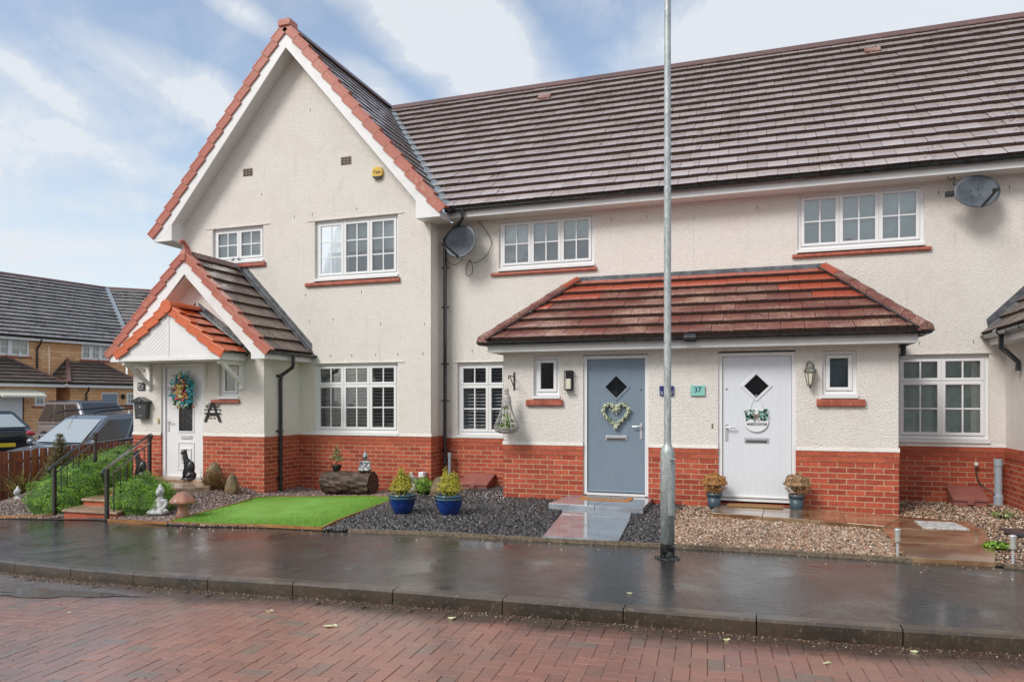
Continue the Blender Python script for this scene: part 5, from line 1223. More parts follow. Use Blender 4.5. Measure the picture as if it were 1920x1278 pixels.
# ================================================================== STATUES
def statue(name,label,cat,loc,rz,mat,build,vox,group=None,s=1.0):
    m=MB(); build(m); o=m.build(name,mat,None,remesh=vox); o.location=loc; o.rotation_euler=(0,0,rz); o.scale=(s,s,s); tag(o,label,cat,group); return o
def buddha(m,crown=.05):
    m.ell((0,-.02,.05),(.17,.12,.055)); 
    for s in (1,-1):
        m.tube([(s*.05,.03,.07),(s*.15,-.05,.075),(s*.13,-.11,.065),(-s*.03,-.13,.06)],[.055,.048,.042,.032],10)
        m.tube([(s*.095,.01,.275),(s*.125,.005,.19),(s*.10,-.05,.125),(s*.03,-.10,.11)],[.036,.032,.026,.022],10)
        m.ell((s*.068,-.0,.392),(.014,.018,.036),nu=8,nv=6); m.ell((s*.026,-.060,.405),(.014,.008,.006),nu=6,nv=4)
    m.ell((0,.015,.15),(.095,.07,.12)); m.ell((0,.015,.235),(.105,.06,.065)); m.tube([(0,.01,.27),(0,.005,.34)],[.050,.046],10)
    m.ell((0,-.005,.395),(.064,.064,.080)); m.ell((0,-.068,.388),(.012,.016,.018),nu=6,nv=4); m.ell((0,-.060,.358),(.022,.012,.008),nu=8,nv=4); m.ell((0,.012,.425),(.068,.066,.058)); m.ell((0,.01,.49),(.036,.036,.030)); m.ell((0,.01,.52),(.020,.020,.022))
GB_='seated garden statues'
statue('buddha_statue','white seated stone statue between the right-hand shrub and the terracotta mushroom','statue',(-8.32,8.36,-.19),R(8),'stone_w',buddha,.009,GB_,.86)
statue('buddha_statue','small white seated statue alone in the gravel at the far left','statue',(-12.1,9.02,-.39),R(-15),'stone_w',buddha,.012,GB_,.78)
statue('buddha_statue','silver seated statue on top of the dark log','statue',(-6.53,11.16,.245),R(10),'silver',buddha,.009,GB_,.70)
def cat(m):
    m.ell((0,.06,.08),(.080,.10,.085)); m.ell((0,.045,.19),(.068,.085,.15),(R(-12),0,0)); m.ell((0,-.0,.27),(.058,.066,.11),(R(-10),0,0))
    m.tube([(0,-.01,.30),(0,-.035,.38),(0,-.045,.45)],[.058,.048,.042],12)
    m.ell((0,-.06,.485),(.045,.055,.043)); m.ell((0,-.108,.472),(.023,.026,.021),nu=8,nv=6)
    for s in (1,-1):
        m.tube([(s*.026,-.045,.505),(s*.03,-.04,.525),(s*.033,-.038,.555)],[.016,.013,.004],6)
        m.tube([(s*.032,-.01,.26),(s*.035,-.05,.14),(s*.035,-.06,.03)],[.028,.021,.018],8); m.ell((s*.035,-.08,.015),(.021,.036,.016),nu=8,nv=6)
        m.tube([(s*.05,.09,.10),(s*.065,.03,.07),(s*.058,-.02,.02)],[.04,.035,.02],8)
    m.tube([(0,.14,.03),(.06,.12,.02),(.09,.03,.02),(.08,-.05,.018)],[.018,.016,.014,.008],8)
CG='black cat statues guarding the first door'
statue('cat_statue','tall slim black sitting cat statue right of the door with the wreath','statue',(-9.55,10.22,.10),R(-75),'blackcat',cat,.008,CG,1.0)
statue('cat_statue','tall slim black sitting cat statue left of the door, behind the handrail','statue',(-10.72,10.30,.06),R(-75),'blackcat',cat,.008,CG,1.0)
# mushroom
t=thing('mushroom_ornament','terracotta toadstool ornament standing on the corner of the lawn','ornament',(-7.78,8.24,-.17))
m=MB(); m.lathe([(.085,0),(.092,.02),(.078,.08),(.070,.15),(.072,.21),(.05,.22)],(0,0,0),20); m.build('stalk','mushroom',t,smooth=True,world=False)
m=MB(); prof=[(.04,.20),(.14,.195),(.17,.205),(.178,.222),(.165,.25),(.12,.305),(.065,.35),(.02,.367),(0.002,.368)]; m.lathe(prof,(0,0,0),28); m.v=[(x*(1+.06*math.sin(7*math.atan2(y,x))),y*(1+.06*math.sin(7*math.atan2(y,x))),z) for x,y,z in m.v]; m.build('cap','mushroom',t,smooth=True,world=False)
# log with pot plant
t=thing('log','thick dark weathered log lying on its side against the brick wall','log',(-6.8,11.15,-.15),R(1))
m=MB(); n=26; vs=[]; fs=[]
for i in range(25):
    x=-.52+.95*i/24
    for k in range(n):
        a=2*PI*k/n; r=.205*(1+.05*math.sin(3*a+i*.4)+.05*math.sin(11*a+i*.5)+random.uniform(-.045,.045)); 
        if abs(math.sin(a))>.85 and math.sin(a)>0: r*=.94
        vs.append((x,r*math.cos(a),.20+r*math.sin(a)))
for i in range(24):
    for k in range(n): fs.append((i*n+k,i*n+(k+1)%n,(i+1)*n+(k+1)%n,(i+1)*n+k))
m.add(vs,fs); m.build('bark','log',t,smooth=False,world=False)
M_['logend']=mk_wood('cut_log_end',(.09,.055,.035),(.03,.02,.014),.6,1)
for x,s_ in ((-.515,-1),(.425,1)):
    m=MB(); m.prism([(x,.185*math.cos(2*PI*k/18),.20+.185*math.sin(2*PI*k/18)) for k in range(18)],(s_*.012,0,0)); m.build('cut_end','logend',t,world=False)
t=thing('plant_pot','small black dish pot standing on the left end of the log','plant pot',(-7.10,11.15,.25))
lathe_obj('pot_body',[(.05,0),(.06,.01),(.09,.09),(.095,.11),(.085,.11),(.02,.10)],'blackmat',t)
p=thing('bonsai_plant','small upright variegated shrub growing from the black dish pot','plant',(-7.10,11.15,.35)); 
m=MB(); m.tube([(0,0,0),(.01,0,.12),(-.005,0,.25),(.01,0,.34)],[.010,.008,.006,.003],6)
for k in range(10): a=random.uniform(0,6.3); z=.06+.025*k; m.tube([(0,0,z),(math.cos(a)*.09,math.sin(a)*.09,z+.05)],.003,4)
m.build('stem','twig',p,world=False)
leaf_cloud('foliage','leafvar',[(-.03,0,.12,.11,.09,.08),(.05,0,.10,.11,.09,.07),(0,0,.22,.075,.07,.09),(.02,0,.32,.035,.035,.06)],620,.032,p,surf=.9,seed=9,world=False)
# figure, solar head, stone and greenery behind the blue pots
def figure(m):
    m.lathe([(.07,0),(.05,.04),(.045,.12),(.06,.18),(.05,.26),(.03,.30)],(0,0,0),14); m.ell((0,0,.36),(.05,.05,.075)); m.ell((0,0,.44),(.018,.018,.03))
    for s in (1,-1): m.tube([(s*.045,0,.27),(s*.07,-.02,.20),(s*.03,-.05,.17)],[.018,.016,.014],8)
statue('garden_figure','white and pale blue stone figure half hidden behind the left blue pot','statue',(-5.22,10.35,-.10),0,'stone_w',figure,.008,None,1.0)
bush('small_shrub','little dark green plant against the wall behind the blue pots','plant',[(-5.35,11.0,0.0,.26,.18,.22)],'leaf',1500,.03,(-5.35,11.0,-.1),41)
bush('small_shrub','low light green plant at the lawn corner behind the left blue pot','plant',[(-5.22,9.9,-.02,.14,.13,.14)],'leaf2',900,.028,(-5.22,9.9,-.1),42)
t=thing('stone_plaque','grey arched stone plaque leaning on the brick wall','ornament',(-5.72,11.45,-.12)); m=MB(); m.prism([(-.09,0,0),(.09,0,0),(.09,0,.2),(.06,0,.26),(0,0,.285),(-.06,0,.26),(-.09,0,.2)],(0,.04,0)); m.build('slab',mk('grey_purple_stone',(.22,.19,.2),.6,var=(9,(.15,.13,.14))),t,world=False)
rk=rock('brown flat-topped stone below the white vent terminal',(-4.98,10.85,-.1),(.15,.12,.33),9)
t=thing('vent_terminal','small white square-headed pipe end on the brick wall by the corner','vent',(-4.88+.0-.85,11.60,0))
t.location=(-5.62,11.6,.14); m=MB(); m.cbox(-.045,.045,-.09,.05,.0,.10,.01); m.tube([(0,-.02,0),(.01,-.02,-.12)],[.035,.02],10); m.build('vent_head','white',t,world=False)
# ================================================================== HANDRAILS, FENCE, LAMP POST
def handrail(label,a,b,ha,hb,group):
    a=Vector(a);b=Vector(b); t=thing('handrail',label,'handrail',tuple(a),0,group)
    A=a+Vector((0,0,ha)); B=b+Vector((0,0,hb)); d=(B-A); du=d.normalized(); h=Vector((d.x,d.y,0)).normalized()
    for p,q in ((a,A),(b,B)):
        m=MB(); m.box(p.x-.022,p.x+.022,p.y-.022,p.y+.022,p.z,q.z-.01); m.build('post','black',t)
    m=MB(); m.tube([A-h*.13+Vector((0,0,-.11)),A-h*.15+Vector((0,0,-.06)),A-h*.08+Vector((0,0,-.01)),A+Vector((0,0,.01)),B+Vector((0,0,.01)),B+h*.07+Vector((0,0,.015)),B+h*.10+Vector((0,0,-.03)),B+h*.07+Vector((0,0,-.075)),B+h*.02+Vector((0,0,-.06)),B+h*.03+Vector((0,0,-.03))],.019,8)
    m.build('top_rail','blackshine',t)
    m=MB(); lo=Vector((0,0,-.13)); m.tube([A+lo,B+lo],.013,8)
    m.tube([A-h*.12+Vector((0,0,-.13)),A-h*.09+Vector((0,0,-.16)),A+lo],.008,6); m.build('lower_rail','blackshine',t)
    n=7
    for k in range(1,n):
        p=A+d*k/n+lo; g=a+(b-a)*k/n; m=MB(); m.bar(p,(p.x,p.y,g.z+.0),.012); m.build('baluster','black',t)
    m=MB()
    for k in range(4):
        c=A+d*(k+.6)/4+Vector((0,0,-.065)); m.tube([c+h*.035*math.cos(v)+Vector((0,0,.035*math.sin(v))) for v in [i*PI/5 for i in range(10)]],.005,5)
    m.build('scroll','black',t)
M_['blackshine']=mk('wet_black_rail',(.02,.02,.022),.18,coat=1,metal=.3)
HG='wrought iron handrails of the brick steps'
handrail('black iron handrail right of the brick steps, in front of the cat statue',(-8.79,7.87,-.20),(-9.44,9.27,.03),.73,.90,HG)
handrail('black iron handrail left of the brick steps, rising out of the large shrub',(-10.26,8.24,-.26),(-10.82,9.45,.0),.76,.93,HG)
t=thing('timber_fence','orange-brown vertical board fence beside the parked blue-grey car','fence',(-14.2,11.5,-.45))
def fence_run(a,b,z0,z1):
    a=Vector(a);b=Vector(b); L=(b-a).length; n=int(L/.118); d=(b-a)/n; yaw=math.atan2(d.y,d.x); nr=Vector((-d.y,d.x,0)).normalized()
    for k in range(n):
        p=a+d*(k+.5); s=(k%2)*2-1; h=z1-z0+random.uniform(-.012,.012); hh=.045
        mm.obox((p.x+nr.x*.02*s,p.y+nr.y*.02*s,z0+h/2),(.118,.018,h),(0,0,yaw))
    for z in (z0+.2,z1-.2): mr_.bar((a.x,a.y,z),(b.x,b.y,z),.03,.07)
mm=MB(); mr_=MB(); fence_run((-14.9,8.5,0),(-13.85,10.6,0),-.44,.50); fence_run((-13.85,10.6,0),(-14.75,14.2,0),-.44,.53); fence_run((-14.75,14.2,0),(-14.0,15.2,0),-.44,.55)
mm.build('boards','fence',t); mr_.build('rails','fence',t)
# low timber panel between fence and house, seen behind the shrub
t=thing('timber_fence','dark red-brown timber screen between the shrubs and the corner of the first house','fence',(-12.6,13.4,-.4)); mm=MB(); mr_=MB(); fence_run((-13.9,13.2,0),(-11.2,12.2,0),-.4,.44); mm.build('boards','fence',t); mr_.build('rails','fence',t)
# lamp post
t=thing('lamp_post','tall galvanised steel street lamp column standing on the wet pavement','lamp post',(-.815,7.03,-.02))
m=MB(); m.lathe([(.067,.0),(.067,1.01),(.064,1.035),(.050,1.065),(.037,1.09),(.0345,1.12),(.034,3.0),(.029,7.2),(.029,7.25)],(0,0,0),28); m.build('column','galv',t,smooth=True,world=False)
m=MB(); m.lathe([(.0685,0.01),(.0685,.145),(.067,.15)],(0,0,0),28); m.build('black_band',mk('black_base_paint_worn',(.012,.012,.012),.35,var=(9,(.16,.19,.18),.50,.56),coat=.3),t,smooth=True,world=False)
m=MB(); m.prism([(.068*math.cos(a_),.068*math.sin(a_),.42) for a_ in [R(-80)+R(85)*k/8 for k in range(9)]]+[(.060*math.cos(a_),.060*math.sin(a_),.42) for a_ in [R(5)-R(85)*k/8 for k in range(9)]],(0,0,.50)); m.v=[(x*1.06,y*1.06,z) for x,y,z in m.v]; m.build('access_door','galv',t,world=False)
m=MB(); m.tube([(.035,-.07,.955),(.082,-.045,.95)],.009,6); m.build('bolt','galv',t,world=False)
m=MB(); m.tube([(.03,0,7.2),(.3,-.25,7.3),(.55,-.45,7.33)],[.03,.028,.026],10); m.build('arm','galv',t,world=False)
m=MB(); m.ell((.75,-.6,7.33),(.30,.13,.06),(0,0,R(-40))); m.build('lantern','galv',t,smooth=True,world=False)
m=MB(); random.seed(5)
for k in range(140): a_=random.uniform(0,6.28); r=random.uniform(.06,.12); m.obox((r*math.cos(a_),r*math.sin(a_),random.uniform(0,.008)),(.014,.01,.008),(random.random(),random.random(),random.random()))
m.build('base_grit','slate',t,world=False)
# ================================================================== THINGS ON THE WALLS
def dish(label,loc,yaw,tilt,w,h,arm,group,roll=0):
    t=thing('satellite_dish',label,'satellite dish',loc,0,group)
    m=MB(); n=32; rings=7; D=.07; q=Euler((tilt,0,yaw)).to_matrix()@Matrix.Rotation(roll,3,'Y')
    tr=lambda x,y,z:tuple(q@Vector((x,y,z)))
    vs=[tr(0,D,0)]; fs=[]
    for i in range(1,rings+1):
        r=i/rings
        for k in range(n): a=2*PI*k/n; vs.append(tr(w/2*r*math.cos(a),D*(1-r*r),h/2*r*math.sin(a)))
    for k in range(n): fs.append((0,1+k,1+(k+1)%n))
    for i in range(rings-1):
        for k in range(n): a=1+i*n+k; b=1+i*n+(k+1)%n; fs.append((a,a+n,b+n,b))
    # back skin
    o=len(vs); vs+=[(v[0]+tr(0,.012,0)[0],v[1]+tr(0,.012,0)[1],v[2]+tr(0,.012,0)[2]) for v in vs]; fs+= [tuple(i+o for i in f)[::-1] for f in fs[:]]
    for k in range(n): a=1+(rings-1)*n+k; b=1+(rings-1)*n+(k+1)%n; fs.append((a,b,b+o,a+o))
    m.add(vs,fs); m.build('reflector','dish',t,smooth=True,world=False)
    m=MB(); e=Vector(tr(w*.0,-.0,-h*.48)); g=Vector(tr(*arm)); m.bar(e+Vector(tr(0,.03,0)),g,.022,.028); m.build('arm','blackmat',t,world=False)
    m=MB(); u=(Vector(tr(0,D,0))-g).normalized(); m.tube([g-u*.04,g+u*.03,g+u*.055],[.02,.028,.03],10); m.build('receiver','blackmat',t,world=False)
    m=MB(); bb=Vector(tr(0,D+.03,-.05)); m.tube([tuple(bb),(bb.x*.3,.30,bb.z-.02)],.02,8); m.box(-.06,.06,.33,.345,-.14,.08); m.build('bracket','blackmat',t,world=False)
    for sx_,sz_ in ((-.05,.06),(.05,.06),(-.05,-.03),(.05,-.03)):
        pass
    m=MB()
    for sx_,sz_ in ((-.05,.05),(.05,.05),(-.05,-.04),(.05,-.04)): m.ell(tr(sx_,D-.012,sz_),(.008,.008,.008),nu=6,nv=4)
    m.build('bolts','blackmat',t,world=False)
    return t
DG='satellite dishes under the eaves'
d1=dish('grey satellite dish behind the long downpipe, left of the upper window',(-4.99,11.80,4.33),R(-2),R(-12),.60,.62,(-.17,-.30,-.17),DG)
d2=dish('grey satellite dish at the right edge, under the eaves beside the large upper window',(2.97,11.84,4.48),R(12),R(-14),.62,.50,(.02,-.36,-.20),DG,roll=R(-10))
m=MB(); 
def cable(pts,r=.006,parent=None,name='cable'):
    # smooth Catmull-Rom cable
    P=[Vector(p) for p in pts]; out=[]
    for i in range(len(P)-1):
        p0=P[max(i-1,0)];p1=P[i];p2=P[i+1];p3=P[min(i+2,len(P)-1)]
        for k in range(6):
            t_=k/6; out.append(.5*((2*p1)+(p2-p0)*t_+(2*p0-5*p1+4*p2-p3)*t_*t_+(-p0+3*p1-3*p2+p3)*t_**3))
    out.append(P[-1]); m=MB(); m.tube(out,r,6); return m.build(name,'cable',parent)
Yc=12.13
cable([(-4.78,Yc,4.75),(-4.62,Yc,4.55),(-4.52,Yc,4.34),(-4.60,Yc-.02,4.12),(-4.80,Yc-.06,3.98),(-4.90,Yc-.08,4.02)],.006,d1)
cable([(-4.90,Yc-.08,4.04),(-4.99,Yc-.05,3.88),(-4.97,Yc-.04,3.76),(-4.88,Yc-.04,3.80),(-4.87,Yc-.06,3.95),(-4.93,Yc-.1,4.03)],.006,d1)
cable([(-5.20,11.6,4.13),(-5.19,11.75,3.95),(-5.08,11.85,3.93),(-4.98,11.9,4.04)],.006,d1)
cable([(2.62,11.95,4.75),(2.66,11.95,4.70),(2.72,12.0,4.74),(2.70,11.95,4.62),(2.82,11.9,4.66)],.006,d2)
m=MB(); m.cbox(-.40,-.29,-.02,.03,-.05,.03,.008); m.build('side_box','blackmat',d2,world=False)
# alarm box
t=thing('alarm_box','round yellow and black burglar alarm box high on the gable wall','alarm',(-6.55,YG,5.65))
m=MB(); m.prism([(.118*math.cos(a_),0,.118*math.sin(a_)) for a_ in [2*PI*k/28 for k in range(28)]],(0,-.05,0)); m.v=[(x*(1 if y>-.03 else .9),y,z*(1 if y>-.03 else .9)) for x,y,z in m.v]; m.build('casing','yellow',t,world=False)
m=MB(); m.prism([(.119*math.cos(a_),-.02,.119*math.sin(a_)) for a_ in [R(215)+R(110)*k/12 for k in range(13)]],(0,-.036,0)); m.build('lens','blackmat',t,world=False)
text_mesh('lettering','Yale',.095,'ink',(-.0,-.052,.005),(R(90),0,0),t)
# number plaques
t=thing('number_plaque','pale green glass plaque reading 37 beside the white door','sign',(-.80,YP,1.64)); m=MB(); m.cbox(-.10,.10,-.03,-.012,-.075,.075,.004); m.build('plate','mint',t,world=False)
for sx_ in (-.088,.088):
    m=MB(); m.tube([(sx_,-.034,-.01),(sx_,0,-.01)],.007,8); m.build('screw','chrome',t,world=False)
text_mesh('digits','37',.105,'navy',(0,-.033,.012),(R(90),0,0),t)
t=thing('number_plaque','dark blue plaque half hidden behind the lamp column','sign',(-1.235,YP,1.64)); m=MB(); m.cbox(-.10,.10,-.03,-.012,-.07,.07,.004); m.build('plate','navy',t,world=False)
m=MB(); 
for k in range(16): m.obox((random.choice((-1,1))*random.uniform(.06,.09),-.032,random.uniform(-.05,-.01)),(.014,.003,.014),(0,random.random(),0))
m.build('flower_pattern',mk('pale_pattern',(.5,.5,.6),.5),t,world=False)
t=thing('number_plaque','small square black and white plaque above the black post box','sign',(-11.0,YS,1.77)); m=MB(); m.cbox(-.085,.085,-.02,0,-.075,.075,.004); m.build('plate','blackmat',t,world=False)
m=MB()
for (a,b,c,d) in ((-.07,-.02,.035,.055),(-.07,-.05,-.02,.035),(-.07,-.02,-.005,.012),(-.035,-.02,-.03,.05),(0,.012,.0,.055),(.02,.06,-.005,.02),(.015,.03,-.04,0),(.03,.05,-.055,-.03),(-.06,.0,-.058,-.042)): m.box(a,b,-.0235,-.0205,c,d)
m.build('white_pattern','stone_w',t,world=False)
# monogram
t=thing('monogram_sign','black metal cut-out letter A with leafy scrolls on the wall right of the door','sign',(-9.345,YS,1.285))
text_mesh('letter','A',.56,'ink',(0,-.012,0),(R(90),0,0),t,ext=.004,sx=1.05)
m=MB(); m.box(-.185,.185,-.02,-.008,-.025,-.008); m.box(-.185,.185,-.02,-.008,.045,.06)
for s in (1,-1):
    for k in range(7): c=Vector((s*random.uniform(.07,.17),-.012,random.uniform(.08,.15) if k<4 else random.uniform(-.13,-.05))); m.tube([c+Vector((.022*math.cos(v),0,.022*math.sin(v))) for v in [i*PI/4 for i in range(7)]],.004,5)
    m.ell((s*.04,-.012,-.10),(.03,.004,.012),nu=8,nv=4)
m.build('scrollwork','ink',t,world=False)
m=MB(); m.box(-.15,.15,-.0145,-.0075,.0,.038); m.build('name_band','render',t,world=False)
# post box
t=thing('post_box','black wall-mounted metal post box with a little pitched lid','post box',(-10.93,YS,1.36))
m=MB(); m.prism([(-.155,-.01,.10),(-.12,-.01,-.20),(.12,-.01,-.20),(.155,-.01,.10)],(0,-.10,0)); m.build('box',mk('graphite_box',(.035,.04,.045),.3,coat=.5),t,world=False,bevel=.006)
m=MB(); m.prism([(-.18,0,.10),(-.18,0,.135),(0,0,.215),(.18,0,.135),(.18,0,.10)],(0,-.15,0)); m.prism([(-.06,-.152,.10),(-.06,-.152,.14),(0,-.152,.175),(.06,-.152,.14),(.06,-.152,.10)],(0,-.01,0)); m.build('lid','black',t,world=False,bevel=.004)
m=MB(); m.tube([(-.0,-.118,.03),(0,-.108,.03)],.014,10); m.build('lock','chrome',t,world=False)
m=MB(); m.box(-.045,.045,-.1135,-.1105,-.15,-.125); m.build('name_plate','brass',t,world=False)
t=thing('door_bell','little cream bell push on the frame of the door with the wreath','bell',(-10.60,YS,1.13)); m=MB(); m.cbox(-.022,.022,-.025,0,-.05,.05,.006); m.build('push',mk('aged_cream_plastic',(.6,.52,.3),.4),t,world=False)
t=thing('wall_pipe','thin white condensate pipe hanging from the canopy beside the door','pipe',(-9.50,YS,2.0)); m=MB(); m.tube([(0,-.03,.20),(0,-.03,-.22)],.012,8); m.build('pipe','fascia',t,world=False)
t=thing('wall_screws','dark twig decoration fixed to the wall above the square plaque','decoration',(-11.02,YS,1.98)); m=MB()
for k in range(6): c=Vector((random.uniform(-.09,.02),-.01,random.uniform(-.04,.10))); m.bar(c,c+Vector((random.uniform(-.05,.05),0,random.uniform(.02,.06))),.008)
m.ell((.08,-.01,.09),(.014,.01,.028),nu=6,nv=5); m.ell((.08,-.01,-.10),(.014,.01,.028),nu=6,nv=5); m.build('twigs','twig',t,world=False)
# security camera pair under canopy corner
t=thing('security_camera','small black security camera at the right end of the orange canopy','camera',(-8.52,YS,2.36)); m=MB(); m.tube([(0,0,0),(.0,-.08,-.01)],.012,8); m.tube([(.02,-.14,-.05),(0,-.08,-.015),(-.01,-.02,.02)],[.03,.034,.03],12); m.build('body','blackmat',t,world=False)
m=MB(); m.tube([(-.14,-.10,.12),(-.06,-.06,.15),(.02,-.05,.17)],[.035,.035,.035],12); m.build('floodlight','blackmat',t,world=False)
# wreaths
def ring_blobs(m,n,R_,r,sz,rz=1.0,seed=1,flat=.6):
    rr=random.Random(seed)
    for k in range(n):
        a=rr.uniform(0,2*PI); q=R_+rr.gauss(0,r*.5); m.ell((q*math.cos(a),-.03-rr.uniform(0,.05),q*math.sin(a)*rz),(sz*rr.uniform(.6,1.2),sz*flat,sz*rr.uniform(.6,1.2)),(0,rr.uniform(0,3),0),nu=6,nv=4)
t=thing('wreath','colourful artificial flower wreath with turquoise ribbon on the first white door','wreath',(-10.02,YS+.02,1.70))
m=MB(); rr=random.Random(4)
for k in range(520):
    a=rr.uniform(0,2*PI); q=.195+rr.gauss(0,.042); c=Vector((q*math.cos(a),-.03-rr.uniform(0,.06),q*1.12*math.sin(a))); d=Vector((rr.gauss(0,1),rr.gauss(0,.4),rr.gauss(0,1))).normalized(); e=Vector((rr.gauss(0,1),rr.gauss(0,1),rr.gauss(0,1))).normalized(); L=rr.uniform(.03,.060)
    m.add([c,c+d*L,c+d*L+e*.03,c+e*.035],[(0,1,2,3)])
m.build('ribbon','ribbon',t,world=False)
m=MB()
for k in range(150):
    a=rr.uniform(0,2*PI); q=abs(rr.gauss(0,.11)); c=(q*math.cos(a),-.075-rr.uniform(0,.05),q*1.5*math.sin(a)-.02); z=rr.uniform(.014,.03); m.ell(c,(z,z*.5,z),(0,rr.uniform(0,3),0),nu=7,nv=4)
m.build('flowers','flowers',t,world=False)
m=MB()
for k in range(26):
    a=rr.uniform(0,2*PI); c=Vector((.2*math.cos(a),-.05,.24*math.sin(a))); m.bar(c,c+Vector((math.cos(a)*.13,-.02,math.sin(a)*.13)),.006)
m.build('sprigs','green_sprig',t,world=False)
t=thing('heart_wreath','heart-shaped wreath of cream flowers on the blue-grey door','wreath',(-1.98,YP+.05,1.28))
def heart(u): x=16*math.sin(u)**3; y=13*math.cos(u)-5*math.cos(2*u)-2*math.cos(3*u)-math.cos(4*u); return x/16,(y+2)/16
m=MB(); rr=random.Random(8)
for k in range(620):
    u=rr.uniform(0,2*PI); x,y=heart(u); s=.188; jx,jz=rr.gauss(0,.012),rr.gauss(0,.012); z=rr.uniform(.007,.012); m.ell((x*s+jx,-.03-rr.uniform(0,.04),y*s+jz),(z,z*.8,z),nu=6,nv=4)
for k in range(45): m.ell((rr.gauss(0,.035),-.045,.085+rr.gauss(0,.02)),(.009,.008,.009),nu=6,nv=4)
m.build('flowers','heartw',t,world=False)
m=MB(); m.tube([(heart(i*2*PI/40)[0]*.185,-.02,heart(i*2*PI/40)[1]*.185) for i in range(41)],.016,8); m.build('backing','leaf',t,world=False)
t=thing('welcome_sign','round white hanging sign reading welcome on the white door numbered 37','sign',(-.01,YP+.05,1.22))
m=MB(); m.prism([(.162*math.cos(2*PI*k/36),-.02,.162*math.sin(2*PI*k/36)) for k in range(36)],(0,.012,0)); m.build('disc','white',t,world=False,bevel=.003)
m=MB(); m.tube([(-.10,-.015,.12),(-.06,-.012,.26),(0,-.01,.36)],.003,5); m.tube([(.10,-.015,.12),(.06,-.012,.26),(0,-.01,.36)],.003,5); m.build('string','white',t,world=False)
text_mesh('lettering','welcome',.078,'ink',(0,-.023,-.045),(R(90),0,0),t,shear=.3,sx=.95)
m=MB(); rr=random.Random(3)
for s in (1,-1):
    for k in range(34): c=Vector((s*rr.uniform(.03,.15),-.03,rr.uniform(.01,.15))); d=Vector((rr.gauss(0,1),0,rr.gauss(0,1))).normalized()*.028; e=Vector((d.z,0,-d.x))*.35; m.add([c-d,c+e,c+d,c-e],[(0,1,2,3)])
m.build('leaves','green_sprig',t,world=False)
m=MB()
for s in (1,-1): m.ell((s*.028,-.035,.075),(.028,.01,.018),(0,s*.5,0),nu=10,nv=6); m.bar((0,-.035,.07),(s*.03,-.035,.0),.012)
m.build('bow',mk('grey_brown_ribbon',(.25,.2,.18),.7),t,world=False)
# lanterns
t=thing('wall_light','black box-frame wall lantern between the small window and the blue-grey door','wall light',(-2.68,YP,1.80))
m=MB(); m.box(-.06,.06,-.012,0,-.14,.14)
for sx_ in (-.056,.056):
    for y in (-.10,-.015): m.box(sx_-.005,sx_+.005,y-.005,y+.005,-.15,.15)
for z in (-.15,.145): m.box(-.061,.061,-.105,-.01,z,z+.006)
m.build('frame','blackmat',t,world=False); m=MB(); m.box(-.035,.035,-.09,-.02,.03,.14); m.build('cap','black',t,world=False); m=MB(); m.cbox(-.036,.036,-.088,-.02,-.13,.03,.006); m.build('shade','bulb',t,world=False)
t=thing('wall_light','ornate tapered coach lantern beside the small obscured window','wall light',(.675,YP,1.84))
m=MB(); m.lathe([(.0,.17),(.03,.165),(.055,.13),(.06,.09),(.085,.055),(.088,.045),(.06,.04)],(0,-.09,0),6); m.build('roof_cap','brass',t,world=False)
m=MB(); m.lathe([(.062,.04),(.035,-.12),(.02,-.13)],(0,-.09,0),6); m.build('glass','bulb',t,world=False)
m=MB()
for k in range(6): a_=PI/3*k; m.bar((.066*math.cos(a_),-.09+.066*math.sin(a_),.045),(.037*math.cos(a_),-.09+.037*math.sin(a_),-.125),.009)
m.lathe([(.04,-.12),(.042,-.135),(.02,-.15),(.012,-.175),(.002,-.18)],(0,-.09,0),10); m.lathe([(.045,-.02),(.05,.0),(.045,.02)],(0,0.0,.13),12) if False else None
m.prism([(.05*math.cos(a_),-.002,.13+.065*math.sin(a_)) for a_ in [2*PI*k/16 for k in range(16)]],(0,-.012,0)); m.tube([(0,-.01,.13),(0,-.05,.17),(0,-.09,.16)],.010,8); m.build('frame','brass',t,world=False)
# hanging basket and bracket
t=thing('wall_bracket','black iron hanging bracket on the left end of the porch wall','bracket',(-3.56,YP,1.80))
m=MB(); m.box(-.012,.012,-.012,0,-.14,.14); m.tube([(0,-.01,-.10),(0,-.20,.06),(0,-.24,.075)],.008,8); m.tube([(0,-.01,.07),(0,-.14,.075),(0,-.24,.075),(0,-.275,.055),(0,-.27,.03),(0,-.25,.03)],.008,8); m.build('iron','blackmat',t,world=False)
t=thing('hanging_basket','whitewashed bottle-shaped wicker lantern basket filled with green leaves','hanging basket',(-3.60,YP-.25,1.0))
m=MB(); m.lathe([(.02,.60),(.045,.61),(.03,.63),(.04,.66),(.02,.69)],(0,0,0),10); m.lathe([(.075,.42),(.072,.50),(.06,.56),(.03,.60)],(0,0,0),14)
for k in range(14):
    a_=2*PI*k/14; pts=[(.07,.43),(.085,.36),(.125,.26),(.175,.15),(.19,.09),(.165,.04),(.11,.01),(.03,.0)]
    m.tube([(r*math.cos(a_),r*math.sin(a_),z) for r,z in pts],.0045,5)
for r,z in ((.19,.09),(.17,.04),(.11,.01),(.15,.20),(.105,.31)):
    m.tube([(r*math.cos(2*PI*k/24),r*math.sin(2*PI*k/24),z+.006*math.sin(k*2)) for k in range(25)],.006 if z<.1 else .004,5)
for k in range(20): z=.02+.004*k; r=.13+.055*math.sin(k/20*PI*.8); m.tube([(r*math.cos(2*PI*j/16+k),r*math.sin(2*PI*j/16+k),z+.004*(j%2)) for j in range(8)],.004,4)
m.build('wicker','wicker',t,world=False); m=MB(); m.tube([(.022*math.cos(v),0,.70+.03*math.sin(v)+.02) for v in [i*PI/6 for i in range(13)]],.003,5); m.build('hook','chrome',t,world=False)
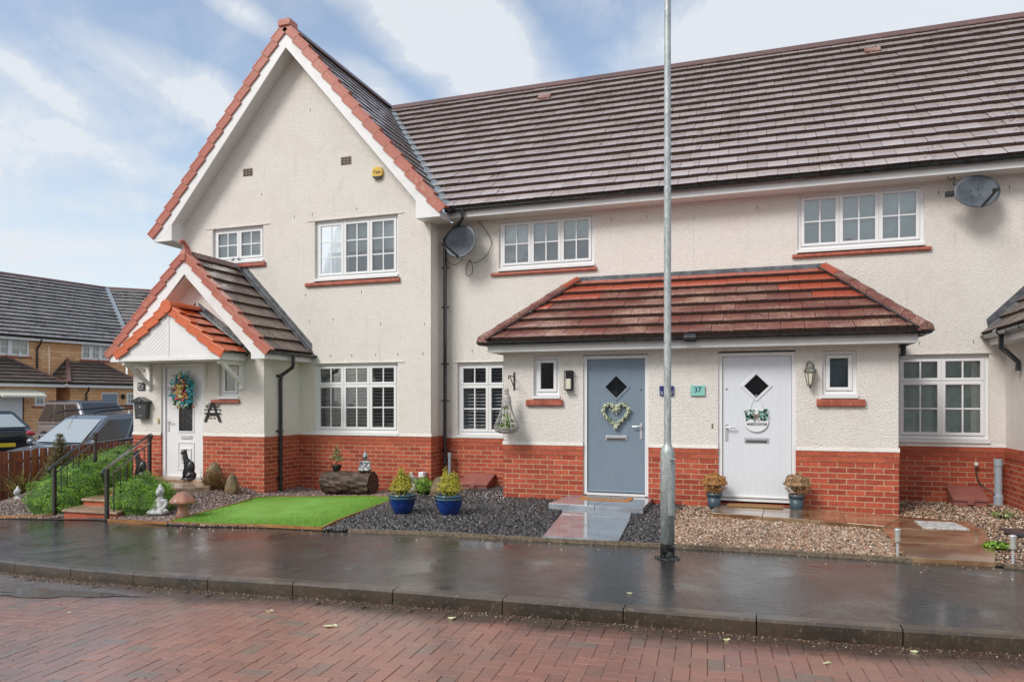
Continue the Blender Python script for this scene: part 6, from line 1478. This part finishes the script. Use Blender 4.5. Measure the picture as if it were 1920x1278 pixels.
leaf_cloud('leaves','leaf2',[(0,0,.09,.15,.15,.07),(.05,-.05,.17,.09,.08,.08),(-.02,0,.38,.05,.05,.04),(0,0,.25,.06,.06,.09)],420,.045,t,surf=.8,seed=14,world=False)
for sx_,zz_ in ((-1.47+.22,1.14),(-.60,1.14)):
    t=thing('wall_fixing','small brown cable hole plug on the porch wall '+('left of the lamp column' if sx_<-1 else 'right of the lamp column'),'fixing',(sx_,YP,zz_)); m=MB(); m.ell((0,-.003,.018),(.014,.008,.016),nu=8,nv=5); m.ell((0,-.003,-.018),(.014,.008,.016),nu=8,nv=5); m.build('plugs',M_['rock'],t,world=False)
# meter boxes, pipes, socket cable
def meter_box(label,loc,w):
    t=thing('meter_box',label,'meter box',loc,0,'brown gas meter boxes')
    m=MB(); m.prism([(-w/2,0,0),(-w/2,-.40,0),(-w/2,-.40,.10),(-w/2,0,.24)],(w,0,0)); m.build('housing','meter',t,world=False,bevel=.01)
    m=MB(); m.prism([(-w/2-.012,.0,.265),(-w/2-.012,-.42,.115),(-w/2-.012,-.42,.085),(-w/2-.012,0,.235)],(w+.024,0,0)); 
    for k in range(7): x=-w/2+.03+k*(w-.06)/6; m.box(x-.004,x+.004,-.39,-.03,.0,.001)
    m.build('lid','meter',t,world=False,bevel=.004); m=MB(); m.cbox(-.04,.04,-.432,-.40,.03,.10,.008); m.build('latch','meter',t,world=False)
meter_box('brown plastic gas meter box under the right-hand window',(2.86,12.14,-.01),.42)
meter_box('brown plastic gas meter box half hidden behind the right blue pot',(-4.72,12.14,-.07),.52)
t=thing('drain_pipe','short wide grey plastic pipe standing in the right-hand wall corner','pipe',(3.28,12.04,0)); m=MB(); m.tube([(0,0,0),(0,0,.12),(0,0,.16)],[.062,.062,.052],16); m.tube([(0,0,.16),(0,0,.60)],.050,16); m.tube([(0,0,.56),(0,0,.66)],.058,16); m.build('pipe','steelgrey',t,world=False)
t=thing('drain_pipe','thin pale grey upright pipe by the long black downpipe','pipe',(-5.28,12.0,-.1)); m=MB(); m.tube([(0,0,0),(0,0,.62)],.030,14); m.tube([(0,0,.58),(0,0,.66)],.035,14); m.build('pipe','steelgrey',t,world=False)
t=thing('outdoor_aerial_cable','short black cable with a white cap on the brick wall above the meter box','cable',(3.12,12.14,.4)); 
cb=cable([(3.02,12.12,.55),(3.02,12.10,.42),(3.06,12.08,.30),(3.14,12.04,.22),(3.22,12.0,.16)],.009,t); m=MB(); m.ell((3.02,12.10,.57),(.03,.03,.03)); m.build('white_cap','white',t)
# doormats, covers, solar lights
t=thing('doormat','grey patterned doormat with an orange border on the raised grey slabs','doormat',(-2.05,10.25,.086),R(0)); m=MB(); m.cbox(-.36,.36,-.19,.17,0,.012,.003); m.build('border','matrim',t,world=False); m=MB(); m.cbox(-.30,.30,-.14,.12,.011,.017,.002); m.build('mat','matgrey',t,world=False)
t=thing('doormat','worn brown coir doormat below the white door numbered 37','doormat',(-.03,10.35,.053)); m=MB(); m.cbox(-.36,.36,-.10,.16,0,.014,.003); m.build('mat','coir',t,world=False)
t=thing('inspection_cover','rectangular inspection cover with a bright metal frame on the flagged path','manhole cover',(0,0,0)); P_=[(1.80,9.32),(2.27,9.36),(2.22,9.84),(1.80,9.82)]
m=MB(); m.prism([(x,y,.046) for x,y in P_],(0,0,-.01)); m.build('frame','steelcover',t)
m=MB(); c_=(sum(p[0] for p in P_)/4,sum(p[1] for p in P_)/4); m.prism([(c_[0]+(x-c_[0])*.86,c_[1]+(y-c_[1])*.86,.049) for x,y in P_],(0,0,-.004)); m.build('lid','steelcover',t)
t=thing('drain_cover','dark rectangular drain cover in the gravel at the right edge','manhole cover',(2.95,9.45,.02)); m=MB(); m.cbox(-.3,.32,-.22,.22,-.02,.012,.004); m.build('frame','darkcover',t,world=False); m=MB(); m.cbox(-.26,.28,-.18,.18,.011,.018,.003); m.build('lid','darkcover',t,world=False)
def solar(label,loc,s=1):
    t=thing('solar_light',label,'garden light',loc,0,'stake lights at the pavement edge')
    m=MB(); m.lathe([(.027,.25),(.029,.262),(.024,.270),(.0,.272)],(0,0,0),14); m.build('cap','chrome',t,world=False)
    m=MB(); m.lathe([(.022,.18),(.026,.25)],(0,0,0),14); m.lathe([(.014,.13),(.026,.15),(.027,.18)],(0,0,0),14); m.build('lens',mk('cloudy_lens',(.42,.42,.38),.25,coat=.5),t,world=False)
    m=MB(); m.tube([(0,0,-.01),(0,0,.135)],.012,8); m.build('stake','chrome',t,world=False)
solar('little steel stake light at the left corner of the flagged path',(1.27,7.70,-.0)); solar('little steel stake light cut by the right edge of the photo',(2.20,7.66,-.0))
for k,(x,y,s) in enumerate([(-3.55,4.62,.03),(-2.9,4.45,.045),(-.95,5.62,.02),(-5.2,4.3,.02),(-2.15,4.9,.025),(-.2,5.05,.018),(.95,5.2,.02),(.4,4.8,.02),(-7.7,8.0,.02)]):
    t=thing('fallen_petal',['yellowish fallen petal on the red blocks close to the kerb','long pale green crushed leaf on the red block road','cream fallen petal on the wet pavement right of the lamp column','single cream petal lying on the left part of the block road','green and cream petals at the foot of the kerb in the middle','tiny cream petal in the wet channel below the kerb','small cream petal by the kerb at the right','cream petal on the red blocks at the lower right','tiny cream petal on the timber edging by the steps'][k],'petal',(x,y,(road_z(x) if y<yk(x) else Zg(x)-.02)+.006)); m=MB()
    for q in range(3): a_=random.uniform(0,3); m.prism([(math.cos(v+a_)*s*(1 if q==0 else .6)+q*s*.5,math.sin(v)*s*.45+q*s*.2,.002*q+.004*math.cos(v)) for v in [2*PI*i/8 for i in range(8)]],(0,0,.002))
    m.build('petal','cream_leaf',t,world=False)
# ================================================================== CARS
def car(label,loc,yaw,L,Wd,Hh,paint,style,glass='carglass',roofmat=None):
    """car pointing to +X in its own space; ground at z=0"""
    t=thing('parked_car',label,'car',loc,yaw,'cars parked on the drives')
    hl=L/2; hw=Wd/2
    if style=='suv':
        st=[(-hl,.55,.95,.80),(-hl+.06,.35,1.02,.93),(-hl+.5,.30,1.04,1.0),(-.6,.28,1.04,1.0),(.55,.28,1.03,1.0),(1.05,.28,1.02,.99),(hl-.55,.30,.96,.96),(hl-.15,.33,.86,.88),(hl,.45,.74,.74)]
        gh=[(-hl+.10,-hl+.40),(1.02,.22)]; roof=Hh
    else:
        st=[(-hl,.45,.86,.72),(-hl+.08,.34,.95,.88),(-hl+.35,.28,1.0,.96),(-.5,.26,.98,1.0),(.5,.26,.95,1.0),(1.0,.27,.93,.99),(hl-.6,.28,.85,.96),(hl-.15,.32,.72,.86),(hl,.4,.62,.7)]
        gh=[(-hl+.45,-hl+1.35),(1.15,.25)]; roof=Hh
    m=MB(); prof=lambda zb,zt,w:[(-w*.90,zb),(-w,zb+.14),(-w*1.0,(zb+zt)/2+.05),(-w*.965,zt-.06),(-w*.90,zt),(-w*.5,zt+.03),(0,zt+.04),(w*.5,zt+.03),(w*.90,zt),(w*.965,zt-.06),(w,(zb+zt)/2+.05),(w,zb+.14),(w*.90,zb)]
    N=13; vs=[]; fs=[]
    for (x,zb,zt,k) in st:
        for (y,z) in prof(zb,zt,hw*k): vs.append((x,y,z))
    for i in range(len(st)-1):
        for j in range(N): fs.append((i*N+j,i*N+(j+1)%N,(i+1)*N+(j+1)%N,(i+1)*N+j))
    fs.append(tuple(range(N))); fs.append(tuple(range((len(st)-1)*N,len(st)*N))[::-1]); m.add(vs,fs); m.build('body',paint,t,smooth=True,world=False,sub=1)
    # greenhouse
    b0,b1=gh[0][0],gh[1][0]; t0,t1=gh[0][1],gh[1][1]; zb=1.03 if style=='suv' else .97; wb=hw*.93; wt=hw*.74
    m=MB(); xs_=[(b0,t0),(b0+.1,t0+.06),((b0+b1)/2,(t0+t1)/2),(b1-.1,t1-.05),(b1,t1)]
    vs=[];kk=[.96,1,1,1,.94]
    for (xb,xt),q in zip(xs_,kk): vs+=[(xb,-wb*q,zb),(xt,-wt*q,roof-.05),(xt,wt*q,roof-.05),(xb,wb*q,zb)]
    fs=[]
    for i in range(4):
        for j in range(4): fs.append((i*4+j,i*4+(j+1)%4,(i+1)*4+(j+1)%4,(i+1)*4+j))
    fs+=[(0,1,2,3),(19,18,17,16)]; m.add(vs,fs); m.build('cabin',paint,t,world=False,bevel=.02)
    def pane(mb,a,b,c,d,k=.86,kz=.80,mi=0):
        P=[Vector(q) for q in (a,b,c,d)]; C_=sum(P,Vector())/4; n_=(P[1]-P[0]).cross(P[3]-P[0]).normalized()
        if n_.dot(C_-Vector((0,0,zb)))<0: n_=-n_
        Q=[]
        for q in P: v=q-C_; Q.append(C_+Vector((v.x*k,v.y*k,v.z*kz))+n_*.022)
        mb.add(Q,[(0,1,2,3)],mi)
    mw=MB(); V_=[Vector(v) for v in vs]
    pane(mw,V_[16],V_[17],V_[18],V_[19],.90,.86,0); pane(mw,V_[0],V_[1],V_[2],V_[3],.84,.74,0)
    cuts=(.03,.33,.62,.97) if style=='suv' else (.05,.55,.97)
    for s in (1,-1):
        for f0,f1 in zip(cuts,cuts[1:]):
            pt=lambda f,top:Vector(((t0+(t1-t0)*f) if top else (b0+(b1-b0)*f), s*(wt if top else wb)*1.0, (roof-.05) if top else zb))
            pane(mw,pt(f0,0),pt(f0,1),pt(f1,1),pt(f1,0),.88,.78,1)
    mw.build('windows',[glass,'cardark'],t,world=False)
    rm=roofmat or paint
    m=MB(); m.add([(t0-.04,-wt*1.02,roof-.075),(t1+.05,-wt*1.0,roof-.08),(t1+.05,wt*1.0,roof-.08),(t0-.04,wt*1.02,roof-.075),(t0+.08,-wt*.86,roof+.005),(t1-.14,-wt*.84,roof+.005),(t1-.14,wt*.84,roof+.005),(t0+.08,wt*.86,roof+.005)],[(0,3,2,1),(4,5,6,7),(0,1,5,4),(1,2,6,5),(2,3,7,6),(3,0,4,7)])
    m.build('roof',rm,t,world=False,bevel=.02)
    for s in (1,-1):
        for x in (-hl+.82,hl-.92):
            m=MB(); m.tube([(x,s*(hw-.20),.345),(x,s*(hw+.01),.345)],.345,24); w_=m.build('wheel','rubber',t,world=False)
            m=MB(); m.tube([(x,s*(hw-.01),.345),(x,s*(hw+.018),.345)],.22,18); m.build('rim','alloy',w_,world=False)
            m=MB(); m.tube([(x,s*(hw-.19),.36),(x,s*(hw+.005),.36)],.41,24); m.build('wheel_arch','blackmat',t,world=False)
        m=MB(); m.ell((b1-.10,s*(hw+.10),zb+.05),(.07,.11,.075),nu=12,nv=8); m.bar((b1-.1,s*(hw-.08),zb+.0),(b1-.1,s*(hw+.06),zb+.03),.04); m.build('wing_mirror',paint if style!='suv2' else 'blackmat',t,smooth=True,world=False)
        m=MB(); m.ell((hl-.14,s*hw*.66,.70 if style!='suv' else .80),(.12,.17,.07),nu=12,nv=8); m.build('headlight','chrome',t,smooth=True,world=False)
        m=MB(); m.ell((-hl+.09,s*hw*.72,.86),(.09,.17,.08) if style!='suv' else (.06,.1,.16),nu=12,nv=8); m.build('tail_light','tail',t,smooth=True,world=False)
    m=MB(); m.cbox(-hl-.03,-hl+.05,-.26,.26,.60 if style!='suv' else .75,.71 if style!='suv' else .86,.004); m.build('number_plate','plate',t,world=False)
    return t
c1=car('blue-grey estate 4x4 behind the timber fence, its windscreen facing the street',(-16.05,14.05,-.52),R(-90),4.7,1.86,1.66,'carblue','suv',glass='carglass'); c1.rotation_euler=(0,R(3.5),R(-90))
m=MB()
for s in (1,-1): m.tube([(-2.0,s*.62,1.75),(-1.8,s*.62,1.80),(.3,s*.62,1.79),(.5,s*.62,1.74)],.02,8)
m.build('roof_rails','blackmat',c1,world=False)
c2=car('silver 4x4 with black roof parked in front of the buff brick house',(-22.8,19.9,-.34),R(-12),4.6,2.0,1.86,'carsilver','suv',glass='cardark',roofmat='black')
c3=car('black coupe seen from behind at the left edge, with a yellow number plate',(-23.0,16.0,-.33),R(160),4.3,1.85,1.52,'carblack','coupe',glass='carglass')
m=MB(); m.cbox(-2.02,-1.82,-.62,.62,1.03,1.06,.01); m.build('spoiler','black',c3,world=False)
m=MB(); m.prism([(-2.12,.07*math.cos(2*PI*k/20),.86+.05*math.sin(2*PI*k/20)) for k in range(20)],(.04,0,0)); m.build('badge','chrome',c3,world=False)
for o in c3.children:
    if o.name.startswith('number_plate'): o.location=(-.02,-.0,-.12)
# ================================================================== BUFF BRICK HOUSES ON THE LEFT
# local frame: u along the facade (away from the camera), v out of the facade towards the road
FA=R(9.6); FO=Vector((-31.2,26.4,-.42)); FU=Vector((math.sin(FA),math.cos(FA),0)); FV=Vector((math.cos(FA),-math.sin(FA),0))
FROT=math.atan2(FU.y,FU.x)
def far_house(label,name='brick_house'):
    t=thing(name,label,'house',tuple(FO),FROT,'buff brick houses across the drive'); return t
# in this space x=u (along facade), y=-v (depth away from the road), z up
hE=far_house('buff brick house with grey tiled roof behind the silver car')
def fwall(h,a,b,y,z0,z1,ops,mat='buff',nm='wall'):
    m=MB(); wall_y(m,a,b,z0,z1,y,ops,depth=.1); return m.build(nm,mat,h,world=False)
def fwin(h,x0,x1,z0,z1,y,n=3):
    m=MB(); g=MB(); w=(x1-x0)/n
    for k in range(n):
        a,b=x0+k*w,x0+(k+1)*w; f=.09
        m.box(a,a+f,y+.02,y+.08,z0,z1); m.box(b-f,b,y+.02,y+.08,z0,z1); m.box(a+f,b-f,y+.02,y+.08,z0,z0+f); m.box(a+f,b-f,y+.02,y+.08,z1-f,z1)
        m.box((a+b)/2-.015,(a+b)/2+.015,y+.03,y+.05,z0+f,z1-f); m.box(a+f,b-f,y+.03,y+.05,(z0+z1)/2-.015,(z0+z1)/2+.015); g.box(a+f,b-f,y+.055,y+.06,z0+f,z1-f)
    o=m.build('window','upvc',h,world=False); g.build('pane',M_['farpane'],o,world=False); s=MB(); s.cbox(x0-.1,x1+.1,y-.06,y+.08,z0-.09,z0-.005,.01); s.build('sill','sillred',o,world=False); return o
M_['farpane']=mk('far_window_pane',(.14,.16,.16),.08,spec=.9,coat=1,var=(1.2,(.30,.32,.28)))
EH=4.72; 
def span_house(h,a,b,wins,lows):
    fwall(h,a,b,0,0,EH,[(w[0],w[1],w[2],w[3]) for w in wins+lows])
    for w in wins+lows: fwin(h,*w[:4],0,w[4])
    m=MB(); m.box(a,b,7,7.05,0,EH); m.build('rear_wall','buff',h,world=False)
    m=MB(); m.box(a,b,-.30,-.27,EH-.02,EH+.16); m.box(a,b,-.27,0,EH-.02,EH); m.build('fascia','fascia',h,world=False)
    m=MB(); gutter(m,(a,-.33,EH+.14),(b,-.33,EH+.14),ends=False); m.build('gutter','gutter',h,world=False)
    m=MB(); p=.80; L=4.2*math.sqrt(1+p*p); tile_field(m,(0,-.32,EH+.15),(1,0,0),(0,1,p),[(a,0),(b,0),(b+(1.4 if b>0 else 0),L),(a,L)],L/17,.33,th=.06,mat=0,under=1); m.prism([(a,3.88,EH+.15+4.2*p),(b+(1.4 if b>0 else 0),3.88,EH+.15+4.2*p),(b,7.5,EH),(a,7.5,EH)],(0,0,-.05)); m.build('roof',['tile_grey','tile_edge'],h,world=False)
    m=MB(); ridge_run(m,(a,3.88,EH+.17+4.2*p),(b+(1.4 if b>0 else 0),3.88,EH+.17+4.2*p)); m.build('ridge_tiles','ridge',h,world=False)
span_house(hE,-14,-1.45,[(-4.7,-2.32,3.98,4.74,3),(-9,-7.4,3.98,4.74,3)],[])
hF=far_house('buff brick house with a hipped porch and grey door, left of the main gable house'); hF.location=hE.location
span_house(hF,-1.44,2.35,[(.08,1.5,3.98,4.74,3)],[])
# wing turned towards the road with its own slope
hG=far_house('brick wing whose grey roof meets the long roof in a lead valley'); 
p_=.80; rz_=4.2*p_; vx,vy=1.4,4.2; va=math.atan2(vy,vx); ea=2*va; ex_,ey_=-math.cos(ea),-math.sin(ea); nx_,ny_=-ey_,ex_
if nx_*vx+ny_*vy<0: nx_,ny_=-nx_,-ny_
O_=Vector((2.35,-.32,EH+.15)); L=4.2*math.sqrt(1+p_*p_)
m=MB(); tile_field(m,O_,(ex_,ey_,0),(nx_,ny_,p_),[(0,0),(9,0),(9,L),(vx*ex_+vy*ey_,L)],L/17,.33,th=.06,mat=0,under=1)
A_=O_+Vector((vx,vy,rz_)); B_=O_+Vector((ex_*9+nx_*4.2,ey_*9+ny_*4.2,rz_)); m.prism([A_,B_,B_+Vector((nx_*4,ny_*4,-rz_)),A_+Vector((nx_*4,ny_*4,-rz_))],(0,0,-.05)); m.build('roof',['tile_grey','tile_edge'],hG,world=False)
m=MB(); m.bar(O_+Vector((.0,0,.07)),O_+Vector((vx,vy,rz_+.07)),.24,.03,up=(-.5,-.6,.6)); m.build('valley_lining','valley',hG,world=False)
m=MB(); ridge_run(m,A_+Vector((0,0,.02)),B_+Vector((0,0,.02))); m.build('ridge_tiles','ridge',hG,world=False)
m=MB(); W0=Vector((2.35+nx_*.3,-.32+ny_*.3+.2,0)); W1=W0+Vector((ex_*9,ey_*9,0)); m.prism([W0,W1,W1+Vector((nx_*.1,ny_*.1,0)),W0+Vector((nx_*.1,ny_*.1,0))],(0,0,EH)); m.build('wall','buff',hG,world=False)
m=MB(); m.prism([O_+Vector((0,0,-.17)),O_+Vector((ex_*9,ey_*9,-.17)),O_+Vector((ex_*9+nx_*.03,ey_*9+ny_*.03,-.17)),O_+Vector((nx_*.03,ny_*.03,-.17))],(0,0,.16)); m.build('fascia','fascia',hG,world=False)
m=MB(); q_=W0+Vector((ex_*.5,ey_*.5,0))-Vector((nx_*.08,ny_*.08,0)); m.tube([(q_.x,q_.y,EH),(q_.x,q_.y,0)],.05,8); m.build('downpipe','gutter',hG,world=False)
# downpipe, alarm, cctv on the long facade
m=MB(); m.tube([(-1.95,-.30,EH+.05),(-1.95,-.28,EH-.1),(-2.0,-.06,EH-.35),(-2.0,-.06,2.9)],.045,8); m.build('downpipe','gutter',hE,world=False)
m=MB(); m.box(-2.9,-2.0,-.004,.0,.2,EH-.1); m.build('corner_band','buffred',hE,world=False) if False else None
t=thing('alarm_box','small white and yellow alarm box on the buff brick wall','alarm',tuple(FO+FU*-2.72+Vector((0,0,4.0))),FROT); m=MB(); m.prism([(.09*math.cos(v),0,.13*math.sin(v)) for v in [2*PI*k/16 for k in range(16)]],(0,-.06,0)); m.build('casing','white',t,world=False); m=MB(); m.cbox(-.05,.05,-.065,-.05,-.14,-.09,.004); m.build('strobe','blackmat',t,world=False)
def far_porch(h,a,b,hipl,hipr,ops,mat='buff'):
    y0=-1.5; fz=2.62
    m=MB(); wall_y(m,a+.2,b-.2,0,fz,y0,ops,depth=.1); m.box(a+.2,a+.22,y0,0,0,fz); m.box(b-.22,b-.2,y0,0,0,fz); m.build('porch_wall',mat,h,world=False)
    m=MB(); m.box(a,b,y0-.25,y0-.22,fz-.06,fz+.12); m.box(a,a+.03,y0-.22,0,fz-.06,fz+.12); m.box(b-.03,b,y0-.22,0,fz-.06,fz+.12); m.box(a+.03,b-.03,y0-.22,y0,fz-.05,fz-.04); m.build('porch_fascia','fascia',h,world=False)
    m=MB(); gutter(m,(a-.05,y0-.29,fz+.13),(b+.05,y0-.29,fz+.13)); m.build('porch_gutter','gutter',h,world=False)
    D=1.79; rise=1.12; p=rise/D; L=D*math.sqrt(1+p*p); m=MB(); z=fz+.13
    tile_field(m,(0,y0-.29,z),(1,0,0),(0,1,p),[(a,0),(b,0),(b-hipr,L),(a+hipl,L)],L/7,.33,th=.05,mat=0,under=1)
    for sx,sg,hw_ in ((a,1,hipl),(b,-1,hipr)):
        if hw_>.1: tile_field(m,(sx,y0-.29,z),(0,1,0),(sg,0,rise/hw_),[(0,0),(D,0),(D,math.hypot(hw_,rise))],L/7,.33,th=.05,mat=0,under=1)
    pr=m.build('porch_roof',['tile_far','tile_edge'],h,world=False)
    m=MB()
    for sx,sg,hw_ in ((a,1,hipl),(b,-1,hipr)):
        if hw_>.1: m.bar((sx,y0-.29,z+.05),(sx+sg*hw_,0,z+rise+.06),.16,.07)
    m.build('hip_tiles','ridge',pr,world=False)
    m=MB()
    for sx,sg,hw_ in ((a,1,hipl),(b,-1,hipr)):
        A=Vector((sx,-.03,z)); Bq=Vector((sx+sg*hw_,-.03,z+rise)); m.prism([A,A+Vector((0,0,.16)),Bq+Vector((0,0,.16)),Bq],(0,.02,0))
    m.build('flashing','lead',pr,world=False)
    for o in ops:
        if o[1]-o[0]<.7: fwin(h,o[0],o[1],o[2],o[3],y0,1)
    return pr
far_porch(hE,-6.6,-1.75,1.9,1.55,[(-2.88,-2.43,1.72,2.36),(-4.35,-3.3,.05,2.3)])
m=MB(); m.box(-4.3,-3.35,-1.44,-1.40,.1,2.25); m.build('door','whitedoor',hE,world=False)
t=thing('door_awning','cream awning over the door of the far left brick house','awning',tuple(FO+FU*-3.6+FV*1.5+Vector((0,0,2.45))),FROT); m=MB(); m.prism([(-1.0,0,.0),(-1.0,-.9,-.28),(-1.0,-.9,-.36),(-1.0,0,-.06)],(1.75,0,0)); m.build('canvas','awning',t,world=False)
far_porch(hF,-1.55,2.15,.95,1.25,[(.15,1.0,.05,2.36),(1.42,1.85,1.72,2.36)])
m=MB(); m.box(.2,.95,-1.44,-1.40,.1,2.28); m.build('door',M_['greydoor'],hF,world=False)
m=MB(); m.box(.15,.2,-1.46,-1.38,.05,2.36); m.box(.95,1.0,-1.46,-1.38,.05,2.36); m.box(.2,.95,-1.46,-1.38,2.28,2.36); m.build('door_frame','upvc',hF,world=False)
t=thing('wall_light','round dark hanging ball lantern beside the far grey door','wall light',tuple(FO+FU*1.2+FV*1.55+Vector((0,0,2.15))),FROT); m=MB(); m.ell((0,0,0),(.10,.10,.13)); m.box(-.02,.02,0,.06,-.02,.14); m.build('globe','blackmat',t,world=False)
m=MB(); m.tube([(-.62,-1.74,2.6),(-.62,-1.70,2.4),(-.62,-1.55,2.3),(-.62,-1.55,.1)],.045,8); m.build('downpipe','gutter',hF,world=False)
t=thing('ball_plant','brown ball plant on a stem in front of the far brick house','plant',(-26.5,22.1,-.42)); m=MB(); m.tube([(0,0,0),(0,0,1.3)],.05,6); m.build('stem','twig',t,world=False); leaf_cloud('foliage','leafdry',[(0,0,1.42,.24,.24,.24)],700,.09,t,seed=61,world=False)
t=thing('picket_fence','white lattice fence between the black car and the silver car','fence',(-22.3,17.3,-.42)); m=MB()
for k in range(9): m.box(-.02+k*.11,.02+k*.11,0,.02,0,.85)
for z in (.2,.5,.8): m.box(-.05,.95,.02,.04,z,z+.05)
m.build('pickets','white',t,world=False); t.rotation_euler=(0,0,R(50))
# ---- houses on the other side of the road, seen only as reflections in the panes
hR=thing('brick_house','pale brick house across the road, seen only as a reflection','house',(0,-22,0))
m=MB(); m.box(-26,22,-30,-22,-.2,5.0); m.build('wall',mk('grey_brown_brick',(.17,.15,.135),.7,var=(1,(.24,.21,.19))),hR)
m=MB(); m.prism([(-26.4,-21.6,4.9),(-26.4,-26,8.4),(-26.4,-30.4,4.9)],(48.8,0,0)); m.build('roof','tile_grey',hR)
for k in range(10):
    for z0_,z1_ in ((.9,2.1),(3.5,4.6)): m=MB(); x=-24+k*4.8; m.box(x,x+1.7,-21.99,-21.95,z0_,z1_); m.build('window','farpane',hR)
